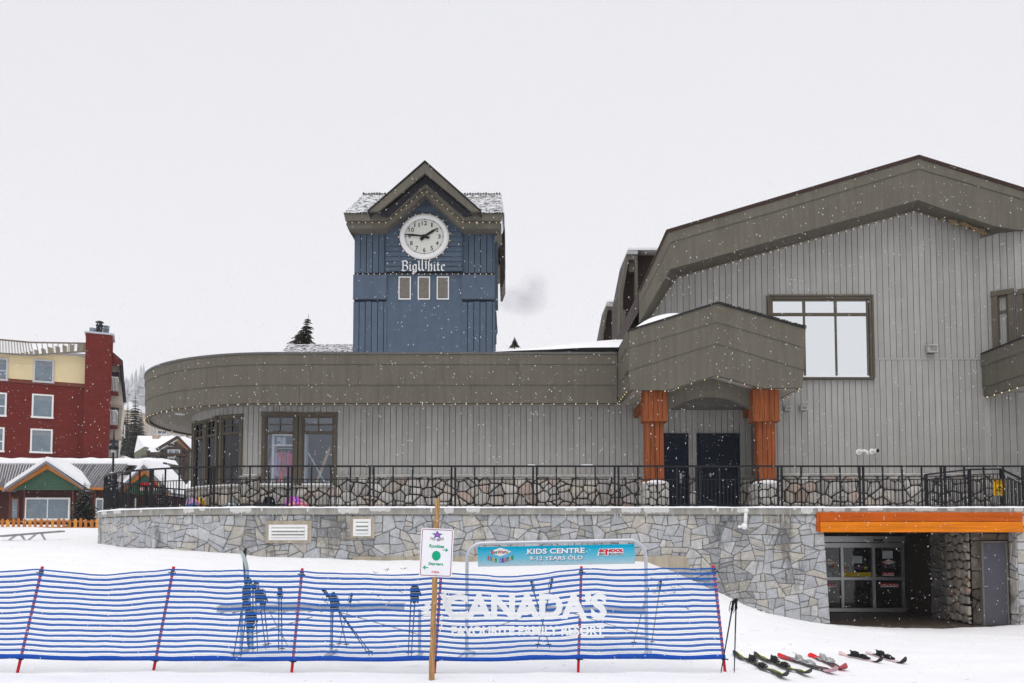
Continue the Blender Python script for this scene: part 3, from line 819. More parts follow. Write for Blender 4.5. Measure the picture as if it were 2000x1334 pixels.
# wall: grooved boards
ZWB = zpy(931, DWa); ZWT = zs + .03
def T2S(t):   # arc position for ellipse angle t
    i = (130 - t) / 130 * 60; k = int(i); f = i - k
    return wal.L[k] + (wal.L[min(k + 1, 60)] - wal.L[k]) * f
wx0, wx1 = PZ(508, DWa), PZ(657, DWa)
mb = MB()
pboards(mb, wal, SW(wx1), wal.len, ZWB, ZWT)
pboards(mb, wal, T2S(8.5), SW(wx0), ZWB, ZWT, sp=.17)
pboards(mb, wal, SW(wx0), SW(wx1), zpy(806, DWa), ZWT)
pboards(mb, wal, 0.0, T2S(96), ZWB, ZWT)
pboards(mb, wal, T2S(96), T2S(8.5), zpy(812, DWa) + .02, ZWT)
mb.build('board_siding', M_SID, pav)
mb = MB()
band(mb, wal, SW(wx1), wal.len, ZF, ZWT, -.2, 0); band(mb, wal, SW(wx0), SW(wx1), zpy(806, DWa), ZWT, -.2, 0); band(mb, wal, T2S(8.5), SW(wx0), ZF, ZWT, -.2, 0)
band(mb, wal, 0, T2S(96), ZF, ZWT, -.2, 0); band(mb, wal, T2S(96), T2S(8.5), zpy(812, DWa) + .02, ZWT, -.2, 0)
ZSL = zpy(948, DWa)
band(mb, wal, SW(wx0), SW(wx1), ZF, ZSL, -.2, 0); band(mb, wal, T2S(96), T2S(8.5), ZF, ZSL, -.2, 0)
mb.build('wall_core', M_GRV, pav)
# river stone base
wm = lambda s, z, o: (lambda q: (q.x, q.y, z))(wal.at(s, o + .06))
SD = [(SW(wx1), SW(PZ(1287, DWa))), (SW(PZ(1346, DWa)), SW(PZ(1359, DWa))), (SW(PZ(1446, DWa)), wal.len)]
for k_, (a_, b_, zt_) in enumerate([(*q_, ZWB) for q_ in SD] + [(T2S(8.5), SW(wx0), ZWB), (0, T2S(8.5), ZSL - .02), (SW(wx0), SW(wx1), ZSL - .02)]):
    mb = MB(); stones(mb, a_, b_, ZF, zt_, .38, .31, wm, .026, .10, 2, .42, RPAL, rng=random.Random(21 + k_), split=.25, lum=.2); mb.build('river_stone_base', M_RIV, pav)
mb = MB(); band(mb, wal, 0, SW(wx1), ZF, ZSL - .03, 0, .07); [band(mb, wal, a_, b_, ZF, ZWB, 0, .07) for a_, b_ in SD]; band(mb, wal, T2S(8.5), SW(wx0), ZSL - .03, ZWB, 0, .07); mb.build('base_mortar', M_MOD, pav)
mb = MB(); [band(mb, wal, a_ + .02, b_, ZWB - .03, ZWB + .03, 0, .19) for a_, b_ in SD]; band(mb, wal, T2S(8.5), SW(wx0) - .04, ZWB - .03, ZWB + .03, 0, .19); band(mb, wal, SW(wx0) + .02, SW(wx1) - .02, ZSL - .07, ZSL - .01, 0, .19); band(mb, wal, T2S(96), T2S(8.5), ZSL - .07, ZSL - .01, 0, .19); mb.build('stone_ledge', M_CON, pav)
mb = MB(); mb.smooth = True
band(mb, wal, SW(wx0) + .02, SW((wx0 + wx1) / 2) - .13, ZSL - .01, ZSL + .05, 0, .17); band(mb, wal, SW((wx0 + wx1) / 2) + .13, SW(wx1) - .12, ZSL - .01, ZSL + .05, 0, .17); band(mb, wal, T2S(46), T2S(9), ZSL - .01, ZSL + .03, 0, .15)
band(mb, wal, SW(wx1) + 1, SD[0][1], ZWB + .03, ZWB + .045, .03, .17); band(mb, wal, T2S(7), SW(wx0) - .1, ZWB + .03, ZWB + .055, .03, .17)
mb.build('ledge_snow', MS, pav)
# windows -----------------------------------------------------------------
def win(parent, x0, x1, z0, z1, y, M=None, zt=None, w=.07, grid=(2, 2), glass=M_GLS, frame=M_TRIM, casing=.12, d=.06, sill=True):
    """one window: casing, sash bars, glass.  zt = transom height"""
    mb = MB(M)
    c = casing
    mb.bbox(x0, x0 + c, y - d, y + .08, z0, z1 - c, .01); mb.bbox(x1 - c, x1, y - d, y + .08, z0, z1 - c, .01)
    mb.bbox(x0 - .012, x1 + .012, y - d - .012, y + .08, z1 - c, z1, .01)
    if sill: mb.bbox(x0 + c, x1 - c, y - d, y + .08, z0, z0 + .05, .01)
    fo = mb.build('window', frame, parent)
    mb = MB(M); a, b = x0 + c, x1 - c
    e = .045; zb0 = z0 + (.05 if sill else 0); ztp = z1 - c
    mb.box(a, a + e, y - .02, y + .05, zb0, ztp); mb.box(b - e, b, y - .02, y + .05, zb0, ztp)
    mb.box(a + e, b - e, y - .02, y + .05, zb0, zb0 + e); mb.box(a + e, b - e, y - .02, y + .05, ztp - e, ztp)
    if zt:
        mb.bbox(a + e, b - e, y - .03, y + .05, zt - .04, zt + .04, .01)
        nx_, nz_ = grid
        for i in range(1, nx_):
            x = a + e + (b - a - 2 * e) * i / nx_; mb.box(x - .014, x + .014, y - .012, y + .02, zt + .04, ztp - e)
        for i in range(1, nz_):
            z = zt + .04 + (ztp - e - zt - .04) * i / nz_; mb.box(a + e, b - e, y - .01, y + .018, z - .014, z + .014)
    mb.build('sash', frame, fo)
    mb = MB(M); mb.box(a + e, b - e, y + .022, y + .028, zb0 + e, ztp - e); mb.build('pane', glass, fo)
    return fo
zt_ = zpy(845, DWa)
xm = PZ(577.5, DWa)
win(pav, wx0, xm + .03, ZSL, zpy(805, DWa), DWa, zt=zt_)
win(pav, xm + .055, wx1, ZSL, zpy(806, DWa), DWa, zt=zt_)
M_GL2 = glassmat('dim_window_glass', (.6, .62, .64), .05)
for ta, tb in ((8.5, 22.5), (23.5, 49), (50, 72), (73, 96)):
    pa = wal.at(T2S(tb), .02); pb = wal.at(T2S(ta), .02); dv = (pb - pa); L = dv.length
    Mx = Matrix.Translation((pa.x, pa.y, 0)) @ Matrix.Rotation(math.atan2(dv.y, dv.x), 4, 'Z')
    n_ = 1 if L < 1.7 else 2
    for i in range(n_): win(pav, L * i / n_, L * (i + 1) / n_ - (.03 if n_ > 1 else 0), ZSL, zpy(812, DWa) + .06, 0, Mx, zt=zt_, casing=.1, glass=M_GL2)
# interior room (dark), clothes rack and skis seen through the glass
mb = MB(); mb.box(-11.2, 6, 29.4, 29.5, ZF, ZWT); mb.box(PZ(680, DWa), PZ(684, DWa), 25.75, 29.4, ZF, ZWT)
mb.box(-7.4, -7.3, 26.2, 29.4, ZF, ZWT); mb.build('inner_wall', mat('dark_shop_wall', (.045, .05, .06), .8, .2, 1), pav)
mb = MB(); mb.box(-11.2, 6, 25.75, 29.4, ZF + .01, ZF + .05); mb.build('inner_floor', mat('shop_floor', (.08, .05, .035), .5, .2), pav)
for t_ in (23, 49, 10): 
    q = wal.at(T2S(t_), -.35); mb = MB(); mb.box(q.x - .06, q.x + .06, q.y, q.y + .12, ZF, ZWT); mb.build('inner_post', M_CED, pav)
ra = P(533, 848, 25.85); rb = P(576, 945, 26.1)
sh = thing('display_shelf', 'white display shelf with a clothes rail inside the left half of the front shop window', 'shelf', (ra.x, 26.1, ZF))
mb = MB(); zsh = P(550, 872, 26.1).z
mb.box(ra.x, ra.x + .07, 25.75, 26.1, ZF + .05, ra.z); mb.box(ra.x + .07, ra.x + 1.0, 25.75, 26.1, ra.z - .06, ra.z); mb.box(ra.x + 1.0, ra.x + 1.07, 25.75, 26.1, ZF + .05, ra.z)
mb.box(ra.x + .07, ra.x + 1.0, 25.75, 26.1, zsh - .02, zsh + .02); mb.build('frame', M_WHT, sh)
mb = MB(); zr = P(550, 878, 26.2).z; mb.tube([(ra.x + .07, 25.9, zr), (ra.x + 1, 25.9, zr)], .015, 8); mb.build('rail', M_ALU, sh)
mb = MB(); mb.col = (.55, .42, .62); mb.box(ra.x - .3, ra.x - .2, 26.1, 26.15, ZF, ra.z - .02); mb.box(ra.x + .1, ra.x + .98, 26.12, 26.14, zsh + .03, ra.z - .07, (.25, .28, .32)); mb.build('back_panel', M_ATT, sh)
bx0 = P(546, 860, 26.1)
b_ = thing('storage_box', 'pale boxes standing on the white display shelf', 'box', (bx0.x, 26.1, zsh))
mb = MB(); mb.box(bx0.x, bx0.x + .13, 25.8, 25.95, zsh + .022, zsh + .26, (.6, .62, .68)); mb.box(bx0.x + .15, bx0.x + .28, 25.8, 25.95, zsh + .022, zsh + .26, (.55, .58, .66)); mb.box(bx0.x + .02, bx0.x + .11, 25.79, 25.795, zsh + .06, zsh + .12, (.1, .15, .4)); mb.build('box_body', M_ATT, b_)
def coat(px, col, lab, w=.2, h=.8):
    q = P(px, 880, 25.9); c = thing('hanging_coat', lab, 'coat', (q.x, 25.9, q.z - h), 'coats on the shop window rail')
    mb = MB(); mb.smooth = True; prof = [(0.02, 0), (.06, -.03), (w * .5, -.09), (w * .55, -.3), (w * .58, -.6), (w * .62, -h)]
    vs = []; fs = []; n = 12
    for r_, z in prof:
        for k in range(n):
            a = 2 * math.pi * k / n; j = 1 + .12 * math.sin(k * 2.3 + z * 7)
            vs.append((q.x + r_ * math.cos(a) * j, 25.9 + r_ * .9 * math.sin(a) * j, q.z - .03 + z))
    for i in range(len(prof) - 1):
        for k in range(n): fs.append([i * n + k, (i + 1) * n + k, (i + 1) * n + (k + 1) % n, i * n + (k + 1) % n])
    mb.col = col; mb.add(vs, fs); mb.build('body', M_ATT, c)
    mb = MB(); mb.smooth = True; mb.col = tuple(v * .9 for v in col)
    for s_ in (-1, 1): mb.tube([(q.x + s_ * w * .42, 25.87, q.z - .12), (q.x + s_ * w * .66, 25.85, q.z - .35), (q.x + s_ * w * .6, 25.83, q.z - .66)], [.05, .045, .04], 8)
    mb.build('sleeves', M_ATT, c)
    mb = MB(); mb.tube([(q.x, 25.9, q.z - .04), (q.x, 25.9, q.z + .01), (q.x + .02, 25.9, q.z + .02)], .006, 5); mb.build('hanger', M_ALU, c)
coat(539, (.42, .36, .52), 'pale purple ski jacket hanging leftmost on the shop rail'); coat(549.5, (.75, .10, .10), 'bright red ski jacket hanging on the shop rail', .13, 1.0)
coat(556, (.16, .2, .26), 'dark grey jacket hanging between the red and pink ones', .10); coat(564, (.62, .08, .2), 'pink patterned jacket hanging rightmost on the shop rail', .18)
coat(520, (.28, .08, .08), 'dark red jacket hanging left of the white shelf', .16)
# old skis crossed in the window
def flat_ski(name, lab, a, b, w, col, y):
    a = P(a[0], a[1], y); b = P(b[0], b[1], y + .05); c = thing(name, lab, 'ski', b, 'old skis crossed in the shop window')
    d = (a - b); n = Vector((d.z, 0, -d.x)).normalized() * w / 2; L = 14; vs = []; fs = []
    for i in range(L + 1):
        t = i / L; q = b.lerp(a, t); ww = 1 if t < .86 else math.sqrt(max(0, 1 - ((t - .86) / .14) ** 2)) + .02
        cv = .10 * max(0, (t - .85) / .15) ** 2
        vs += [q - n * ww + Vector((0, -cv, 0)), q + n * ww + Vector((0, -cv, 0)), q + n * ww + Vector((0, .012 - cv, 0)), q - n * ww + Vector((0, .012 - cv, 0))]
    for i in range(L):
        k = i * 4; fs += [[k + j, k + (j + 1) % 4, k + 4 + (j + 1) % 4, k + 4 + j] for j in range(4)]
    mb = MB(); mb.add(vs, fs, col); mb.build('blade', M_ATT, c)
    mb = MB(); q = b.lerp(a, .45); mb.box(q.x - .05, q.x + .05, y - .0, y + .05, q.z - .03, q.z + .03, (.3, .28, .25)); mb.build('binding', M_ATT, c)
flat_ski('old_ski', 'tan wooden ski leaning to the right in the shop window', (645, 872), (618, 944), .09, (.50, .33, .18), 25.85)
flat_ski('old_ski', 'pale blue thin ski leaning to the left in the shop window', (592, 866), (636, 946), .035, (.42, .52, .58), 25.78)
q = P(640, 942, 25.75); c = thing('small_box', 'little purple and white box on the window ledge beside the crossed skis', 'box', q)
mb = MB(); mb.box(q.x - .05, q.x + .06, 25.72, 25.8, ZSL - .0, ZSL + .09, (.12, .06, .3)); mb.box(q.x - .05, q.x + .06, 25.719, 25.801, ZSL + .091, ZSL + .14, (.8, .8, .8)); mb.build('box_body', M_ATT, c)
# roof of the pavilion with its snow
mb = MB(); mb.smooth = True
xs = [-13.2 + i * .35 for i in range(52)]; ys = [DFa + .12 + (j / 18) ** 1.3 * 9.5 for j in range(19)]
def inside(x, y):
    if x > -7.1: return y > DFa + .1
    return ((x + 7.1) / 5.92) ** 2 + ((y - 30.4) / (30.4 - DFa - .1)) ** 2 < 1
def rz(x, y):
    r = max(0, min(1, (x + 2.6) / 6.0)); r = r * .92 - .08 * math.sin(r * 6)
    e = min(1, (y - DFa) / 1.9); e = math.sqrt(max(0, e))
    l = max(0, min(1, (-x - 4.5) / 3))
    return Z[4] - .03 + (.10 + .85 * r) * e * (1 - l * .35) + .02 * mn.noise(Vector((x * .7, y * .7, 0)))
idx = {}; vs = []; fs = []
for j, y in enumerate(ys):
    for i, x in enumerate(xs):
        if inside(x, y) or y > 30.4 and x > -13: idx[(i, j)] = len(vs); vs.append((x, y, rz(x, y)))
for j in range(18):
    for i in range(51):
        k = [(i, j), (i + 1, j), (i + 1, j + 1), (i, j + 1)]
        if all(a in idx for a in k): fs.append([idx[a] for a in k])
mb.add(vs, fs); mb.build('roof_snow', MS, pav)
# flat roof deck fills the rest
pts = [fas.at(fas.len * i / 60, -.1) for i in range(61)]
vs = [(p.x, p.y, Z[3] - .02) for p in pts] + [(XC0 + 6, DFa + .3, Z[3] - .02), (XC0 + 6, 36, Z[3] - .02), (-11, 36, Z[3] - .02)]
mb = MB(); mb.add(vs, [list(range(len(vs)))]); mb.build('roof', MS, pav)

# ================================================================= PORTICO (part of the pavilion)
DP = 22.7
por = thing('entrance_portico', 'taupe gabled portico on two orange timber columns over the navy doors', 'portico', (P(1400, 800, DP).x, DP, ZF))
L = {0: (1228, 648), 1: (1399, 594), 2: (1572, 643)}
rows = [[(1228.5, 648), (1399, 594.5), (1572, 643.5)], [(1227, 680), (1399, 630), (1571, 680)], [(1227.5, 724), (1398.5, 671), (1569.5, 723)], [(1230.6, 762), (1304.8, 762), (1398.5, 733), (1488.6, 758.5), (1566.5, 757.5)]]
tops = [XZ(r_, DP) for r_ in rows]
for k in range(3):
    mb = MB(); lo = tops[k + 1]; up_ = [(x, z - (.0 if k == 0 else -.02)) for x, z in tops[k]]
    mb.prism(up_ + lo[::-1], DP - .02 * (3 - k) + (.0), DP + .10); mb.build('fascia_board', M_TAU, por)
# left return to pavilion fascia (three lapped quads, solid)
rp = [[(1207, 688.5), (1228.5, 648)], [(1207, 714), (1227, 680)], [(1207, 753), (1227.5, 724)], [(1207, 788), (1230.6, 762)]]
for k in range(3):
    a0 = P(*rp[k][0], DFa - .02 * (3 - k)); a1 = P(*rp[k][1], DP + .0); b0 = P(*rp[k + 1][0], DFa - .02 * (3 - k)); b1 = P(*rp[k + 1][1], DP)
    sh_ = -.02 * (3 - k); x1_ = tops[k + 1][0][0]
    q = [Vector((a0.x, DFa, a0.z)), Vector((x1_ + sh_, DP, a1.z)), Vector((x1_ + sh_, DP, b1.z)), Vector((b0.x, DFa, b0.z))]
    off_ = Vector((.12, 0, 0)); mb = MB(); vs = q + [v_ + off_ for v_ in q]
    mb.add(vs, [[3, 2, 1, 0], [4, 5, 6, 7], [0, 1, 5, 4], [1, 2, 6, 5], [2, 3, 7, 6], [3, 0, 4, 7]]); mb.build('return_board', M_TAU, por)
# right return board
mb = MB(); rr = tops[0][2]; rl = tops[3][4]
mb.box(rl[0] - .12, rl[0] - .01, DP + .1, 24.4, rl[1], rr[1] - .02); mb.build('return_board', M_TAU, por)
# roof slabs
mb = MB(); a, b, c = tops[0]
mb.prism([(a[0], a[1]), (b[0], b[1]), (b[0], b[1] + .05), (a[0] - .02, a[1] + .05)], DP - .09, 27.5); mb.prism([(b[0], b[1]), (c[0], c[1]), (c[0] + .03, c[1] + .05), (b[0], b[1] + .05)], DP - .09, 24.45); mb.build('roof', M_SHG, por)
rg = random.Random(3); mb = MB()
for i in range(30):
    t_ = i / 30; x = b[0] + (c[0] - b[0]) * t_; z = b[1] + (c[1] - b[1]) * t_ + .045; mb.box(x, x + .09, DP - .10, DP + .15, z - .03 - .02 * (1 - t_), z + rg.uniform(.005, .03))
mb.build('shingle_edge', M_SHG, por)
mb = MB(); mb.smooth = True
sa = a[0] + .12; vs = []; fs = []; n = 16
for i in range(n + 1):
    t_ = i / n; x = sa + (b[0] - sa - .8) * t_; z = a[1] + (b[1] - a[1]) * (x - a[0]) / (b[0] - a[0]) + .05
    h = .34 * math.sin(math.pi * min(1, t_ * 1.0)) ** .6 + .01
    vs += [(x, DP + .15, z), (x, DP + .45, z + h * .7), (x, DP + .9, z + h), (x, 25.5, z + h), (x, 27.4, z + h)]
for i in range(n):
    for j in range(4): fs.append([i * 5 + j, i * 5 + 5 + j, i * 5 + 6 + j, i * 5 + 1 + j])
mb.add(vs, fs); mb.build('roof_snow', MS, por)
# ceiling
zc_ = tops[3][0][1] + .03
mb = MB(); lo = tops[3]
mb.prism([(lo[0][0] + .03, zc_), (lo[1][0], zc_), (lo[2][0], lo[2][1] + .03), (lo[3][0], lo[3][1] + .03), (lo[4][0] - .13, zc_), (lo[4][0] - .13, zc_ + .06), (lo[3][0], zc_ + .08), (lo[2][0], lo[2][1] + .1), (lo[1][0], zc_ + .08), (lo[0][0] + .03, zc_ + .08)], DP + .1, DWa)
mb.build('ceiling', M_SOF, por)
mb = MB(); pts = [(PZ(1207, DFa), DFa, zs - .01), (tops[3][0][0], DP + .1, zc_), (tops[3][0][0], DWa, zc_), (PZ(1207, DFa), DWa, zs - .01)]
mb.add(pts, [[0, 1, 2, 3]]); mb.add([(x, y, z + .03) for x, y, z in pts], [[3, 2, 1, 0]]); mb.build('ceiling_return', M_SOF, por)
# arch board
DA = 23.25
mb = MB(); arc = []
x0_, x1_ = PZ(1304, DA), PZ(1478, DA); za = P(1308, 806, DA).z; zk = P(1390, 775, DA).z
for i in range(25):
    u = i / 24; x = x0_ + (x1_ - x0_) * u; arc.append((x, za + (zk - za) * (1 - abs(2 * u - 1) ** 2.1)))
top = [(x1_, zc_ + .3), (x0_, zc_ + .3)]
top = [(x1_, P(1478, 768, DA).z + .25), ((x0_ + x1_) / 2, P(1398, 735, DA).z + .2), (x0_, P(1304, 768, DA).z + .25)]
mb.prism(arc + top, DA, DA + .14); mb.build('arch_board', M_TAU, por)
# columns
def column(xl, xr, cl, cr):
    x0c, x1c = PZ(xl, 23.05), PZ(xr, 23.05); k0, k1 = PZ(cl, 22.92), PZ(cr, 22.92)
    zk0 = zpy(822, 23); zb_ = zpy(940, 23)
    mb = MB(); n = 4; w = (x1c - x0c) / n
    for i in range(n): mb.bbox(x0c + w * i + .006, x0c + w * (i + 1) - .006, 23.05, 23.1, zb_ - .05, zk0 + .01, .008)
    for i in range(2): mb.box(x0c - .02, x0c + .02, 23.07 + i * .15, 23.07 + i * .15 + .137, zb_ - .05, zk0 + .01)
    mb.box(x0c + .02, x1c - .01, 23.09, 23.37, zb_ - .05, zk0 + .01)
    col = mb.build('column_shaft', M_CED, por)
    mb = MB(); n = 5; w = (k1 - k0) / n
    for i in range(n): mb.bbox(k0 + w * i + .005, k0 + w * (i + 1) - .005, 22.92, 22.98, zk0, zc_ + .05, .008)
    for i in range(3): mb.box(k0 - .02, k0 + .02, 22.94 + i * .17, 22.94 + i * .17 + .157, zk0, zc_ + .05)
    mb.box(k0 + .02, k1 - .01, 22.97, 23.45, zk0 + .004, zc_ + .05); mb.bbox(k0 - .012, k1 + .008, 22.905, 23.47, zk0 - .02, zk0 + .03, .008)
    mb.build('column_cap', M_CED, por)
    s0, s1 = PZ(xl - 3, 22.95), PZ(xr + 10, 22.95)
    mb = MB(); mb.box(s0 + .03, s1 - .03, 22.98, 23.8, ZF, zb_ - .04); mb.build('column_base_core', M_MOD, por)
    mb = MB(); stones(mb, s0, s1, ZF, zb_ - .03, .24, .2, lambda s, z, o: (s, 22.985 - o, z), .02, .05, 1, .33, [(.42, .41, .38), (.48, .47, .44), (.38, .37, .34)], rng=random.Random(int(xl)))
    stones(mb, 22.98, 23.8, ZF, zb_ - .03, .24, .2, lambda s, z, o: (s0 + .035 - o, 46.78 - s, z), .02, .04, 1, .33, [(.42, .41, .38), (.48, .47, .44), (.38, .37, .34)], rng=random.Random(int(xr)))
    mb.build('column_base_stone', M_RIV, por)
    mb = MB(); mb.smooth = True; mb.ball(((s0 + s1) / 2, 23.3, zb_ - .04), 1, 16, 8, sz=((s1 - s0) / 2 + .02, .42, .10)); mb.build('base_snow', MS, por)
column(1263, 1299, 1260, 1306); column(1484, 1518.5, 1477, 1527)
# cross brace beams to the wall
for xa in (1248, 1471):
    mb = MB(); x = PZ(xa, 24.6); mb.box(x, x + .12, 23.6, DWa - .03, zc_ - .40, zc_ - .14); mb.build('bracket_beam', M_CED, por)
# doors
def navy_door(xl, xr, lab):
    a = P(xl, 847, DWa); b = P(xr, 990, DWa)
    d = thing('navy_door', lab, 'door', ((a.x + b.x) / 2, DWa, ZF), 'navy doors under the portico')
    mb = MB(); f = .07
    mb.bbox(a.x, a.x + f, DWa - .09, DWa - .0, ZF, a.z - f, .01); mb.bbox(b.x - f, b.x, DWa - .09, DWa, ZF, a.z - f, .01); mb.bbox(a.x, b.x, DWa - .092, DWa, a.z - f, a.z, .01); mb.build('frame', M_NAVY, d)
    mb = MB(); mb.bbox(a.x + f + .01, b.x - f - .01, DWa - .06, DWa - .01, ZF + .02, a.z - f - .01, .008); 
    if xr - xl > 60: mb.box((a.x + b.x) / 2 + .25, (a.x + b.x) / 2 + .27, DWa - .065, DWa - .055, ZF + .02, a.z - f - .02)
    mb.build('leaf', M_NAVY, d)
    mb = MB(); hx = P(1330 if xr < 1350 else 1388, 930, DWa - .1)
    if xr < 1350: mb.bbox(hx.x - .03, hx.x + .03, DWa - .085, DWa - .06, hx.z - .22, hx.z + .1, .01); mb.tube([(hx.x, DWa - .1, hx.z + .02), (hx.x + .12, DWa - .11, hx.z + .02)], .015, 6)
    else: mb.tube([(hx.x - .06, DWa - .09, hx.z + .05), (hx.x + .08, DWa - .09, hx.z + .05)], .012, 6); mb.box(hx.x - .02, hx.x + .02, DWa - .085, DWa - .06, hx.z - .02, hx.z + .1)
    mb.build('handle', M_ALU, d)
    if xr > 1350:
        mb = MB(); mb.box(hx.x + .3, hx.x + .62, DWa - .068, DWa - .06, hx.z + .3, hx.z + .34); mb.build('door_plate', M_ALU, d)
navy_door(1288, 1345, 'narrow navy door half behind the left orange column'); navy_door(1360, 1445, 'wide navy double door in the middle under the portico')

# ================================================================= GABLED HALL
DH = 24.4; DHF = 23.6
hall = thing('gabled_hall', 'large grey board clad hall with a broad taupe gable roof on the right', 'building', (P(1700, 900, DH).x, DH, ZF))
wp = XZ([(1271, 625), (1321.7, 541), (1786, 411), (1931, 458), (1931, 700), (1931, 929), (1490, 929), (1490, 929), (1271, 800)], DH)
ZHB = zpy(928, DH); xl_ = PZ(1500, DH)
prof = [(PZ(1268, DH), P(1268, 628, DH).z), *wp[1:4]]
zup = zpy(700, DH)
upper = [prof[0], prof[1], prof[2], prof[3], (PZ(1931, DH), zup + .015), (PZ(1268, DH), zup + .015)]
mb = MB(); vboards(mb, upper, DH, sp=.183); 
xR = PZ(1931, DH)
lower = [(PZ(1490, DH), ZHB), (xR, ZHB), (xR, zup - .05), (PZ(1490, DH), zup - .05)]
vboards(mb, lower, DH, sp=.183, off=.06)
mb.build('board_siding', M_SID, hall)
mb = MB(); mb.bbox(PZ(1500, DH), xR, DH - .012, DH + .03, zup - .05, zup + .012, .006); mb.build('belt_trim', M_SID, hall)
mb = MB(); body = [(PZ(1249, DH) + .3, ZF)] + prof + [(xR + 8, prof[3][1]), (xR + 8, ZF)]
mb.prism([(PZ(1275, DH), zpy(790, DH)), prof[0], prof[1], prof[2], prof[3], (xR + 8, prof[3][1]), (xR + 8, ZF), (PZ(1492, DH), ZF), (PZ(1492, DH), zpy(790, DH))], DH + .018, 36)
mb.build('wall', M_GRV, hall)
mb = MB(); stones(mb, PZ(1492, DH), xR + .5, ZF, ZHB - .03, .38, .31, lambda s, z, o: (s, DH - .06 - o, z), .024, .09, 2, .42, RPAL, rng=random.Random(31), split=.25, lum=.2); mb.build('river_stone_base', M_RIV, hall)
mb = MB(); mb.box(PZ(1492, DH), xR + .5, DH - .07, DH + .02, ZF, ZHB - .03); mb.build('base_mortar', M_MOD, hall)
mb = MB(); mb.bbox(PZ(1490, DH), xR + .02, DH - .17, DH, ZHB - .04, ZHB + .02, .01); mb.build('stone_ledge', M_CON, hall)
mb = MB(); mb.smooth = True; mb.box(PZ(1500, DH), xR, DH - .15, DH - .02, ZHB + .02, ZHB + .035); mb.build('ledge_snow', MS, hall)
# hall side wall above doors (left end wall that stands behind portico)
# roof fascia: two lapped boards + flashing, and roof slab going back
o_ = XZ([(1249, 565.6), (1300.7, 450), (1793, 304), (2075, 392)], DHF)
m1 = XZ([(1249, 572), (1303.5, 456), (1793, 311), (2075, 399)], DHF)
m2 = XZ([(1249, 592), (1309, 474), (1793, 330.4), (2075, 413)], DHF)
lo = XZ([(1249, 629), (1309, 526), (1793, 391), (1941, 441.7), (1985, 449), (2075, 449)], DHF)
def bandpoly(mb, A, B, y0, y1):
    mb.prism(A + B[::-1], y0, y1)
mb = MB(); bandpoly(mb, o_, m1, DHF - .07, DHF + .2); mb.build('flashing', M_BRN, hall)
mb = MB(); bandpoly(mb, m1, m2, DHF - .04, DHF + .1); mb.build('fascia_board', M_TAU, hall)
mb = MB(); bandpoly(mb, m2, lo, DHF - .015, DHF + .1); mb.build('fascia_board', M_TAU, hall)
mb = MB(); lo2 = [(x, z + .02) for x, z in lo]; th_ = [(x, z + .35) for x, z in lo]

lp_ = [(x, DHF + .095, z) for x, z in lo[:4]]; wq_ = [(x, DH - .0, z + .01) for x, z in prof]
mb.add(lp_ + wq_, [[i, i + 1, i + 5, i + 4] for i in range(3)]); mb.add([(x, y, z + .03) for x, y, z in lp_ + wq_], [[i + 4, i + 5, i + 1, i] for i in range(3)])
mb.add([lp_[3], (lo[5][0], DHF + .095, lo[5][1]), (lo[5][0], DH + .3, lo[5][1]), (wq_[3][0], DH + .3, wq_[3][2])], [[0, 1, 2, 3]])
mb.build('soffit', M_TAU, hall)
mb = MB(); m3 = [(x, z - .02) for x, z in o_]
mb.prism([(x, z + .01) for x, z in m1] + th_[::-1], DHF + .2, 36); mb.build('roof', M_BRN, hall)
# torn insulation under the gable
mb = MB(); rg = random.Random(9)
for k in range(46):
    u = rg.random(); px = 1840 + 82 * u; py = 422 + 27 * u + rg.uniform(-3, 4); q = P(px, py + 3, DH - .4)
    mb.ball(q, rg.uniform(.03, .085), 6, 4, jit=.7, rng=rg, sz=(1.3, .6, .8))
mb.build('frayed_insulation', mat('tan_insulation', (.20, .15, .09), .95, .5, 20), hall)
# big window
def hx(px): return P(px, 655, DH).x
def hz(py): return P(1600, py, DH).z
w = mb = MB()
X0, X1, Z0_, Z1_ = hx(1498), hx(1705), hz(742), hz(577)
def ring(mb, x0, x1, z0, z1, t, y0, y1):
    mb.bbox(x0, x0 + t, y0, y1, z0, z1, .008); mb.bbox(x1 - t, x1, y0, y1, z0, z1, .008)
    mb.bbox(x0 + t, x1 - t, y0 + .001, y1, z0, z0 + t, .008); mb.bbox(x0 + t, x1 - t, y0 + .001, y1, z1 - t, z1, .008)
ring(mb, X0, X1, Z0_, Z1_, .06, DH - .11, DH + .02); ring(mb, X0 + .06, X1 - .06, Z0_ + .04, Z1_ - .06, .07, DH - .085, DH + .02)
bw = mb.build('window', M_TRIM, hall)
gx0, gx1, gz0, gz1 = hx(1509), hx(1692), hz(736), hz(589)
mb = MB()
ring(mb, gx0 - .05, gx1 + .05, gz0 - .05, gz1 + .05, .055, DH - .065, DH + .02)
for px in (1570, 1631.5): mb.bbox(hx(px) - .045, hx(px) + .045, DH - .06, DH + .02, hz(613), gz1, .008); mb.bbox(hx(px) - .03, hx(px) + .03, DH - .06, DH + .02, gz0, hz(618), .006)
mb.bbox(gx0, gx1, DH - .068, DH + .02, hz(618), hz(612), .008)
mb.build('sash', M_TRIM, bw)
xs_ = [gx0, hx(1570), hx(1631.5), gx1]
for i in range(3):
    mb = MB(); mb.box(xs_[i] + (.03 if i else 0), xs_[i + 1] - (.03 if i < 2 else 0), DH - .035, DH - .03, gz0, hz(618)); mb.build('pane', M_MIR, bw)
    mb = MB(); mb.box(xs_[i] + (.045 if i else 0), xs_[i + 1] - (.045 if i < 2 else 0), DH - .036, DH - .03, hz(612), gz1); mb.build('pane', M_MIR, bw)
mb = MB(); mb.smooth = False; mb.box(gx0, gx1, DH - .13, DH - .06, gz0 - .03, gz0 + .01); mb.build('sill_snow', MS, bw)
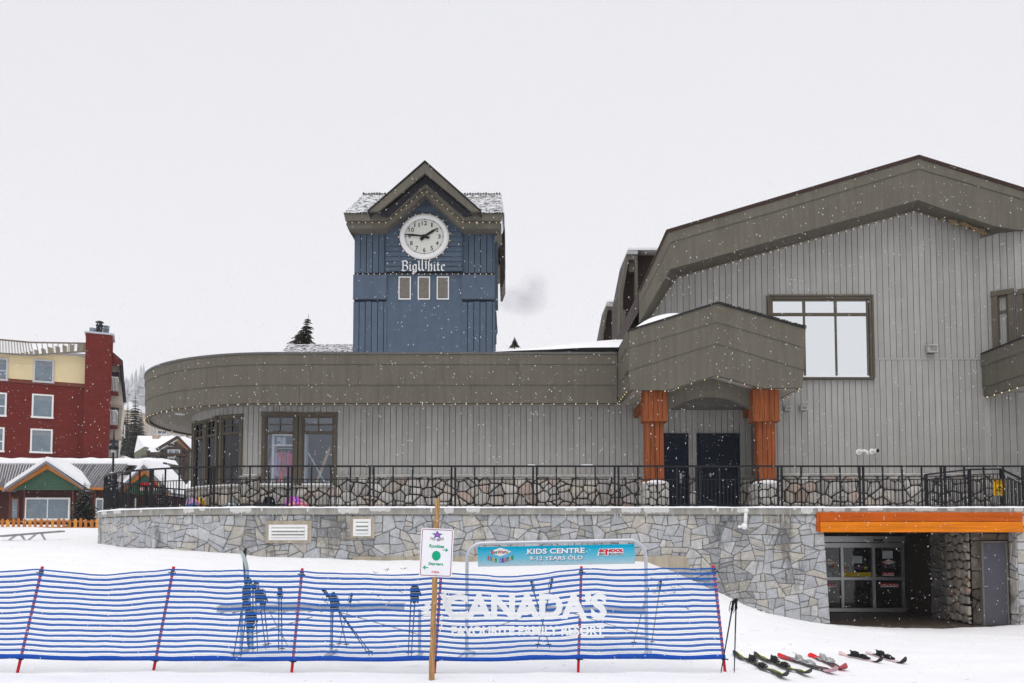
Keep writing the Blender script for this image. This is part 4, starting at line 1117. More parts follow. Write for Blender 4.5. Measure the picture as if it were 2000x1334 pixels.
# right bay, wall angled towards the viewer
pa = Vector((xR - .02, DH)); pb = Vector((xR + 1.9, DH - 1.25)); dv = pb - pa
MBY = Matrix.Translation((pa.x, pa.y, 0)) @ Matrix.Rotation(math.atan2(dv.y, dv.x), 4, 'Z')
zb_ = ZF; ztop = P(1960, 457, 24).z
mb = MB(MBY); vboards(mb, [(0, ZHB - .4), (dv.length, ZHB - .4), (dv.length, ztop + .3), (0, ztop)], 0, sp=.18); mb.build('bay_siding', M_SID, hall)
mb = MB(MBY); mb.prism([(0, ZF), (dv.length, ZF), (dv.length, ztop + .4), (0, ztop + .4)], .018, .5); mb.build('bay_wall', M_GRV, hall)
for (l, r_, tp) in ((1938, 1982, 571), (1988, 2032, 567)):
    a = P(l, 640, 0, MBY); b = P(r_, 640, 0, MBY); zt2 = P(l, tp, 0, MBY).z; z02 = P(l, 735, 0, MBY).z
    win(hall, a.x, b.x, z02, zt2, -.02, MBY, zt=P(l, 612, 0, MBY).z, casing=.16, grid=(1, 1), glass=M_WBL, d=.12)
# second portico at the right: fascia running towards the viewer
XS = P(1915, 693, 24.35).x
sec = thing('side_canopy', 'dark taupe lapped canopy fascia at the right edge over a grey clad pier', 'canopy', (XS, 23, ZF))
def onx(px, py, X):   # point on plane x=X
    d = ray(px, py); t = X / d.x; return Vector((X, d.y * t, EYE + d.z * t))
zt0 = P(1915, 693, 24.35).z; zl1 = P(1917, 716, 24.35).z; zl2 = P(1919.5, 757, 24.35).z; zlo = P(1923, 775.5, 24.35).z
for k, (z0, z1) in enumerate(((zl1, zt0), (zl2, zl1 + .01), (zlo, zl2 + .01))):
    mb = MB(); sx = .03 * k; mb.box(XS + sx, XS + .14, 19.5, 24.35, z0, z1); mb.build('fascia_board', M_TAU, sec)
mb = MB(); mb.box(XS - .03, XS + 5, 19.4, 24.3, zt0, zt0 + .04); mb.build('roof', M_SHG, sec)
mb = MB(); mb.box(XS + .14, XS + 5, 19.6, 24.3, zlo + .03, zlo + .08); mb.build('soffit', M_SOF, sec)
XP_ = P(1934, 850, 24.35).x
MP = Matrix.Translation((XP_, 24.36, 0)) @ Matrix.Rotation(math.radians(-62), 4, 'Z')
e_ = P(1990, 850, 0, MP).x
mb = MB(MP); vboards(mb, [(0, ZF), (e_, ZF), (e_, zlo + .03), (0, zlo + .03)], 0, sp=.2); mb.build('pier_siding', M_SID, sec)
mb = MB(MP); mb.box(0, e_, .018, .3, ZF, zlo + .03); mb.build('pier_core', M_GRV, sec)
q = MP @ Vector((e_, 0, 0)); mb = MB(); mb.bbox(q.x, q.x + 1.5, q.y - .02, q.y + .5, ZF, zlo + .03, .03); mb.build('corner_pier', mat('smooth_grey_pier', (.33, .325, .31), .75, .06, 2, .1), sec)
# dormers on the left side of the hall
for nm, D_, pr, br in (('dormer', 28.0, [(1210, 650), (1210, 571), (1226, 489), (1246, 489), (1243, 575), (1243, 650)], [(1245, 575), (1247, 489), (1290, 489), (1290, 650), (1245, 650)]),
                   ('dormer', 33.7, [(1174, 670), (1174, 651), (1186, 591), (1199, 592), (1197, 650), (1197, 670)], [(1198, 592), (1214, 592), (1214, 670), (1198, 670)])):
    mb = MB(); p_ = XZ(pr, D_); k = 30 / 30
    outer = p_; mb.prism(XZ([pr[0], pr[1], pr[2], (br[2][0] if D_ < 30 else br[1][0], pr[2][1]), (br[2][0] if D_ < 30 else br[1][0], pr[0][1])], D_), D_ + .5, D_ + 2.2)
    dm = mb.build(nm, M_BRN, hall)
    # frame of the front face
    mb = MB(); l1 = [pr[0], pr[1], pr[2], pr[3], (pr[3][0] - 1, pr[3][1] + (18 if D_ < 30 else 14)), (pr[2][0] + 2, pr[2][1] + (18 if D_ < 30 else 14)), (pr[1][0] + 7, pr[1][1] + 2), (pr[0][0] + 7, pr[0][1])]
    if D_ > 30: l1 = [pr[0], pr[1], pr[2], pr[3], (1198, 605), (1187, 605), (1179, 653), (1179, 670)]
    mb.prism(XZ(l1, D_), D_, D_ + .5)
    if D_ < 30: mb.prism(XZ([(1240, 507), (1245.5, 507), (1247, 650), (1241, 650)], D_), D_ + .02, D_ + .5); mb.prism(XZ([(1228, 507.2), (1240, 507.2), (1240, 531), (1228, 531)], D_ + .15), D_ + .15, D_ + .5); mb.prism(XZ([(1216, 605), (1222, 605), (1222, 660), (1216, 660)], D_ - .2), D_ - .2, D_ + .1)
    mb.build('dormer_frame', M_TAU, dm)
    mb = MB(); c_ = XZ([pr[2], (br[2][0] if D_ < 30 else br[1][0], pr[2][1])], D_); mb.smooth = False; mb.box(c_[0][0], c_[1][0], D_ - .02, D_ + 2.2, c_[0][1] + .01, c_[0][1] + .09); mb.build('dormer_snow', MS, dm)
    mb = MB(); mb.prism(XZ([(pr[2][0] - .5, pr[2][1]), pr[3], (pr[3][0], pr[3][1] + 7), (pr[2][0] - 2, pr[2][1] + 7)], D_ - .04), D_ - .04, D_); mb.build('dormer_cap', mat('pale_metal_cap', (.42, .42, .42), .5, .1), dm)
# things on the hall wall
def fixture(px, py, w, h, lab, nm='wall_light', hood=True, D=DH):
    q = P(px, py, D - .1); v = thing(nm, lab, 'wall light', (q.x, D, q.z), 'fixtures on the hall wall')
    mb = MB(); mb.bbox(q.x - w * .35, q.x + w * .35, D - .06, D, q.z - h * .6, q.z + h * .3, .01); mb.build('bracket', M_TRIM, v)
    mb = MB(); mb.prism([(q.x - w / 2, q.z - h / 2), (q.x + w / 2, q.z - h / 2), (q.x + w / 2, q.z + h / 2), (q.x - w / 2, q.z + h / 2)], D - .2, D - .06)
    mb.add([(q.x - w / 2 - .01, D - .24, q.z + h * .3), (q.x + w / 2 + .01, D - .24, q.z + h * .3), (q.x + w / 2 + .01, D - .05, q.z + h * .62), (q.x - w / 2 - .01, D - .05, q.z + h * .62)], [[0, 1, 2, 3]])
    mb.build('housing', mat('pale_grey_housing', (.45, .44, .42), .5, .06), v)
    mb = MB(); mb.box(q.x - w * .36, q.x + w * .36, D - .206, D - .2, q.z - h * .36, q.z + h * .2); mb.build('lens', mat('lens', (.25, .25, .24), .15, .1), v)
fixture(1538.5, 798, .19, .13, 'left of two small floodlights right of the orange column'); fixture(1569, 797, .21, .14, 'right of two small floodlights right of the orange column')
fixture(1819.5, 681, .29, .24, 'square pale wall lamp high on the hall siding'); fixture(1641, 972, .26, .15, 'low floodlight on the stone base behind the railing', D=DH - .2)
for px, py, k in ((1686, 882, 0), (1706, 881, 1)):
    q = P(px, py, DH - .1); v = thing('vent_pipe', ('white elbow vent pipe turned down, left of its pair' if k == 0 else 'white open ended vent pipe, right of its pair'), 'pipe', (q.x, DH, q.z), 'vent pipes on the hall wall')
    mb = MB(); mb.smooth = True
    if k == 0: mb.tube([(q.x - .09, DH, q.z), (q.x - .08, DH - .12, q.z), (q.x - .02, DH - .2, q.z + .02), (q.x + .05, DH - .22, q.z - .01), (q.x + .09, DH - .22, q.z - .1)], .042, 10)
    else: mb.tube([(q.x, DH, q.z), (q.x + .05, DH - .12, q.z)], .042, 10); mb.tube([(q.x + .05, DH - .1, q.z), (q.x + .07, DH - .2, q.z)], .065, 12)
    mb.build('pipe', M_WHT, v)
    if k:
        mb = MB(); mb.lathe([(.06, 0), (.06, .004)], (q.x + .07, DH - .207, q.z), 12, 'y'); mb.build('opening', M_BLK, v)
    mb = MB(); mb.lathe([(.09, 0), (.09, .02)], (q.x - (.09 if k == 0 else 0), DH - .02, q.z), 12, 'y'); mb.build('flange', M_WHT, v)
# ================================================================= CLOCK TOWER
DT = 34.0
def tx(px, D=DT): return P(px, 560, D).x
def tz(py, D=DT): return P(829, py, D).z
tw = thing('clock_tower', 'blue clapboard clock tower with a steep taupe gable and white clock', 'tower', (tx(829), DT, tz(700)))
X0, X1 = tx(691.5), tx(965); BK = DT + 6.2
mb = MB(); mb.box(X0 + .05, X1 - .05, DT + .12, BK, tz(760), tz(440)); mb.build('wall', M_BLU, tw)
# side bays: upper boards, plain belt, lower boards
for a, b, nm in ((691.5, 754.5, 0), (903, 965.5, 1)):
    mb = MB()
    vboards(mb, [(tx(a), tz(533)), (tx(b), tz(533)), (tx(b), tz(444)), (tx(a), tz(444))], DT + .02, sp=.26, gap=.03, th=.11)
    vboards(mb, [(tx(a - 1), tz(760)), (tx(b + 1), tz(760)), (tx(b + 1), tz(589)), (tx(a - 1), tz(589))], DT + .0, sp=.26, gap=.03, th=.13)
    mb.build('vertical_siding', M_BLU, tw)
    mb = MB(); mb.box(tx(a), tx(b), DT + .06, DT + .12, tz(760), tz(444)); mb.build('siding_backing', M_BLD, tw)
    mb = MB(); mb.bbox(tx(a - 1.5), tx(b + 1.5), DT - .07, DT + .13, tz(585), tz(537), .02); mb.build('belt_panel', M_BLU, tw)
    mb = MB(); mb.box(tx(a) + .03, tx(b) - .03, DT + .0, DT + .06, tz(590), tz(584.8)); mb.box(tx(a) + .03, tx(b) - .03, DT + .0, DT + .06, tz(537.2), tz(532.8)); mb.build('shadow_gap', M_BLD, tw)
# centre
cx = tx(829)
mb = MB(); hboards(mb, [(tx(753.5), tz(531)), (tx(903), tz(531)), (tx(903), tz(448)), (tx(829), tz(370)), (tx(753.5), tz(448))], DT - .10, sp=.21, lap=.06, th=.2)
mb.build('clapboard_panel', M_BLU, tw)
mb = MB(); mb.box(tx(755), tx(902), DT + .03, DT + .13, tz(760), tz(531)); mb.build('plain_panel', M_BLU, tw)
mb = MB(); mb.box(tx(755), tx(902), DT - .08, DT + .05, tz(534.5), tz(531.2)); mb.build('drip_board', M_BLD, tw)
for a in (778.5, 816, 853):
    mb = MB(); x0, x1, z0, z1 = tx(a), tx(a + 24), tz(585), tz(540)
    ring(mb, x0, x1, z0, z1, .045, DT - .02, DT + .06); fo = mb.build('louvred_vent', M_WHT, tw)
    mb = MB(); mb.box(x0 + .04, x1 - .04, DT + .022, DT + .028, z0 + .04, z1 - .04); mb.build('backing', M_GRV, fo)
    mb = MB(); n = 18; h = (z1 - z0 - .09) / n
    for i in range(n):
        z = z0 + .045 + h * i; mb.add([(x0 + .045, DT - .01, z), (x1 - .045, DT - .01, z), (x1 - .045, DT + .018, z + h * .75), (x0 + .045, DT + .018, z + h * .75)], [[0, 1, 2, 3]])
    mb.build('slats', mat('dirty_louvre', (.34, .31, .27), .7, .25, 6, fine=.1) if a < 780 else bpy.data.materials['dirty_louvre'], fo)
# eaves: lower band and upper band following the gable
def lp(pts, D): return XZ(pts, D)
DE = 33.1
tierA_t = [(671.5, 417), (754, 417), (829.5, 349.5), (905, 416), (984, 417)]
tierA_b = [(674.5, 431), (752.5, 431), (829.5, 367.5), (904, 430), (979, 431)]
tierB_t = [(677, 431), (753, 431), (829.5, 367), (903.5, 430), (977, 431)]
tierB_b = [(679, 446), (754, 446), (829.5, 380), (903, 446), (976, 446)]
mb = MB(); mb.prism(lp(tierA_t, DE) + lp(tierA_b, DE)[::-1], DE, DE + .12); mb.build('eave_fascia', M_TAU, tw)
mb = MB(); mb.prism([(x, z + .03) for x, z in lp(tierB_t, DE + .12)] + lp(tierB_b, DE + .12)[::-1], DE + .121, DE + .24); mb.build('eave_fascia', M_TAU, tw)
mb = MB(); q = lp(tierB_b, DE + .24); mb.prism([(x, z + .01) for x, z in q] + [(x, z + .2) for x, z in q][::-1], DE + .24, DT + .1); mb.build('soffit', M_TAU, tw)
# left eave underside slopes in to the wall
e0 = P(674.5, 431, DE); e1 = P(679, 446, DE + .2)
for sgn, xe, xw in ((-1, e0.x, X0), (1, P(979, 431, DE).x, X1)):
    mb = MB(); zt = e0.z; zb = tz(468)
    mb.add([(xe, DE + .2, zt - .1), (xw, DT + .1, zb), (xw, BK, zb), (xe, BK + .5, zt - .1), (xe, DE + .2, zt), (xe, BK + .5, zt), (xw, DT + .1, zt), (xw, BK, zt)],
           [[0, 1, 2, 3], [0, 3, 5, 4], [4, 5, 7, 6], [0, 4, 6, 1]]); mb.build('eave_side', M_TAU, tw)
# outer gable fascia, dark recess behind
DG = 32.5
og = lp([(721, 412.5), (830, 318), (937, 412.5), (921, 412.5), (830, 337.5), (739, 412.5)], DG)
mb = MB(); mb.prism(og[:2] + og[4:], DG, DG + .14); mb.prism([og[1], og[2], og[3], og[4]], DG, DG + .14); mb.build('gable_fascia', M_TAU, tw)
ig = lp([(739, 412.5), (830, 337), (921, 412.5), (905, 416), (829.5, 349), (754, 417)], DG + .14)
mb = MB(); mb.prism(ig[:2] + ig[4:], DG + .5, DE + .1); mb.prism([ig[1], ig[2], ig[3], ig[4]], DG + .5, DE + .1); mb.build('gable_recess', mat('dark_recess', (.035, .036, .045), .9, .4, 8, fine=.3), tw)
# gable roof slabs going back
gp = lp([(718, 414.5), (830, 316.6), (940, 414.5)], DG)
M_SHS = mat('snow_dusted_shingle', (.1, .1, .1), .9, .1)
def shs():
    nt = M_SHS.node_tree; b = nt.nodes['Principled BSDF']
    t_ = nt.nodes.new('ShaderNodeTexCoord'); br = nt.nodes.new('ShaderNodeTexNoise'); br.inputs['Scale'].default_value = 5.5; br.inputs['Detail'].default_value = 8; br.inputs['Roughness'].default_value = .75
    mp = nt.nodes.new('ShaderNodeMapping'); mp.inputs['Scale'].default_value = (1, .6, 3.2); nt.links.new(t_.outputs['Object'], mp.inputs['Vector']); nt.links.new(mp.outputs[0], br.inputs['Vector'])
    r_ = nt.nodes.new('ShaderNodeValToRGB'); r_.color_ramp.elements[0].position = .45; r_.color_ramp.elements[1].position = .53
    r_.color_ramp.elements[0].color = (.04, .038, .04, 1); r_.color_ramp.elements[1].color = (.80, .81, .83, 1)
    nt.links.new(br.outputs['Fac'], r_.inputs[0]); nt.links.new(r_.outputs[0], b.inputs['Base Color'])
shs()
for i in range(2):
    a, b = (gp[0], gp[1]) if i == 0 else (gp[1], gp[2])
    mb = MB(); mb.prism([a, b, (b[0], b[1] + .07), (a[0], a[1] + .07)], DG - .04, DT + 3.2); mb.build('gable_roof', M_SHG, tw)
# hipped skirt roof, shingled in real courses
xl, xr, zb = P(671.5, 416.5, DE).x, P(985, 416.5, DE).x, P(829, 416.5, DE).z
rx0, rx1, zr = P(709, 379.5, DT + 2.4).x, P(979, 379.5, DT + 2.4).x, P(829, 379.5, DT + 2.4).z
mb = MB(); n = 10
for i in range(n):
    t0, t1 = i / n, (i + 1) / n
    def pt(t, side, lift):
        y = DE + .02 + (DT + 2.4 - DE) * t; z = zb + (zr - zb) * t + lift
        return (xl + (rx0 - xl) * t if side == 0 else xr + (rx1 - xr) * t, y, z)
    if i > 3: mb.add([pt(t0, 0, .03), pt(t0, 1, .03), pt(t1, 1, 0.0), pt(t1, 0, 0.0), pt(t0, 0, 0), pt(t0, 1, 0)], [[0, 1, 2, 3], [4, 5, 1, 0]])
    else:
        for sd in (0, 1):
            o1, o2, o3 = pt(t0, sd, .03), pt(t1, sd, 0), pt(t0, sd, 0); xi = tx(760 + 10 * i) if sd == 0 else tx(898 - 10 * i)
            q_ = [o1, (xi, o1[1], o1[2]), (xi, o2[1], o2[2]), o2, o3, (xi, o3[1], o3[2])]
            mb.add(q_, [[0, 1, 2, 3], [4, 5, 1, 0]] if sd == 0 else [[3, 2, 1, 0], [0, 1, 5, 4]])
    yb = BK + .6
    for sd, a_ in ((0, (xl, rx0)), (1, (xr, rx1))):
        x_0 = a_[0] + (a_[1] - a_[0]) * t0; x_1 = a_[0] + (a_[1] - a_[0]) * t1
        z_0 = zb + (zr - zb) * t0 + .03; z_1 = zb + (zr - zb) * t1
        y_0 = DE + .02 + (DT + 2.4 - DE) * t0; y_1 = DE + .02 + (DT + 2.4 - DE) * t1
        mb.add([(x_0, y_0, z_0), (x_1, y_1, z_1), (x_1, yb - .2, z_1), (x_0, yb, z_0)], [[0, 1, 2, 3] if sd else [3, 2, 1, 0]])
mb.build('hip_roof', M_SHS, tw)
rg = random.Random(4); mb = MB()
for i in range(60):
    x = xl + (xr - xl) * i / 60; 
    if tx(722) < x < tx(935): continue
    mb.box(x, x + .07, DE - .05, DE + .1, zb - .03, zb + rg.uniform(.0, .035))
for i in range(52):
    x = rx0 + (rx1 - rx0) * i / 52; mb.box(x, x + .08, DT + 2.3, DT + 2.5, zr - .02, zr + rg.uniform(.01, .05))
mb.build('shingle_edge', M_SHG, tw)
# right side gable edge seen edge-on
mb = MB(); xa = tx(978); xb = tx(986, 34)
mb.prism([(P(976, 440, 35).x, tz(440)), (P(986, 417, 35).x, tz(415)), (P(986, 521, 35).x, tz(521)), (P(983, 521, 35).x, tz(530)), (P(980, 538, 35).x, tz(538)), (P(976, 538, 35).x, tz(538))], 35.6, 37.8)
mb.build('side_gable_fascia', M_BRN, tw)
mb = MB(); mb.box(X1 - .01, P(972.5, 500, 35).x, 34.6, 35.6, tz(586), tz(446)); mb.prism([(X1 - .05, tz(600)), (P(970, 500, 35).x, tz(600)), (P(971, 500, 35).x, tz(625)), (P(972, 500, 35).x, tz(630)), (P(969.5, 500, 35).x, tz(637)), (P(969.5, 500, 35).x, tz(655)), (X1 - .05, tz(655))], 34.6, 35.6); mb.build('side_trim', M_BLU, tw)
# clock
ck = MB(); DC = DT - .20
ccx, ccz = P(828.8, 462, DC).x, P(828.8, 462, DC).z
ra_, rb_ = (P(877, 462, DC).x - P(780.5, 462, DC).x) / 2, (P(829, 418, DC).z - P(829, 506, DC).z) / 2
def disc(mb, ra, rb, y0, y1, n=64, ri=None):
    o = [(ccx + ra * math.cos(2 * math.pi * k / n), ccz + rb * math.sin(2 * math.pi * k / n)) for k in range(n)]
    if ri is None: mb.prism(o, y0, y1); return
    i_ = [(ccx + (ra - ri) * math.cos(2 * math.pi * k / n), ccz + (rb - ri) * math.sin(2 * math.pi * k / n)) for k in range(n)]
    vs = [(a, y0, b) for a, b in i_] + [(a + (c_ - a) * .5, y0 - .03, b + (d_ - b) * .5) for (a, b), (c_, d_) in zip(i_, o)] + [(a, y0, b) for a, b in o] + [(a, y1, b) for a, b in o]
    fs = []
    for k in range(n):
        l = (k + 1) % n
        for r_ in range(3): fs.append([r_ * n + k, r_ * n + l, (r_ + 1) * n + l, (r_ + 1) * n + k])
    mb.smooth = True; mb.add(vs, fs)
disc(ck, ra_ - .1, rb_ - .1, DC, DC + .15); clock = ck.build('clock', mat('clock_face_cream', (.66, .665, .61), .5, .03, 2), tw)
mb = MB(); disc(mb, ra_, rb_, DC - .03, DC + .17, ri=.2); mb.build('rim', M_WHT, clock)
mb = MB(); k1, k2 = ra_ - .29, rb_ - .27
for i in range(60):
    a = math.pi / 2 - 2 * math.pi * i / 60; r_ = .022 if i % 5 == 0 else .012
    x = ccx + (k1 + .035) * math.cos(a); z = ccz + (k2 + .035) * math.sin(a); mb.box(x - r_, x + r_, DC - .012, DC, z - r_, z + r_)
mb.build('minute_marks', M_BLK, clock)
for i in range(1, 13):
    a = math.pi / 2 - 2 * math.pi * i / 12; x = ccx + (k1 - .12) * math.cos(a); z = ccz + (k2 - .12) * math.sin(a); s_ = str(i); w = .055 * len(s_)
    if s_ == '1': w = .03
    mb = MB(); mb.text(s_, x - w, z - .09, x + w, z + .09, DC, .008, .01); mb.build('numeral', M_BLK, clock)
def hand(nm, tip, tail, w, y):
    a = P(tip[0], tip[1], y); b = P(tail[0], tail[1], y); c = Vector((ccx, 0, ccz))
    d = Vector((a.x - b.x, 0, a.z - b.z)); n_ = Vector((d.z, 0, -d.x)).normalized()
    A = Vector((a.x, 0, a.z)); B = Vector((b.x, 0, b.z)); mb = MB()
    pts = [B - n_ * w * 1.1, B.lerp(A, .12) - n_ * w * 1.3, c - n_ * w * .7, A.lerp(c, .35) - n_ * w, A - n_ * w * .25]
    pt2 = [p_ + n_ * 2 * f for p_, f in zip(pts, (w * 1.1, w * 1.3, w * .7, w, w * .25))]
    mb.prism([(p_.x, p_.z) for p_ in pts] + [(p_.x, p_.z) for p_ in pt2[::-1]], y, y + .015); mb.lathe([(w * 1.6, 0), (w * 1.6, .02)], (ccx, y - .003, ccz), 16, 'y'); mb.build(nm, M_BLK, clock)
hand('hour_hand', (853, 446.5), (821, 468), .055, DC - .05); hand('minute_hand', (789.5, 457.5), (838.5, 464), .042, DC - .075)
# tower lettering, drawn with a broad nib
def nib(mb, pts, y, w=.16, ang=38, th=.03):
    dx, dz = math.cos(R(ang)) * w / 2, math.sin(R(ang)) * w / 2
    for (a, b), (c, d) in zip(pts, pts[1:]):
        q = [(a - dx, b - dz), (a + dx, b + dz), (c + dx, d + dz), (c - dx, d - dz)]
        # convex hull order
        cxx = sum(p_[0] for p_ in q) / 4; czz = sum(p_[1] for p_ in q) / 4
        q.sort(key=lambda p_: math.atan2(p_[1] - czz, p_[0] - cxx))
        mb.prism([(LX + p_[0] * LS, LZ + p_[1] * LS) for p_ in q], y + nib.k * .0005, y + th); nib.k += 1
nib.k = 0
def tick(pts, dx): return [(a + dx, b) for a, b in pts]
p0 = P(783, 528.5, DT - .2); p1 = P(870, 509, DT - .2); LX, LZ = p0.x, p0.z; LS = (p1.z - p0.z) / 1.5
wdt = (p1.x - p0.x) / LS
G = [('B', 0, [[(.05, 1.38), (.28, 1.5), (.28, .05)], [(.2, 1.42), (.6, 1.52), (.85, 1.3), (.85, 1.0), (.6, .82)], [(.3, .80), (.7, .84), (.92, .62), (.92, .22), (.6, .0), (.1, .08)]]),
     ('i', 1.08, [[(.05, .85), (.2, .95), (.2, .1), (.36, .02)], [(.14, 1.28), (.28, 1.3)]]),
     ('g', 1.5, [[(.2, .85), (.2, .25), (.4, .05)], [(.2, .85), (.45, .95), (.62, .85), (.62, -.2), (.35, -.42), (.1, -.3)], [(.4, .05), (.6, .2)], [(.15, -.1), (.6, -.2)]]),
     ('W', 2.3, [[(.02, 1.4), (.22, 1.5), (.22, .25), (.45, .02)], [(.45, .02), (.68, .25)], [(.52, 1.4), (.68, 1.5), (.68, .25), (.92, .02)], [(.92, .02), (1.2, .25)], [(1.0, 1.4), (1.2, 1.5), (1.2, .25)]]),
     ('h', 3.7, [[(.05, 1.38), (.2, 1.48), (.2, .08)], [(.2, .78), (.45, .95), (.6, .8), (.6, .2), (.52, -.05)], [(.1, .05), (.28, .0)]]),
     ('i', 4.5, [[(.05, .85), (.2, .95), (.2, .1), (.36, .02)], [(.14, 1.28), (.28, 1.3)]]),
     ('t', 4.98, [[(.2, 1.3), (.2, .15), (.42, .05)], [(.05, .92), (.42, .92)]]),
     ('e', 5.5, [[(.2, .85), (.2, .2), (.45, .02), (.66, .18)], [(.2, .85), (.45, .95), (.64, .75), (.24, .48)]])]
tot = 6.25
LXs = (p1.x - p0.x) / tot
class _S: pass
mb = MB()
sx_ = LXs / LS
for ch_, off_, strokes in G:
    for s_ in strokes: nib(mb, [((a + off_) * sx_ + .0, b) for a, b in s_], DT - .19, w=.21)
mb.build('tower_lettering', M_WHT, tw)

# low shingled roof left of the tower
D2 = 40.0
b2 = thing('shingled_roof_building', 'snow dusted shingle roof of a low building left of the clock tower base', 'building', (P(620, 690, D2).x, D2, 0))
a0, a1, a2, a3 = P(553, 690, D2), P(562, 672.5, D2 + 2), P(760, 671.5, D2 + 2), P(760, 690, D2)
mb = MB(); n = 6
for i in range(n):
    t0, t1 = i / n, (i + 1) / n
    l0, l1, r0, r1 = a0.lerp(a1, t0), a0.lerp(a1, t1), a3.lerp(a2, t0), a3.lerp(a2, t1); u_ = Vector((0, 0, .04))
    mb.add([l0 + u_, r0 + u_, r1, l1, l0, r0], [[0, 1, 2, 3], [4, 5, 1, 0]])
mb.add([a1, a2, a2 + Vector((0, 3, -1.2)), a1 + Vector((-.6, 3, -1.2))], [[0, 1, 2, 3]]); mb.build('roof', M_SHS, b2)
mb = MB(); mb.box(a0.x + .3, a3.x, D2 + .3, D2 + 5, 0, a0.z + .1); mb.build('wall', M_SID, b2)

# steam cloud
def steam():
    m = bpy.data.materials.new('steam'); m.use_nodes = True; nt = m.node_tree; nt.nodes.clear()
    o = nt.nodes.new('ShaderNodeOutputMaterial'); v = nt.nodes.new('ShaderNodeVolumePrincipled'); v.inputs['Color'].default_value = (.90, .90, .93, 1)
    t_ = nt.nodes.new('ShaderNodeTexCoord'); n_ = nt.nodes.new('ShaderNodeTexNoise'); n_.inputs['Scale'].default_value = 1.6; n_.inputs['Detail'].default_value = 5
    nt.links.new(t_.outputs['Object'], n_.inputs['Vector'])
    def puff(c, r):
        mp = nt.nodes.new('ShaderNodeVectorMath'); mp.operation = 'SUBTRACT'; mp.inputs[1].default_value = c; nt.links.new(t_.outputs['Object'], mp.inputs[0])
        dv_ = nt.nodes.new('ShaderNodeVectorMath'); dv_.operation = 'DIVIDE'; dv_.inputs[1].default_value = r; nt.links.new(mp.outputs[0], dv_.inputs[0])
        ln = nt.nodes.new('ShaderNodeVectorMath'); ln.operation = 'LENGTH'; nt.links.new(dv_.outputs[0], ln.inputs[0])
        s_ = nt.nodes.new('ShaderNodeMath'); s_.operation = 'SUBTRACT'; s_.inputs[0].default_value = 1; nt.links.new(ln.outputs['Value'], s_.inputs[1]); s_.use_clamp = True
        return s_
    ps = [puff(c, r) for c, r in PUFFS]; acc = ps[0]
    for p_ in ps[1:]:
        a_ = nt.nodes.new('ShaderNodeMath'); a_.operation = 'MAXIMUM'; nt.links.new(acc.outputs[0], a_.inputs[0]); nt.links.new(p_.outputs[0], a_.inputs[1]); acc = a_
    mr = nt.nodes.new('ShaderNodeMapRange'); mr.inputs['From Min'].default_value = .22; mr.inputs['From Max'].default_value = .75; mr.inputs['To Max'].default_value = 3.4
    nt.links.new(n_.outputs['Fac'], mr.inputs['Value'])
    mu = nt.nodes.new('ShaderNodeMath'); mu.operation = 'MULTIPLY'; nt.links.new(acc.outputs[0], mu.inputs[0]); nt.links.new(mr.outputs[0], mu.inputs[1])
    nt.links.new(mu.outputs[0], v.inputs['Density']); nt.links.new(v.outputs[0], o.inputs['Volume']); return m
sc_ = P(1015, 585, 42)
PUFFS = [((P(985, 588, 42)), (.8, .5, .4)), ((P(1008, 575, 42)), (1.0, .7, .6)), ((P(1032, 582, 42)), (1.25, .8, 1.1)), ((P(1015, 592, 42)), (1.3, .7, .75)), ((P(1045, 555, 42)), (.9, .7, .8))]
mb = MB(); l_, h_ = P(962, 640, 42), P(1095, 510, 42); mb.box(l_.x, h_.x, 41.2, 42.8, l_.z, h_.z)
o = mb.build('steam', steam()); tag(o, 'thin grey puff of steam drifting right of the clock tower', 'steam', kind='stuff')

# ================================================================= RAILINGS
def bar(mb, a, b, w, h=None):
    """square bar between two points (a, b upright or level)"""
    h = h or w; a = Vector(a); b = Vector(b); t = (b - a).normalized()
    up = Vector((0, 0, 1)) if abs(t.z) < .9 else Vector((0, 1, 0))
    s_ = t.cross(up).normalized() * w / 2; u = s_.cross(t).normalized() * h / 2
    vs = [a - s_ - u, a + s_ - u, a + s_ + u, a - s_ + u, b - s_ - u, b + s_ - u, b + s_ + u, b - s_ + u]
    mb.add(vs, [[0, 1, 2, 3], [7, 6, 5, 4], [0, 4, 5, 1], [1, 5, 6, 2], [2, 6, 7, 3], [3, 7, 4, 0]])
OFFR = -.12
zr0 = ZC1 + .045; ztop = zpy(909, DW + .12)
rail = thing('terrace_railing', 'long black iron railing running along the terrace edge above the granite wall', 'railing', (0, DW + .12, ZC1))
sA, sB = 1.0, deck.len - .2
npan = round((sB - sA) / 2.2); pl = (sB - sA) / npan
def rp_(s, z): q = deck.at(s, OFFR); return (q.x, q.y, z)
mb = MB(); band(mb, deck, sA, sB, ztop - .045, ztop, OFFR - .03, OFFR + .03, step=.3); mb.build('top_rail', M_IRON, rail)
mb = MB(); mb.smooth = True
rg = random.Random(12); s = sA
while s < sB - 1:
    w = rg.uniform(.1, .5)
    if rg.random() < .12: band(mb, deck, s, s + w, ztop, ztop + .022, OFFR - .02, OFFR + .02, step=.1)
    s += w + .2
mb.build('rail_snow', MS, rail)
zsub = zpy(936, DW + .12)
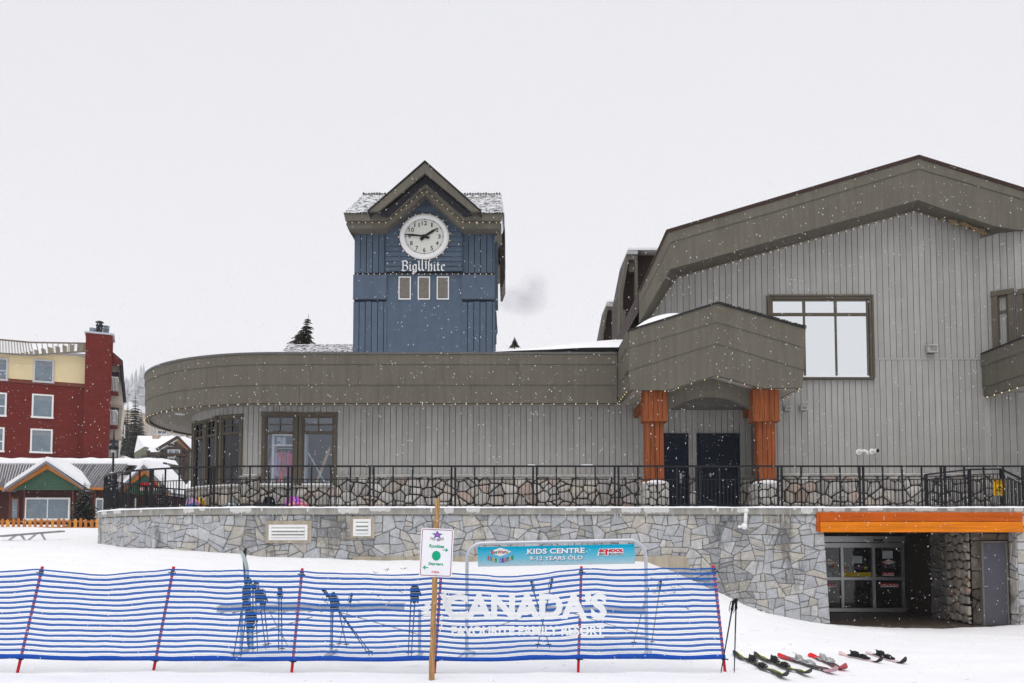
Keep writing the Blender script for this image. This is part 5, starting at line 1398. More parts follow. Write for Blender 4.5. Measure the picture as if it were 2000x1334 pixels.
for k in range(npan):
    a, b = sA + k * pl + .05, sA + (k + 1) * pl - .05
    mb = MB(); n = 20
    sub = [a + (b - a) * i / 20 for i in range(21)]
    for i in range(20):
        if i % 5: bar(mb, rp_(sub[i], zr0 + .02), rp_(sub[i], zsub), .016)
    for z_ in (zr0 + .02, zsub): band(mb, deck, a, b, z_ - .012, z_ + .012, OFFR - .012, OFFR + .012, step=.3)
    mb.build('baluster_panel', M_IRON, rail)
    for i in (0, 5, 10, 15, 20):
        mb = MB(); bar(mb, rp_(sub[i], ZC1 - .01), rp_(sub[i], ztop - .04), .036 if i % 20 else .05); 
        q = rp_(sub[i], ZC1 + .005); mb.box(q[0] - .05, q[0] + .05, q[1] - .05, q[1] + .05, q[2] - .01, q[2] + .01)
        mb.build('post', M_IRON, rail)
# second railing (ramp) on the right, and one inside the left curve
def railrun(lab, pts, group=None, hgt=None):
    """pts: (x,y,zbase,ztop)"""
    c = thing('ramp_railing', lab, 'railing', (pts[0][0], pts[0][1], pts[0][2]))
    mb = MB()
    for a, b in zip(pts, pts[1:]): bar(mb, (a[0], a[1], a[3]), (b[0], b[1], b[3]), .05, .04)
    mb.build('top_rail', M_IRON, c)
    for a, b in zip(pts, pts[1:]):
        A = Vector(a[:2]); B = Vector(b[:2]); L = (B - A).length; n = max(2, int(L / .1)); mb = MB()
        for i in range(1, n):
            t_ = i / n; q = A.lerp(B, t_); z0 = a[2] + (b[2] - a[2]) * t_; z1 = a[3] + (b[3] - a[3]) * t_ - .14
            bar(mb, (q.x, q.y, z0 + .05), (q.x, q.y, z1), .016)
        bar(mb, (a[0], a[1], a[3] - .14), (b[0], b[1], b[3] - .14), .024); bar(mb, (a[0], a[1], a[2] + .05), (b[0], b[1], b[2] + .05), .024)
        mb.build('baluster_panel', M_IRON, c)
    for i, a in enumerate(pts):
        mb = MB(); bar(mb, (a[0], a[1], a[2]), (a[0], a[1], a[3]), .07); mb.build('post', M_IRON, c)
def pz_(px, py, D): q = P(px, py, D); return (q.x, D, ZF, q.z)
railrun('short black ramp railing behind the main railing carrying the yellow caution sign', [pz_(1808, 927, 22.2), pz_(1893, 917, 23.4), pz_(1955, 916, 23.2), (P(2000, 938, 22.0).x, 22.0, ZF - .3, P(2000, 938, 22.0).z), (P(2045, 960, 22.2).x, 22.2, ZF - .5, P(2045, 960, 22.2).z)])
q0 = [(-12.4, 31.2), (-11.7, 33.2), (-10.4, 34.6)]
railrun('short black stair railing at the far left behind the curved railing', [(x, y, ZF, ZF + 1.15) for x, y in q0])
# caution sign
q = P(1941, 935, 22.0); q2 = P(1964, 967.5, 22.0)
cs = thing('caution_sign', 'yellow caution sign with a black triangle hung on the railing at the right', 'sign', ((q.x + q2.x) / 2, 22.0, q2.z))
w_, h_ = q2.x - q.x, q.z - q2.z
mb = MB(); mb.bbox(q.x, q2.x, 22.0, 22.03, q2.z, q.z, .02); mb.build('sign_board', mat('caution_yellow', (.75, .42, .01), .5, .05), cs)
mb = MB(); mb.col = (.01, .01, .01)
mb.box(q.x, q2.x, 21.996, 21.999, q.z - .17 * h_, q.z); mb.text('CAUTION', q.x + .02, q.z - .14 * h_, q2.x - .02, q.z - .03 * h_, 21.994, .002, .03, (.75, .42, .01))
tc_ = (q.x + q2.x) / 2; t1_ = q.z - .4 * h_; b1_ = q.z - .75 * h_
mb.prism([(tc_ - .12, b1_), (tc_ + .12, b1_), (tc_, t1_)], 21.994, 21.998); mb.prism([(tc_ - .08, b1_ + .025), (tc_ + .08, b1_ + .025), (tc_, t1_ - .045)], 21.991, 21.9935, (.75, .42, .01))
mb.prism([(tc_ - .03, b1_ + .04), (tc_ + .01, b1_ + .04), (tc_ + .02, b1_ + .1), (tc_ - .01, b1_ + .11)], 21.988, 21.9905)
for z in (q.z - .24 * h_, q.z - .30 * h_, q.z - .85 * h_, q.z - .91 * h_): mb.box(q.x + .07, q2.x - .07, 21.995, 21.998, z - .006, z + .006)
mb.build('sign_print', M_ATT, cs)

# ================================================================= STRING LIGHTS
M_BULB = emit('warm_bulb', (1, .74, .42), 1.1)
def strings(lab, pts, n, r=.012, dip=.0):
    """pts polyline 3D"""
    pts = [Vector(p_) for p_ in pts]; c = thing('string_lights', lab, 'string lights', pts[0], 'strings of warm fairy lights')
    L = [0]
    for a, b in zip(pts, pts[1:]): L.append(L[-1] + (b - a).length)
    def at(s_):
        for i in range(len(pts) - 1):
            if s_ <= L[i + 1]: return pts[i].lerp(pts[i + 1], (s_ - L[i]) / max(1e-9, L[i + 1] - L[i]))
        return pts[-1]
    mb = MB(); mb.tube([at(L[-1] * i / (n * 2)) - Vector((0, 0, .012 * (i % 2))) for i in range(n * 2 + 1)], .006, 4); mb.build('cable', M_BLK, c)
    base = MB(); base.smooth = True; base.ball((0, 0, 0), r, 6, 4, sz=(1, 1, 1.25)); b0 = None
    for i in range(n):
        q_ = at(L[-1] * (i + .5) / n) - Vector((0, 0, r * 1.1))
        if b0 is None: b0 = base.build('bulb', M_BULB); o_ = b0
        else: o_ = b0.copy(); C.objects.link(o_)
        o_.parent = c; o_.location = q_ - ORG[c.name]; ORG[o_.name] = ORG[c.name]
fl = [fas.at(.5 + (fas.len - .5) * i / 100, .05) for i in range(101)]
strings('fairy lights along the lower edge of the curved taupe fascia', [(p_.x, p_.y, Z[0] - .02) for p_ in fl] + [(tops[3][0][0] - .08, DP - .04, zc_ - .04)], 76)
strings('fairy lights along the lower edge of the portico fascia', [(x, DP - .04, z - .02) for x, z in tops[3]] + [(tops[3][4][0] - .06, DH - .1, zc_ - .05)], 17)
hl = XZ([(1271, 620), (1321.7, 543), (1786, 413.5), (1929, 458.5), (2000, 459)], DH - .05)
strings('fairy lights on the cable under the big hall gable', [(x, DH - .07, z) for x, z in hl], 52)
tl = XZ([(680, 431.5), (752.5, 432), (829.5, 368.5), (904, 431), (976, 432)], DE - .03)
strings('fairy lights along the eaves of the clock tower gable', [(x, DE + .08, z) for x, z in tl], 26, .015)
strings('fairy lights in a straight row under the clock tower lettering', [(tx(693), DT - .1, tz(536)), (tx(966), DT - .1, tz(536))], 25, .014)
strings('ring of fairy lights around the white clock rim', [(ccx + (ra_ + .05) * math.cos(2 * math.pi * k / 40), DC, ccz + (rb_ + .05) * math.sin(2 * math.pi * k / 40)) for k in range(41)], 21, .016)
strings('fairy lights under the dark side canopy at the right edge', [(XS + .03, y, zlo - .02) for y in (24.3, 19.6)], 13, .016)

# ================================================================= BACKPACKS ON THE TERRACE
def pack(px, D, w, h, cols, lab, lean=0):
    q = P(px, 1000, D); c = thing('backpack', lab, 'bag', (q.x, D, ZF + .03), 'bags left on the terrace')
    rg = random.Random(int(px)); mb = MB(); mb.smooth = True
    mb.ball((q.x, D, ZF + .03 + h * .5), 1, 14, 9, sz=(w / 2, w * .3, h * .52), jit=.12, rng=rg, col=cols[0]); mb.build('bag_body', M_ATT, c)
    mb = MB(); mb.smooth = True; mb.ball((q.x + w * .05, D - w * .24, ZF + .03 + h * .35), 1, 10, 6, sz=(w * .34, w * .12, h * .3), jit=.15, rng=rg, col=cols[1]); mb.build('front_pocket', M_ATT, c)
    mb = MB(); 
    for s_ in (-1, 1): mb.tube([(q.x + s_ * w * .2, D - w * .28, ZF + .05 + h * .1), (q.x + s_ * w * .3, D - w * .34, ZF + h * .5), (q.x + s_ * w * .18, D - w * .2, ZF + .03 + h)], .018, 6, col=cols[2])
    mb.tube([(q.x - .04, D, ZF + h * 1.0), (q.x, D, ZF + h * 1.1), (q.x + .04, D, ZF + h * 1.0)], .012, 6, col=cols[2]); mb.build('strap', M_ATT, c)
pack(376, 24.0, .42, .40, [(.55, .25, .45), (.03, .12, .42), (.05, .2, .45)], 'blue and pink backpack, leftmost of the bags behind the railing')
pack(391, 24.6, .30, .44, [(.75, .45, .02), (.02, .02, .02), (.03, .03, .03)], 'yellow and black backpack standing next to the blue one')
pack(450, 23.5, .42, .24, [(.45, .55, .62), (.5, .6, .7), (.2, .2, .2)], 'pale grey bag slumped low behind the railing')
pack(478, 23.0, .5, .2, [(.02, .03, .03), (.04, .09, .08), (.02, .02, .02)], 'dark green heap of a bag lying flat')
pack(506, 22.9, .45, .22, [(.015, .015, .02), (.03, .03, .035), (.02, .02, .02)], 'flat black bag lying under the shop window')
pack(525, 23.1, .36, .40, [(.008, .008, .01), (.02, .02, .022), (.01, .01, .01)], 'tall black backpack standing under the shop window')
pack(549, 23.2, .42, .2, [(.015, .015, .018), (.05, .05, .06), (.1, .1, .1)], 'low black bag left of the pink backpack')
pack(573, 23.1, .50, .40, [(.55, .12, .5), (.75, .25, .32), (.12, .05, .45)], 'pink and purple patterned backpack standing under the shop window')
pack(591, 22.9, .34, .22, [(.75, .25, .28), (.8, .4, .4), (.5, .1, .2)], 'small coral pink bag beside the patterned backpack')
# ================================================================= RED APARTMENT BUILDING
A0 = P(0, 800, 62); A1 = P(165, 800, 64.4); dv = A1 - A0
MR = Matrix.Translation((A0.x, A0.y, 0)) @ Matrix.Rotation(math.atan2(dv.y, dv.x), 4, 'Z')
def rl(px, py, w=0): return P(px, py, w, MR)
def rxz(pts, w=0): return [(rl(a, b, w).x, rl(a, b, w).z) for a, b in pts]
M_RED = mat('red_clapboard', (.152, .018, .013), .75, .12, 1.2, .15, 40, drip=.08, fine=.06)
M_CRM = mat('cream_clapboard', (.74, .62, .38), .75, .04, 1.2)
M_RTR = mat('red_trim', (.16, .045, .03), .7, .1)
red = thing('apartment_block', 'red and cream clapboard apartment block with white framed windows and a red chimney', 'building', (A0.x, A0.y, 2))
uL = rl(0, 800).x - 12; uC = rl(165, 800).x; uB = rl(212, 850).x
mb = MB(MR); mb.prism([(uL, 1), (uC + .2, 1), (uC + .2, rl(165, 757).z), (uL, rl(0, 744).z + 1.4)], .05, 14); mb.build('wall_core', M_RED, red)
zt1 = rl(165, 757).z; zt0 = rl(0, 746).z
mb = MB(MR); hboards(mb, [(uL, 2), (uC, 2), (uC, (zt0 + zt1) / 2), (uL, (zt0 + zt1) / 2)], 0, sp=.19, lap=.035, th=.06); mb.build('clapboard_wall', M_RED, red)
zc = (zt0 + zt1) / 2; zct = rl(80, 690).z - .3
mb = MB(MR); hboards(mb, [(uL, zc + .3), (uC, zc + .3), (uC, zct + .3), (uL, zct + .3)], -.02, sp=.2, lap=.025, th=.08); mb.build('cream_wall', M_CRM, red)
mb = MB(MR); mb.bbox(uL, uC, -.1, .05, zc, zc + .3, .02); mb.build('belt_trim', M_RTR, red)
mb = MB(MR); mb.box(uL, uC, .02, 13, zc + .3, zct + .3); mb.build('cream_wall_core', M_CRM, red)
# snow covered metal awning roof
rt = [rl(-60, 658, .5), rl(0, 663.5, .5), rl(60, 669, .6), (rl(175, 671, .5))]
rbm = [rl(-60, 686, -.5), rl(0, 689.5, -.5), rl(65, 693, -.5), rl(172, 685, -.5)]
M_RSN = MS
mb = MB(MR); mb.smooth = False
for i in range(3):
    mb.add([rbm[i], rbm[i + 1], rt[i + 1], rt[i]], [[0, 1, 2, 3]])
    u_ = Vector((0, .1, -.09)); mb.add([rbm[i] + u_, rbm[i + 1] + u_, rt[i + 1] + u_, rt[i] + u_], [[3, 2, 1, 0]])
mb.build('snowy_roof', MS, red)
mb = MB(MR)
def rseg(t):
    t = t * 3; i = min(2, int(t)); f = t - i; return rbm[i].lerp(rbm[i + 1], f), rt[i].lerp(rt[i + 1], f)
for k in range(34):
    a, b = rseg(k / 33); mb.tube([a + Vector((0, -.03, .03)), b + Vector((0, -.03, .03))], .028, 4)
for i in range(3): mb.tube([rt[i], rt[i + 1]], .09, 4); mb.tube([rbm[i], rbm[i + 1]], .05, 4)
a, b = rseg(.93); c_, d_ = rseg(1.0); mb.add([a + Vector((0, -.02, .02)), c_ + Vector((.1, -.02, .02)), d_ + Vector((.1, -.02, .02)), b + Vector((0, -.02, .02))], [[0, 1, 2, 3]])
for k in range(9):
    t_ = .55 + k * .042; a, b = rseg(t_); a2, b2_ = rseg(t_ + .025); f = .1 + .1 * k
    mb.add([a + Vector((0, -.02, .02)), a2 + Vector((0, -.02, .02)), a2.lerp(b2_, f * .8) + Vector((0, -.02, .02)), a.lerp(b, f) + Vector((0, -.02, .02))], [[0, 1, 2, 3]])
mb.build('roof_ribs', mat('brown_roof_metal', (.20, .17, .13), .6, .2), red)
mb = MB(MR); mb.box(uL, uC, .3, 13, zct + .2, zct + .6); mb.build('roof_top', MS, red)
# chimney block
ucl, ucr = rl(164, 790, -.5).x, rl(216, 790, -.5).x
zk = rl(190, 652, -.5).z
mb = MB(MR)
hboards(mb, [(ucl, 2), (rl(212, 850, -.5).x + .05, 2), (rl(216, 700, -.5).x + 0, rl(216, 700, -.5).z), (rl(217, 652, -.5).x, zk), (ucl, zk)], -.5, sp=.19, lap=.035, th=.08)
mb.prism([(ucl + .03, 2), (ucr - .15, 2), (ucr + .02, zk), (ucl + .03, zk)], -.42, 2.2)
mb.build('chimney', M_RED, red)
mb = MB(MR); mb.bbox(ucl - .1, ucr + .15, -.6, 2.2, zk, zk + .14, .02); mb.build('chimney_cap', mat('pale_cap', (.5, .52, .56), .6, .1), red)
M_FLU = mat('flue_grey', (.19, .23, .28), .5, .2, 3)
for px, w, zt_, capd in ((181, 12, 641, 0), (194, 12, 627, 1), (207, 11, 636, 1)):
    q = rl(px, 650, .3); t_ = rl(px, zt_, .3); r_ = w / 2 / 25.5; mb = MB(MR); mb.smooth = True
    h = t_.z - (zk + .14)
    pr_ = [(r_, 0), (r_, h * (.6 if capd else 1))] + ([(r_ * 1.15, h * .6), (r_ * 1.15, h * .72), (r_ * .8, h * .74), (r_ * .8, h * .85), (r_ * 1.3, h * .87), (r_ * 1.3, h * .93), (r_ * .6, h)] if capd else [])
    mb.lathe(pr_, (q.x, q.y, zk + .14), 14); mb.build('flue', M_FLU if px != 194 else mat('flue_dark', (.035, .04, .045), .5, .2), red)
# gable end to the right, receding
mb = MB(MR)
ue = ucr - .05
mb.prism([(ue - .6, rl(217, 690).z), (ue, rl(217, 683).z), (rl(237, 706).x, rl(237, 706).z), (rl(237, 706).x, rl(237, 709).z), (ue - .6, rl(217, 709).z)], .3, 1.5); mb.build('gable_trim', M_RED, red)
mb = MB(MR); mb.add([rl(236, 706, 1.4), rl(243.5, 786, 5), rl(243.5, 786, 8), rl(236, 706, 8)], [[0, 1, 2, 3]]); mb.add([rl(217, 690, .9), rl(238, 704, .9), rl(238, 704, 8), rl(217, 690, 8)], [[0, 1, 2, 3]])
mb.tube([rl(217, 688, .8), rl(237, 705, 1), rl(239, 735, 1.4), rl(244, 786, 2)], .14, 5); mb.build('side_roof_edge', M_SHG, red)
M_BEI = mat('beige_stucco', (.50, .44, .37), .8, .05)
mb = MB(MR); mb.prism([(ue - .3, 2), (rl(236, 880, 3.5).x - .9, 2), (rl(242, 785, 3.5).x, rl(242, 785, 3.5).z), (rl(236, 708, 3.5).x, rl(236, 708, 3.5).z), (ue - .3, rl(217, 705, 3.5).z)], 3.5, 12); mb.build('side_wall', M_BEI, red)
for zt_, zb_, xr_ in ((738, 764, 230), (803, 830, 228.5), (869, 893, 226)):
    f = rl(xr_, zb_, .9); l_ = rl(213, zb_, .9)
    mb = MB(MR); mb.box(l_.x - .3, f.x, .9, 3.4, f.z - .28, f.z - .02); mb.build('balcony_slab', M_RED, red)
    mb = MB(MR); mb.box(l_.x - .3, f.x + .35, 1.6, 3.4, f.z - 1.0, f.z - .282); mb.build('balcony_ceiling', M_BEI, red)
    mb = MB(MR); zt2 = rl(xr_, zt_, .9).z
    for i in range(7): x = l_.x + (f.x - l_.x) * i / 6; mb.box(x - .02, x + .02, .92, .96, f.z - .02, zt2)
    mb.box(l_.x, f.x, .9, .98, zt2, zt2 + .07); mb.box(f.x - .05, f.x + .01, .9, 3, zt2, zt2 + .07); mb.build('balcony_railing', M_WHT, red)
    mb = MB(MR); mb.box(f.x + .5, f.x + .6, 2.2, 2.3, f.z - .9, f.z + .2); mb.box(l_.x, f.x + .6, 2.2, 2.28, f.z - .7, f.z - .62); mb.build('balcony_railing', M_WHT, red)
    mb = MB(MR); mb.box(l_.x + .1, l_.x + .65, 3.3, 3.45, f.z + .02, f.z + 2.0); mb.build('balcony_door', M_WIN, red)
# windows
def bwin(x0, y0, x1, y1, frame, parent=red, M=MR, lw=0, glass=None, split=0):
    a = P(x0, y0, lw, M); b = P(x1, y1, lw, M); mb = MB(M); t_ = .12
    xa, xb = a.x, b.x
    mb.bbox(xa, xa + t_, lw - .1, lw + .02, b.z, a.z, .01); mb.bbox(xb - t_, xb, lw - .1, lw + .02, b.z, a.z, .01); mb.bbox(xa + t_, xb - t_, lw - .1, lw + .02, a.z - t_, a.z, .01); mb.bbox(xa - .04, xb + .04, lw - .14, lw + .02, b.z - .06, b.z + t_ * .7, .01)
    if split == 1: m_ = b.z + (a.z - b.z) * .42; mb.box(xa + t_, xb - t_, lw - .06, lw + .02, m_ - .035, m_ + .035)
    if split == 2: m_ = (xa + xb) / 2; mb.box(m_ - .035, m_ + .035, lw - .06, lw + .02, b.z + t_, a.z - t_)
    fo = mb.build('window', frame, parent)
    mb = MB(M); mb.box(xa + t_, xb - t_, lw - .05, lw - .045, b.z + t_ * .6, a.z - t_); mb.build('pane', glass or M_WBL, fo)
    if split != 2:
        mb = MB(M); mb.box(xa + t_ + .02, xb - t_ - .02, lw - .052, lw - .0505, a.z - t_ - (a.z - b.z) * .22, a.z - t_); mb.build('blind', mat_blind, fo)
mat_blind = mat('grey_blind', (.22, .25, .27), .3, .1)
M_GRF = mat('grey_window_frame', (.52, .52, .55), .5, .05)
bwin(66, 701, 105, 748, M_GRF, lw=-.03); bwin(63, 769, 104, 817, M_WHT); bwin(60, 837, 102, 885, M_WHT)
bwin(-25, 697, 15, 743, M_GRF, lw=-.03, split=1); bwin(-28, 765, 12.5, 813, M_WHT, split=1); bwin(-32, 833, 8, 882, M_WHT, split=1)

# ================================================================= LOW GREEN GABLED SHOP IN FRONT
D3 = 58.0
M_MET = mat('grey_ribbed_roof_metal', (.19, .185, .20), .5, .1, 2)
M_GRN = mat('green_clapboard', (.045, .10, .065), .75, .1, 1.5)
M_ORT = mat('orange_trim', (.45, .16, .035), .6, .15, 2)
M_DRW = mat('dark_red_wall', (.06, .018, .016), .8, .15, 2)
low = thing('low_shop', 'low shop with green gable and ribbed snowy roof below the red block', 'building', (P(100, 1000, D3).x, D3, 2))
xa, xb = P(-80, 1000, D3).x, P(212, 1000, D3).x
ze = P(100, 952, D3).z
mb = MB(); hboards(mb, [(xa, 1.8), (xb, 1.8), (xb, ze), (xa, ze)], D3, sp=.25, lap=.03, th=.1); mb.box(xa, xb, D3 + .08, D3 + 6, 1.8, ze); mb.build('wall', M_DRW, low)
r0, r1 = P(-80, 952, D3 - .8), P(212, 953, D3 - .8); s0, s1 = P(-80, 902, D3 + 2.5), P(255, 903, D3 + 2.5)
mb = MB(); mb.add([r0, r1, s1, s0], [[0, 1, 2, 3]]); mb.add([r0 - Vector((0, 0, .1)), r1 - Vector((0, 0, .1)), s1 - Vector((0, 0, .1)), s0 - Vector((0, 0, .1))], [[3, 2, 1, 0]]); mb.build('ribbed_roof', M_MET, low)
mb = MB(); mb.smooth = True
rg = random.Random(2)
for k in range(60):     # snow lying in the roof pans
    t0 = k / 60; w = (s1.x - s0.x) / 60
    if .62 < t0 < .98 and rg.random() < .15: continue
    up = rg.uniform(.05, .35) if t0 < .75 else rg.uniform(0, .6)
    a_, b_ = r0.lerp(r1, t0), s0.lerp(s1, t0); c_ = a_.lerp(b_, up if rg.random() < .7 else 0)
    lft = Vector((0, -.02, .04)); wv = Vector((w * rg.uniform(.3, .5), 0, 0))
    mb.add([c_ + lft, c_ + lft + wv, b_ + lft + wv, b_ + lft], [[0, 1, 2, 3]])
mb.build('roof_snow', MS, low)
mb = MB()
for k in range(120):
    t0 = k / 120; a_, b_ = r0.lerp(r1, t0), s0.lerp(s1, t0); mb.tube([a_ + Vector((0, -.03, .05)), b_ + Vector((0, -.03, .05))], .03, 4)
mb.build('roof_ribs', M_MET, low)
mb = MB(); mb.smooth = True   # thick snow along the ridge
n = 60; vs = []; fs = []
for i in range(n + 1):
    q = s0.lerp(P(322, 903, D3 + 2.5), i / n); h = .30 + .12 * mn.noise(Vector((i * .3, 0, 0))) - (0.3 if i == n else 0)
    vs += [(q.x, q.y - .35, q.z - .25), (q.x, q.y - .3, q.z + h * .3), (q.x, q.y, q.z + h), (q.x, q.y + 2.5, q.z + h * 1.2)]
for i in range(n):
    for j in range(3): fs.append([i * 4 + j, i * 4 + 4 + j, i * 4 + 5 + j, i * 4 + 1 + j])
mb.add(vs, fs); mb.build('ridge_snow', MS, low)
mb = MB(); mb.bbox(xa, xb, D3 - .85, D3 - .8, r0.z - .18, r0.z, .01); mb.build('eave_board', M_ORT, low)
def ggable(px0, pxp, px1, pyb, pyp, D, dep, nm='green_gable'):
    a, p_, b = P(px0, pyb, D), P(pxp, pyp, D), P(px1, pyb, D)
    mb = MB(); hboards(mb, [(a.x, a.z), (b.x, b.z), (p_.x, p_.z)], D + .1, sp=.2, lap=.03, th=.1); g_ = mb.build(nm, M_GRN, low)
    dz = .34; k1 = .12
    mb = MB(); mb.prism([(a.x - .25, a.z - .08), (p_.x, p_.z - dz + .1), (p_.x, p_.z + .1), (a.x - .45, a.z - .08)], D - .12, D + .06); mb.prism([(b.x + .25, b.z - .08), (b.x + .45, b.z - .08), (p_.x, p_.z + .1), (p_.x, p_.z - dz + .1)], D - .12, D + .06); mb.build('gable_trim', M_ORT, g_)
    mb = MB(); mb.prism([(a.x - .6, a.z - .1), (a.x - .45, a.z - .1), (p_.x, p_.z + .1), (p_.x, p_.z + .28)], D - .3, D + dep); mb.prism([(b.x + .45, b.z - .1), (b.x + .6, b.z - .1), (p_.x, p_.z + .28), (p_.x, p_.z + .1)], D - .3, D + dep); mb.build('gable_roof', M_MET, g_)
    mb = MB(); mb.smooth = False; t_ = .32
    mb.prism([(a.x - .5, a.z + .1), (p_.x, p_.z + .28), (p_.x, p_.z + .28 + t_), (a.x - .35, a.z + .22 + t_ * .7)], D - .2, D + dep); mb.prism([(b.x + .5, b.z + .1), (b.x + .35, b.z + .22 + t_ * .7), (p_.x, p_.z + .28 + t_), (p_.x, p_.z + .28)], D - .2, D + dep); mb.build('gable_snow', MS, g_)
    return g_, a, b, p_
ggable(25, 94, 160, 957, 909, D3 - 1.0, 2.2)
bwin(50, 972, 137, 1015, M_WHT, low, I4, D3 - .03, split=2); bwin(21, 972, 38, 1015, M_RTR, low, I4, D3 - .03); bwin(187, 973, 204, 1015, M_WHT, low, I4, D3 - .03)
for px in (18, 46, 141, 184): x = P(px, 980, D3 - .1).x; mb = MB(); mb.bbox(x, x + .12, D3 - .14, D3 - .04, 1.8, ze - .2, .01); mb.build('trim_post', M_RTR, low)
# second gable is its own kiosk with red sign, mostly behind the railing
kio = thing('green_kiosk', 'small green gabled kiosk with a red sign behind the curved railing', 'building', (P(285, 1000, 52).x, 52, 1.8))
low_, low = low, kio
g2, a, b, p_ = ggable(240, 284, 322, 966, 917, 52, 3.5)
low = low_
mb = MB(); hboards(mb, [(a.x - .1, 1.6), (b.x + .1, 1.6), (b.x + .1, a.z), (a.x - .1, a.z)], 52.1, sp=.25, lap=.03, th=.1); mb.box(a.x - .1, b.x + .1, 52.2, 56, 1.6, a.z); mb.build('wall', M_DRW, kio)
mb = MB(); q = P(272, 942, 51.9); q2 = P(302, 958, 51.9); mb.text('Ski', q.x, q2.z, q.x + (q2.x - q.x) * .4, q.z, 51.98, .05, .04, (.5, .01, .02)); mb.text('Shop', q.x + (q2.x - q.x) * .45, q2.z, q2.x, q.z - .05, 51.98, .05, .04, (.5, .01, .02)); 
mb.v = []; mb.f = []; mb.c = []; mb.sm = []; mb.uv = []
mb.box(q.x, q2.x, 51.93, 51.98, q.z - .25, q.z, (.4, .01, .02)); mb.box(q.x, q2.x + .1, 51.93, 51.98, q2.z, q.z - .33, (.6, .6, .6))
for i in range(5): mb.box(q.x + i * .2, q.x + i * .2 + .05, 51.91, 51.93, q2.z, q.z - .3, (.4, .01, .02))
mb.build('sign_board', M_ATT, kio)
mb = MB()
for px in (262, 282, 308): x = P(px, 980, 51.9).x; mb.box(x, x + .12, 51.95, 52.05, 1.6, P(px, 973, 52).z)
mb.build('white_post', M_WHT, kio)

# orange picket fence
pf = thing('picket_fence', 'low orange wooden picket fence standing in the snow in front of the low shop', 'fence', (P(90, 1030, 47).x, 47, 1.9))
rg = random.Random(6); x0, x1 = P(-120, 1030, 47).x, P(194, 1030, 47).x
mb = MB(); x = x0; n = 0; k_ = []
while x < x1:
    zb = ground_z(x, 47) - .1; zt = P(1000, 1012.5 + 1.5 * math.sin(n * 1.7), 47).z; w = .16 + .03 * (n % 3 == 0)
    lean = rg.uniform(-.03, .03)
    mb = MB(); mb.prism([(x, zb), (x + w, zb), (x + w + lean, zt - .09), (x + w / 2 + lean, zt), (x + lean, zt - .09)], 46.97, 47.0); 
    if len(k_) < 95: mb.build('picket', M_ORT if n % 4 else mat_pk if 'mat_pk' in globals() else globals().setdefault('mat_pk', mat('orange_picket', (.62, .27, .05), .6, .2, 5)), pf)
    k_.append(1); x += .32 + rg.uniform(-.02, .02); n += 1
mb = MB(); zr_ = P(1000, 1020, 47).z
mb.box(x0, x1, 47.01, 47.05, zr_, zr_ + .09); mb.box(x0, x1, 47.01, 47.05, zr_ - .35, zr_ - .26); mb.build('fence_rail', M_ORT, pf)
# street lamp
q = P(222, 866, 38); b_ = P(222, 990, 38)
la = thing('street_lamp', 'slender black street lamp with a bell shade in front of the red block', 'lamp', (q.x, 38, ground_z(q.x, 38)))
mb = MB(); mb.smooth = True; zs0 = ground_z(q.x, 38) - .1; zh = P(222, 876, 38).z
mb.tube([(q.x, 38, zs0), (q.x, 38, zs0 + .8), (q.x, 38, zh)], [.09, .06, .045], 10); mb.build('pole', M_IRON, la)
mb = MB(); mb.smooth = True; mb.lathe([(.20, -.12), (.24, -.02), (.2, .06), (.09, .14), (.06, .28), (.03, .5), (.012, .95)], (q.x, 38, zh + .05), 14); mb.build('lamp_shade', M_IRON, la)
mb = MB(); mb.smooth = True; mb.ball((q.x, 38, zh - .08), .12, 10, 6); mb.build('globe', mat('lamp_globe', (.5, .5, .48), .3, .02), la)
# snowy bench / slide rail
q0 = P(-8, 1049, 26); q1 = P(116, 1039, 28)
be = thing('snowy_bench', 'grey metal bench with slanted legs half buried in snow at the left edge', 'bench', P(30, 1062, 26))
mb = MB(); d_ = (q1 - q0); n_ = Vector((0, .35, 0)); u_ = Vector((0, 0, .05))
mb.add([q0, q1, q1 + n_, q0 + n_, q0 + u_, q1 + u_, q1 + n_ + u_, q0 + n_ + u_], [[3, 2, 1, 0], [4, 5, 6, 7], [0, 1, 5, 4], [1, 2, 6, 5], [2, 3, 7, 6], [3, 0, 4, 7]]); mb.build('plank', mat('weathered_grey_plank', (.33, .34, .33), .7, .15, 4), be)
for t_ in (.3, .62):
    a = q0.lerp(q1, t_); mb = MB(); g_ = ground_z(a.x - .25, a.y) - .05
    bar(mb, a + Vector((0, .02, 0)), (a.x - .3, a.y, g_), .05); bar(mb, a + Vector((.0, .3, 0)), (a.x + .15, a.y + .3, g_), .05); mb.build('leg', M_GALV, be)
mb = MB(); mb.smooth = True; mb.add([q0 + u_ * 1.1, q1 + u_ * 1.1, q1 + n_ + u_ * 1.8, q0 + n_ + u_ * 2], [[0, 1, 2, 3]]); mb.build('snow_cover', MS, be)

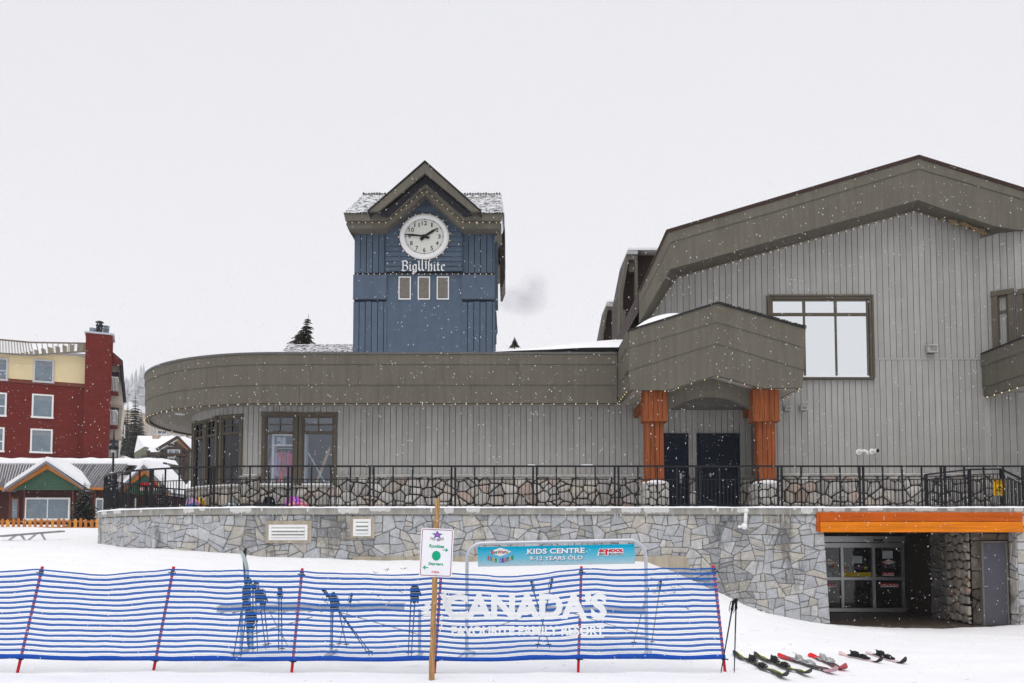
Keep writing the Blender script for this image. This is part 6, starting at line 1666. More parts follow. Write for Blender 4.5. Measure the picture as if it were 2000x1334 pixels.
# ================================================================= CHALETS AND FAR BUILDINGS
D4 = 105.0
M_SAG = mat('sage_wall', (.17, .175, .13), .8, .1); M_DKW = mat('dark_brown_timber', (.06, .042, .035), .8, .15)
ch = thing('timber_chalet', 'dark timber chalet with sage walls, balconies and a snow covered roof beyond the railing', 'building', (P(320, 900, D4).x, D4, 2))
def pp(pts, D): return XZ(pts, D)
mb = MB(); mb.prism(pp([(262, 1000), (290, 1000), (290, 884), (283, 872), (262, 884)], D4 + 2), D4 + 2, D4 + 12); mb.prism(pp([(288, 1000), (420, 1000), (420, 880), (288, 884)], D4 + 2.2), D4 + 2.2, D4 + 12); mb.build('wall', M_SAG, ch)
mb = MB(); mb.prism(pp([(314, 1000), (372, 1000), (372, 876), (347, 860), (320, 876), (314, 878)], D4), D4, D4 + 3); mb.build('gable_bay', M_SAG, ch)
mb = MB(); mb.add([P(289, 885, D4 + 1.5), P(318, 885, D4 + 1.5), P(350, 852, D4 + 7), P(269, 851, D4 + 7)], [[0, 1, 2, 3]]); mb.add([P(269, 851, D4 + 7), P(289, 885, D4 + 1.5), P(262, 884, D4 + 13), P(262, 884, D4 + 13)], [[0, 1, 2]])
mb.add([P(306, 877, D4 - .6), P(318, 876, D4 - .6), P(347, 854, D4 - .6), P(335, 850, D4 + 6), P(300, 868, D4 + 6)], [[0, 1, 2, 3, 4]]); mb.add([P(347, 854, D4 - .6), P(374, 880, D4 - .6), P(395, 868, D4 + 6), P(360, 852, D4 + 6)], [[0, 1, 2, 3]])
mb.build('snowy_roof', MS, ch)
mb = MB()
for a, b in (((306, 878), (347, 853.5)), ((347, 853.5), (374, 881)), ((289, 885.5), (318, 885.5))): bar(mb, P(a[0], a[1], D4 - .7), P(b[0], b[1], D4 - .7), .3, .3)
for px in (290, 316, 323, 357, 366): bar(mb, P(px, 1000, D4 - .1), P(px, 880, D4 - .1), .35)
for py in (888, 911): bar(mb, P(316, py, D4 - .25), P(368, py, D4 - .25), .35)
bar(mb, P(328, 868, D4 - .3), P(366, 868 + 8, D4 - .3), .2); bar(mb, P(328, 875, D4 - .3), P(366, 875, D4 - .3), .25)
mb.build('timber_frame', M_DKW, ch)
mb = MB(); bar(mb, P(348, 860, D4 - .5), P(368, 878, D4 - .5), .4, .2); mb.build('orange_brace', M_ORT, ch)
for w_ in ((293, 890, 306, 903), (277, 890, 286, 903), (328, 878, 352, 888), (328, 892, 341, 909), (342, 892, 352, 909), (331, 916, 354, 928), (328, 865, 340, 873), (355, 903, 362, 908)):
    bwin(*w_, M_DKW if w_[0] != 328 else M_WHT, ch, I4, D4 - .15 if w_[0] > 310 else D4 + 2.1 if w_[0] > 290 else D4 + 1.9, glass=M_WBL, split=2)
mb = MB(); a, b = P(326, 907, D4 - .9), P(364, 910, D4 - .9)
for i in range(14): x = a.x + (b.x - a.x) * i / 13; mb.box(x - .03, x + .03, D4 - .95, D4 - .88, b.z, a.z + .6)
mb.box(a.x, b.x, D4 - .98, D4 - .86, a.z + .6, a.z + .72); mb.box(a.x, b.x, D4 - 1, D4, b.z - .1, b.z); mb.build('balcony', M_DKW, ch)
mb = MB(); a, b = P(297, 849, D4 + 6), P(309, 862, D4 + 6); mb.bbox(a.x, b.x, D4 + 6, D4 + 7.5, b.z, a.z, .1); mb.build('chimney', mat('tan_stone', (.42, .33, .25), .9, .3, 2), ch)
fb = thing('beige_lodge', 'pale beige lodge high behind the timber chalet under the curved eave', 'building', (P(330, 850, 150).x, 150, 2))
mb = MB(); mb.prism(pp([(292, 900), (410, 900), (410, 780), (292, 770)], 150), 150, 165); mb.build('wall', mat('pale_beige_wall', (.46, .43, .39), .8, .06, .5), fb)
mb = MB(); mb.prism(pp([(300, 853), (352, 853), (352, 848), (300, 848)], 149.8), 149.6, 150); mb.build('ledge', M_GRF, fb)
bwin(307, 840, 326, 848, M_WHT, fb, I4, 149.9, split=2)
sc2 = thing('snowy_cottage', 'small snow buried cottage roof with a dark dormer beside the red block', 'building', (P(250, 900, 80).x, 80, 2))
mb = MB(); mb.prism(pp([(226, 960), (272, 960), (262, 905), (240, 890), (226, 895)], 80), 80, 84); mb.build('snowy_roof', MS, sc2)
mb = MB(); mb.prism(pp([(236, 902), (254, 902), (246, 894)], 79.8), 79.7, 80); mb.build('dormer', M_DKW, sc2)
sc3 = thing('far_snowy_roof', 'far snow covered roof with red trim right of the red block', 'building', (P(250, 795, 140).x, 140, 2))
mb = MB(); mb.prism(pp([(240, 793), (252, 784), (262, 788), (262, 800), (240, 800)], 140), 140, 146); mb.build('snowy_roof', MS, sc3)
mb = MB(); mb.prism(pp([(240, 800), (262, 800), (262, 860), (240, 860)], 140.5), 140.5, 146); mb.build('wall', M_BEI, sc3)
sb = thing('snow_bank', 'smooth snow bank behind the curved railing at the pavilion corner', 'snow bank', (P(345, 960, 60).x, 60, 1.8))
mb = MB(); mb.smooth = True; nx_ = 30; vs = []; fs = []
for j in range(8):
    for i in range(nx_ + 1):
        u = i / nx_; x = P(305, 960, 60).x + u * 7.5; zt_ = P(1000, 932, 60).z
        vs.append((x, 56 + j * .9, 1.7 + (zt_ - 1.7) * min(1, (j / 5)) ** .6 * min(1, u * 3.2) + .08 * mn.noise(Vector((x, j, 0)))))
for j in range(7):
    for i in range(nx_): fs.append([j * (nx_ + 1) + i, j * (nx_ + 1) + i + 1, (j + 1) * (nx_ + 1) + i + 1, (j + 1) * (nx_ + 1) + i])
mb.add(vs, fs); mb.build('snow_pile', MS, sb)

# ================================================================= TREES
M_NDL = mat('conifer_needles', (.032, .040, .028), .9, .5, 3)
M_NDB = mat('brown_needles', (.075, .062, .045), .9, .5, 3)
M_TRK = mat('bark', (.06, .045, .035), .9, .3, 8)
def conifer(lab, px, pyt, D, hpx, wpx, seed, needle=M_NDL, snow=.25, group='conifers', levels=None, dens=1.0, cat='tree', nm='conifer_tree', zbase=None, lean=0):
    t_ = P(px, pyt, D); s_ = D / F; H = hpx * s_; Rr = wpx * s_ / 2
    zb = t_.z - H
    c = thing(nm, lab, cat, (t_.x, D, zb), group)
    rg = random.Random(seed); mb = MB(); mb.tube([(t_.x - lean * H, D, zb - .2), (t_.x, D, t_.z)], [Rr * .08 + .02, .01], 7)
    fo = MB(); sn = MB(); n = levels or int(16 + hpx / 7)
    for i in range(n):
        u = (i + rg.uniform(-.3, .3)) / n; u = max(.01, min(.98, u))
        z = zb + H * (.06 + .93 * u); r = Rr * (1 - u) ** .85 * rg.uniform(.7, 1.12) + Rr * .04
        m_ = max(4, int((5 + 7 * (1 - u)) * dens)); a0 = rg.uniform(0, 6.28)
        for k in range(m_):
            a = a0 + 6.283 * k / m_ + rg.uniform(-.3, .3); rr = r * rg.uniform(.65, 1.1)
            d = Vector((math.cos(a), math.sin(a), 0)); sd = Vector((-d.y, d.x, 0))
            st_p = Vector((t_.x, D, z)); 
            st_p.x -= lean * (t_.z - z)
            if lean and (d.x > .15 and rg.random() < .25): continue
            if lean and d.x < -.5 and u < .9: rr *= 1.35
            if rr > .3: mb.tube([st_p, st_p + d * rr * .9 - Vector((0, 0, rr * .22))], [.018 + rr * .012, .006], 4, cap=False)
            q = 5 if hpx > 60 else 3
            for j in range(q * 2):
                f = (j + .8) / (q * 2) ; drop = rr * (.12 * f + .22 * f * f)
                ctr = st_p + d * rr * f - Vector((0, 0, drop)); wd = rr * (.30 * (1 - f) + .12) * rg.uniform(.7, 1.3)
                for sg in (-1, 1):
                    tip = ctr + sd * sg * wd + d * wd * .7 - Vector((0, 0, wd * rg.uniform(.15, .5)))
                    b0 = ctr - d * wd * .28; b1 = ctr + d * wd * .28 
                    fo.add([b0, b1, tip + d * wd * .15, tip - d * wd * .15 - Vector((0, 0, wd * .18))], [[0, 1, 2, 3]])
                    fo.add([b0, b1, b1 + sd * sg * wd * .4 - Vector((0, 0, wd * .55))], [[0, 1, 2]])
                if rg.random() < snow:
                    u_ = Vector((0, 0, .02 + wd * .08)); sn.add([ctr - d * wd * .5 + u_, ctr + sd * wd * .35 + u_ * .4, ctr + d * wd * .5 + u_ * .4, ctr - sd * wd * .35 + u_ * .4], [[0, 1, 2, 3]])
    mb.build('trunk', M_TRK, c); fo.build('crown', needle, c)
    if sn.v: sn.build('branch_snow', MS, c)
    return c
conifer('tall dark conifer between the red block and the curved eave', 265, 762, 128, 150, 56, 1, snow=.5, dens=.75)
conifer('slim conifer just left of the tallest dark conifer', 250, 778, 132, 130, 36, 2, snow=.5, dens=.75)
conifer('young snowy fir standing against the low shop behind the picket fence', 166, 940, 50, 92, 70, 3, snow=.4, group=None)
conifer('brownish conifer tip rising above the shingle roof left of the tower', 603, 614, 48, 330, 185, 4, needle=M_NDB, snow=.1, dens=1.5, levels=78, group=None, lean=.16)
conifer('small snowy conifer beside the timber chalet', 257, 868, 78, 60, 34, 6, snow=.5)
conifer('thin young tree behind the railing left of the curved shop', 318, 925, 42, 78, 40, 7, snow=.5, dens=.6, group=None)
conifer('tiny conifer tip just above the roof snow right of the tower', 1005, 657, 70, 20, 22, 8, needle=M_NDB, snow=.2, group=None)
conifer('narrow dark conifer behind the timber chalet at its right', 366, 835, 118, 70, 26, 9, snow=.4)
for k, (px, py, h, w) in enumerate(((243, 800, 70, 26), (276, 800, 80, 30), (249, 825, 60, 30), (262, 815, 70, 30))):
    conifer(['dark conifer hugging the right side of the red block', 'right hand conifer of the dark clump near the eave', 'low conifer at the foot of the dark clump', 'middle conifer of the dark clump'][k], px, py, 134 + k * 3, h, w, 20 + k, snow=.35)
# far trees on the slope, haze fading put into their pale colour: individuals too many and too small, one forest
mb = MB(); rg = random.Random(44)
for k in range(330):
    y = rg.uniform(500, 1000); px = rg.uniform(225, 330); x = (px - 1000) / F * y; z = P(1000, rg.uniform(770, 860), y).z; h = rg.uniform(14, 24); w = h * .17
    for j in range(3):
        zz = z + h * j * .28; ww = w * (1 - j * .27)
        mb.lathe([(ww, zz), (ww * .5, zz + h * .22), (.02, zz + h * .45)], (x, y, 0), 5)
o = mb.build('far_forest', mat('haze_faded_forest', (.42, .44, .46), .95, .4, .2)); tag(o, 'faint misty forest on the far slope right of the red block', 'forest', kind='stuff')
# ================================================================= SAFETY NET IN THE FOREGROUND
YN = 9.92
posts = [((-185, 1105), (-235, 1306)), ((83, 1106.5), (36, 1305)), ((339.5, 1106.5), (300, 1309)), ((590.5, 1110), (570, 1310)), ((862, 1113), (849, 1308)), ((1135.5, 1106), (1129.5, 1306)), ((1393, 1104), (1415.5, 1306))]
M_RPO = mat('red_pole_plastic', (.55, .02, .025), .45, .08, 5)
def ynet(x, z): return YN + .025 * math.sin(x * 2.1) + .012 * math.sin(x * 5.3 + z * 3) + .03 * math.sin(z * 2.2)
PL = []
for a, b in posts:
    A = P(a[0], a[1] + 0, YN + .10); B = P(b[0], b[1], YN + .10); PL.append((A, B))
labs = ['far left leaning red net pole outside the corner', 'leaning red pole at the left end of the blue net, leftmost in view', 'second leaning red net pole from the left', 'red net pole left of the ski poles with gloves, third from the left', 'red net pole just behind the round wooden sign post', 'red net pole under the kids centre banner', 'red pole at the right end of the blue net leaning left']
for i, (A, B) in enumerate(PL):
    if i == 0: continue
    g = B.z; c = thing('net_pole', labs[i], 'pole', (B.x, B.y, g), 'red poles holding the blue net')
    mb = MB(); mb.smooth = True; d = (A - B).normalized(); mb.tube([B - d * .15, B, A.lerp(B, .03), A], .0175, 10); mb.build('shaft', M_RPO, c)
    for t_ in (.055, .90): mb = MB(); q = A.lerp(B, t_); mb.tube([q - d * .02, q + d * .02], .026, 8); bar(mb, q + Vector((-.04, -.03, .0)), q + Vector((.05, -.03, -.01)), .014); mb.build('clip', M_BLK, c)
NR, NU = 44, 26
def netpoint(i, u, v):
    """i panel, u 0..1 across, v 0 (bottom) .. 1 (top)"""
    (A, B), (A2, B2) = PL[i], PL[i + 1]
    tb, tt = .895, .018
    a = A.lerp(B, tb + (tt - tb) * v); b = A2.lerp(B2, tb + (tt - tb) * v); q = a.lerp(b, u)
    s_ = 4 * u * (1 - u)
    q.z -= s_ * (.035 + .03 * math.sin(i * 2.1)) * (.25 + .75 * v)
    q.z += (.008 * math.sin(u * 9 + i * 2 + v * 5) + .010 * mn.noise(Vector((u * 5 + i * 7, v * 3, 1))) + .005 * mn.noise(Vector((u * 14 + i * 7, v * 11, 4)))) * min(1, 6 * u, 6 * (1 - u)) * (1 if v > .02 else .3)
    q.y = ynet(q.x, q.z) 
    return q
net = thing('safety_net', 'blue and white striped snow safety net stretched across the foreground with white lettering', 'net', (0, YN, .1))
mb = MB(); mb.smooth = True; mh = MB(); mh.smooth = True
for i in range(len(PL) - 1):
    vs = []; fs = []; uv = []
    for r_ in range(NR + 1):
        for c_ in range(NU + 1): vs.append(netpoint(i, c_ / NU, .04 + .96 * r_ / NR))
    for r_ in range(NR):
        for c_ in range(NU):
            fs.append([r_ * (NU + 1) + c_, r_ * (NU + 1) + c_ + 1, (r_ + 1) * (NU + 1) + c_ + 1, (r_ + 1) * (NU + 1) + c_])
            uv.append([((i + c_ / NU) * 1.6, r_ / NR), ((i + (c_ + 1) / NU) * 1.6, r_ / NR), ((i + (c_ + 1) / NU) * 1.6, (r_ + 1) / NR), ((i + c_ / NU) * 1.6, (r_ + 1) / NR)])
    mb.add(vs, fs, uvs=uv)
    vs = []; fs = []
    for r_, v_, o_ in ((0, 0, 0), (1, 0.0, -.012), (2, .04, -.012), (3, .05, 0)):
        for c_ in range(NU + 1): q = netpoint(i, c_ / NU, v_); q.y += o_; vs.append(q)
    for r_ in range(3):
        for c_ in range(NU): fs.append([r_ * (NU + 1) + c_, r_ * (NU + 1) + c_ + 1, (r_ + 1) * (NU + 1) + c_ + 1, (r_ + 1) * (NU + 1) + c_])
    mh.add(vs, fs)
def netmat():
    m = bpy.data.materials.new('striped_net'); m.use_nodes = True; nt = m.node_tree; b = nt.nodes['Principled BSDF']; b.inputs['Roughness'].default_value = .6
    b.inputs['Specular IOR Level'].default_value = .2
    uvn = nt.nodes.new('ShaderNodeUVMap'); sp_ = nt.nodes.new('ShaderNodeSeparateXYZ'); nt.links.new(uvn.outputs[0], sp_.inputs[0])
    def math_(op, a, b_=None):
        n = nt.nodes.new('ShaderNodeMath'); n.operation = op
        for k, x in ((0, a), (1, b_)):
            if x is None: continue
            if isinstance(x, (int, float)): n.inputs[k].default_value = x
            else: nt.links.new(x, n.inputs[k])
        return n.outputs[0]
    N = 16.0
    fr_ = math_('FRACT', math_('ADD', math_('MULTIPLY', sp_.outputs[1], N), .30))
    stripe = math_('LESS_THAN', fr_, .46)                       # blue woven band
    mid = math_('LESS_THAN', math_('ABSOLUTE', math_('SUBTRACT', fr_, .68)), .07)   # thin pale thread between bands
    th_ = math_('LESS_THAN', math_('FRACT', math_('MULTIPLY', sp_.outputs[0], 90)), .12)   # vertical strands
    nz_ = nt.nodes.new('ShaderNodeTexNoise'); nz_.inputs['Scale'].default_value = 60; nt.links.new(uvn.outputs[0], nz_.inputs['Vector'])
    mx = nt.nodes.new('ShaderNodeMix'); mx.data_type = 'RGBA'; nt.links.new(stripe, mx.inputs[0]); mx.inputs[6].default_value = (.30, .40, .66, 1); mx.inputs[7].default_value = (.009, .100, .40, 1)
    mx2 = nt.nodes.new('ShaderNodeMix'); mx2.data_type = 'RGBA'; nt.links.new(math_('MULTIPLY', mid, math_('SUBTRACT', 1, stripe)), mx2.inputs[0]); nt.links.new(mx.outputs[2], mx2.inputs[6]); mx2.inputs[7].default_value = (.50, .52, .58, 1)
    nt.links.new(mx2.outputs[2], b.inputs['Base Color'])
    al = math_('MAXIMUM', math_('MULTIPLY', stripe, math_('ADD', .90, math_('MULTIPLY', nz_.outputs['Fac'], .1))), math_('ADD', .03, math_('ADD', math_('MULTIPLY', mid, .5), math_('MULTIPLY', th_, .04))))
    nt.links.new(al, b.inputs['Alpha'])
    return m
M_NET = netmat(); M_HEM = mat('blue_hem', (.012, .075, .40), .6, .15, 30, .3, 80)
mb.build('net_mesh', M_NET, net); mh.build('hem', M_HEM, net)
# printed white lettering on the net
M_LET = mat('net_print_white', (.84, .86, .88), .6, .02, 5, alpha=.90)
def nettext(txt, x0, y0, x1, y1, bold, nm):
    a = P(x0, y1, YN); b = P(x1, y0, YN); t_ = MB(); t_.text(txt, a.x, a.z, b.x, b.z, 0, .0, bold)
    me = bpy.data.meshes.new('tmp'); me.from_pydata([tuple(v) for v in t_.v], [], t_.f)
    mb = MB(); fs = []; vs = []
    # only front faces
    vs = [(v.x, ynet(v.x, v.z) - .006, v.z) for v in t_.v]
    src = text_mesh(txt, bold, 0)
    fs = [list(p.vertices) for p in src.polygons if p.normal.z > .5]
    mb.add(vs, fs); mb.build(nm, M_LET, net); bpy.data.meshes.remove(me)
nettext("CANADA'S", 868, 1158, 1186, 1210, .045, 'lettering')
nettext('FAVOURITE FAMILY RESORT', 882, 1223, 1181, 1242, .035, 'lettering')
mb = MB()
for pts in ([(828, 1182), (846, 1170), (838, 1186)], [(818, 1190), (842, 1184), (836, 1197)], [(846, 1162), (856, 1186), (848, 1192)], [(858, 1160), (872, 1158), (862, 1190), (874, 1188)], [(820, 1205), (840, 1196), (850, 1204), (838, 1203)], [(862, 1200), (872, 1208), (858, 1212)], [(840, 1212), (850, 1210), (846, 1228)], [(866, 1216), (858, 1240), (862, 1216)]):
    q = [P(a, b, YN) for a, b in pts]; mb.add([(v.x, ynet(v.x, v.z) - .006, v.z) for v in q], [list(range(len(q)))])
mb.build('leaf_emblem', M_LET, net)

# ================================================================= WOODEN POST SIGN
YS = 9.5
A = P(854.5, 973, YS); B = P(843, 1322, YS); d = (A - B).normalized()
po = thing('sign_post', 'round weathered wooden post carrying the white rookies sign', 'post', (B.x, YS, B.z))
mb = MB(); mb.smooth = True; n = 22; pts = [B - d * .2 + (A - B + d * .2) * i / n + Vector((.003 * math.sin(i * 1.3), 0, 0)) for i in range(n + 1)]
mb.tube(pts, [.0345 - .006 * i / n + .0012 * math.sin(i * 2.1) for i in range(n)] + [.024], 14); mb.build('shaft', mat('split_wood', (.42, .25, .11), .75, .45, 7, .6, 30, stretch=(6, 6, .7), fine=.12), po)
mb = MB(); 
for py in (1037, 1122): q = P(851, py, YS - .065); mb.lathe([(.006, 0), (.006, .008)], q, 8, 'y')
mb.build('bolt', M_GALV, po)
rs = thing('rookies_sign', 'white rookies and starters sign with a green dot and arrows on the wooden post', 'sign', P(851, 1127, YS - .05))
cen = P(852.5, 1079.5, YS - .05); MSg = Matrix.Translation(cen) @ Matrix.Rotation(math.radians(2.6), 4, 'Y')
w2 = (P(885, 1079, YS - .05).x - P(821, 1079, YS - .05).x) / 2; h2 = (P(852, 1032, YS - .05).z - P(852, 1127, YS - .05).z) / 2
def rrect(w, h, r, n=6):
    o = []
    for cx_, cz_, a0 in ((w - r, h - r, 0), (-w + r, h - r, 90), (-w + r, -h + r, 180), (w - r, -h + r, 270)):
        for k in range(n + 1): a = R(a0 + 90 * k / n); o.append((cx_ + r * math.cos(a), cz_ + r * math.sin(a)))
    return o
mb = MB(MSg); mb.prism(rrect(w2, h2, .03), -.004, .004); mb.build('sign_panel', mat('white_sign', (.82, .82, .86), .4, .02, 3), rs)
mb = MB(MSg)
def ring2(mb, w, h, r, t_, y, col):
    o = rrect(w, h, r); i_ = rrect(w - t_, h - t_, max(.002, r - t_)); n = len(o)
    mb.add([(a, y, b) for a, b in o] + [(a, y, b) for a, b in i_], [[k, k + n, (k + 1) % n + n, (k + 1) % n] for k in range(n)], col)
ring2(mb, w2 - .012, h2 - .012, .022, .0045, -.0055, (.38, .03, .08)); ring2(mb, w2 - .0165, h2 - .0165, .018, .0025, -.0056, (.06, .04, .2))
GR = (.01, .36, .20)
mb.text('Rookies', -.085, .055, .085, .095, -.005, .001, .03, GR); mb.text('Starters', -.085, -.145, .085, -.11, -.005, .001, .03, GR)
mb.prism([(.05 * math.cos(2 * math.pi * k / 28), -.035 + .056 * math.sin(2 * math.pi * k / 28)) for k in range(28)], -.0065, -.0045, GR)
def arrow(mb, x0, x1, z, s_=1):
    d_ = 1 if x1 > x0 else -1; t_ = .0045
    mb.box(x0, x1 - d_ * .01, -.0065, -.0045, z - t_, z + t_, GR)
    mb.prism([(x1, z), (x1 - d_ * .028, z + .022), (x1 - d_ * .034, z + .013), (x1 - d_ * .014, z), (x1 - d_ * .034, z - .013), (x1 - d_ * .028, z - .022)], -.0072, -.0048, GR)
arrow(mb, .07, .135, .035); arrow(mb, -.085, -.15, -.175)
# star and coloured arched words
st5 = []
for k in range(10):
    a = math.pi / 2 + math.pi * k / 5; r_ = .052 if k % 2 == 0 else .024; st5.append((r_ * 1.25 * math.cos(a), .205 + r_ * .9 * math.sin(a)))
mb.prism(st5, -.0065, -.0045, (.08, .10, .33)); mb.prism([(x * .55, .205 + (z - .205) * .5) for x, z in st5], -.0078, -.0067, (.4, .12, .4))
letters(mb, 'KIDS CENTRE', 0, .135, .15, .028, -.005, .55)
mb.text('SCHOOL', -.045, -.232, .045, -.212, -.006, .001, .05, (.6, .02, .03), .2)
mb.box(-.055, .055, -.0062, -.0052, -.236, -.208, (.82, .82, .86))
mb.build('sign_print', M_ATT, rs)

# ================================================================= SKI RACKS
def gz(x, y): return ground_z(x, y)
YR = 11.3
M_RCK = mat('galvanised_rack', (.42, .44, .48), .45, .12, 8, metal=.35)
r1 = thing('ski_rack', 'long low galvanised ski rack with slotted top bar behind the blue net', 'rack', (P(620, 1270, YR).x, YR, 0))
a, b = P(423, 1192, YR), P(790, 1187, YR)
mb = MB(); mb.smooth = False; n = 15
mb.add([a + Vector((0, 0, .05)), b + Vector((0, 0, .05)), b + Vector((0, .0, -.03)), a + Vector((0, 0, -.03)), a + Vector((0, .14, .06)), b + Vector((0, .14, .06))], [[3, 2, 1, 0], [0, 1, 5, 4]])
for i in range(n): q = a.lerp(b, (i + .5) / n); bar(mb, q + Vector((-.02, -.06, -.035)), q + Vector((.05, .0, -.02)), .016)
mb.build('top_bar', M_RCK, r1)
for px in (472, 648, 820):
    q = P(px, 1190, YR + .07); mb = MB(); mb.tube([(q.x, q.y, q.z), (q.x, q.y, gz(q.x, YR) - .05)], .022, 8); mb.tube([(q.x - .02, q.y - .25, gz(q.x, YR) + .03), (q.x + .02, q.y + .25, gz(q.x, YR) + .03)], .022, 8); mb.build('leg', M_RCK, r1)
mb = MB()
for (x0, y0), (x1, y1) in (((472, 1245), (610, 1205)), ((660, 1195), (820, 1240)), ((526, 1195), (562, 1262))): mb.tube([P(x0, y0, YR + .1), P(x1, y1, YR + .1)], .008, 5)
mb.build('brace', M_RCK, r1)
YK = 11.25
r2 = thing('banner_frame', 'tall rounded pipe frame of a ski rack holding the turquoise kids centre banner', 'frame', (P(1087, 1275, YK).x, YK, 0))
xl, xr = P(912, 1150, YK).x, P(1262, 1150, YK).x; ztl, ztr = P(950, 1061, YK).z, P(1225, 1055, YK).z
rr_ = .22; pts = [(xl, YK, gz(xl, YK) - .1), (xl, YK, ztl - rr_)]
for k in range(1, 9): a_ = R(90 * k / 9); pts.append((xl + rr_ - rr_ * math.cos(a_), YK, ztl - rr_ + rr_ * math.sin(a_)))
pts += [(xl + rr_, YK, ztl), (xr - rr_, YK, ztr)]
for k in range(1, 9): a_ = R(90 * k / 9); pts.append((xr - rr_ + rr_ * math.sin(a_), YK, ztr - rr_ + rr_ * math.cos(a_)))
pts += [(xr, YK, ztr - rr_), (xr, YK, gz(xr, YK) - .1)]
mb = MB(); mb.smooth = True; mb.tube(pts, .024, 12); mb.build('pipe_arch', M_GALV, r2)
mb = MB()
for x in (xl, xr): mb.tube([(x - .1, YK - .25, gz(x, YK) + .04), (x, YK, gz(x, YK) + .1), (x + .1, YK + .25, gz(x, YK) + .04)], .02, 8)
mb.build('foot', M_GALV, r2)
mb = MB(); q0, q1 = P(912, 1188, YK), P(1262, 1196, YK)
mb.add([q0 + Vector((0, 0, .04)), q1 + Vector((0, 0, .04)), q1 + Vector((0, 0, -.03)), q0 + Vector((0, 0, -.03)), q0 + Vector((0, .13, .05)), q1 + Vector((0, .13, .05))], [[3, 2, 1, 0], [0, 1, 5, 4]]); mb.build('rack_bar', M_RCK, r2)
mb = MB(); mb.tube([P(925, 1240, YK + .05), P(1050, 1195, YK + .05)], .007, 5); mb.tube([P(1110, 1195, YK + .05), P(1255, 1240, YK + .05)], .007, 5); mb.tube([P(1180, 1244, YK + .05), P(1262, 1244, YK + .05)], .01, 5); mb.build('brace', M_RCK, r2)
# banner
bn = thing('kids_centre_banner', 'turquoise to white banner reading kids centre hung in the pipe frame', 'banner', P(1087, 1108, YK))
tl_, tr_, br_, bl_ = P(933, 1068.5, YK), P(1239.5, 1062.5, YK), P(1239.5, 1101.5, YK), P(933.5, 1107, YK)
ang = math.atan2(tr_.z - tl_.z, tr_.x - tl_.x); MBn = Matrix.Translation(bl_) @ Matrix.Rotation(-ang, 4, 'Y')
Wb = (tr_ - tl_).length; Hb = tl_.z - bl_.z
def banmat():
    m = mat('banner_print', (1, 1, 1), .45, .03, 6); nt = m.node_tree; b = nt.nodes['Principled BSDF']
    uvn = nt.nodes.new('ShaderNodeUVMap'); sp_ = nt.nodes.new('ShaderNodeSeparateXYZ'); nt.links.new(uvn.outputs[0], sp_.inputs[0])
    n_ = nt.nodes.new('ShaderNodeTexNoise'); n_.inputs['Scale'].default_value = 9; n_.inputs['Detail'].default_value = 4; nt.links.new(uvn.outputs[0], n_.inputs['Vector'])
    ad = nt.nodes.new('ShaderNodeMath'); ad.operation = 'MULTIPLY_ADD'; nt.links.new(n_.outputs['Fac'], ad.inputs[0]); ad.inputs[1].default_value = .22; nt.links.new(sp_.outputs[1], ad.inputs[2])
    r_ = nt.nodes.new('ShaderNodeValToRGB'); e = r_.color_ramp.elements; e[0].position = .05; e[0].color = (.52, .62, .66, 1); e[1].position = 1.0; e[1].color = (.0, .40, .62, 1); x = e.new(.5); x.color = (.16, .52, .66, 1)
    nt.links.new(ad.outputs[0], r_.inputs[0]); nt.links.new(r_.outputs[0], b.inputs['Base Color']); return m
mb = MB(MBn); mb.add([(0, 0, 0), (Wb, 0, 0), (Wb, 0, Hb), (0, 0, Hb)], [[0, 1, 2, 3]], uvs=[[(0, 0), (8, 0), (8, 1), (0, 1)]])
mb.add([(0, .012, 0), (Wb, .012, 0), (Wb, .012, Hb), (0, .012, Hb)], [[3, 2, 1, 0]], uvs=[[(0, 1), (8, 1), (8, 0), (0, 0)]])
mb.add([(0, 0, 0), (Wb, 0, 0), (Wb, .012, 0), (0, .012, 0), (0, 0, Hb), (Wb, 0, Hb), (Wb, .012, Hb), (0, .012, Hb)], [[3, 2, 1, 0], [4, 5, 6, 7], [0, 3, 7, 4], [2, 1, 5, 6]], uvs=[[(0, 0)] * 4] * 4)
mb.build('banner_panel', banmat(), bn)
mb = MB(MBn); s_ = Wb / 322.0   # zoom units
def bx(u): return (u - 175) / 1613 * Wb
def bz_(v): return Hb * (1 - (v - 150) / 200)
for dx_, dz_, c_ in ((.006, -.006, (.05, .10, .16)), (0, 0, (.86, .87, .88))):
    y_ = -.002 if dx_ else -.005
    mb.text('KIDS CENTRE', bx(683) + dx_, bz_(232) + dz_, bx(1275) + dx_, bz_(178) + dz_, y_, .001, .03, c_)
    mb.text('9-12 YEARS OLD', bx(705) + dx_, bz_(297) + dz_, bx(1252) + dx_, bz_(257) + dz_, y_, .001, .02, c_)
for x_, z0, z1 in (): pass
mb.prism([(bx(300), bz_(205)), (bx(345), bz_(182)), (bx(408), bz_(160)), (bx(470), bz_(182)), (bx(520), bz_(202)), (bx(470), bz_(228)), (bx(408), bz_(248)), (bx(345), bz_(228))], -.003, -.001, (.85, .83, .80))
cl_ = [(.5, .03, .03), (.05, .05, .3), (.02, .3, .1), (.5, .03, .03), (.35, .05, .3), (.05, .1, .4), (.5, .03, .03), (.6, .3, .02)]
for i, c_ in enumerate('BigWhite'):
    w_ = [30, 10, 22, 38, 20, 10, 14, 20][i]; x_ = 312 + sum([30, 10, 22, 38, 20, 10, 14, 20][:i]) * 1.08 
    mb.text(c_, bx(x_), bz_(222), bx(x_ + w_), bz_(188 if c_ in 'BWht' else 196), -.004, .001, .04, cl_[i])
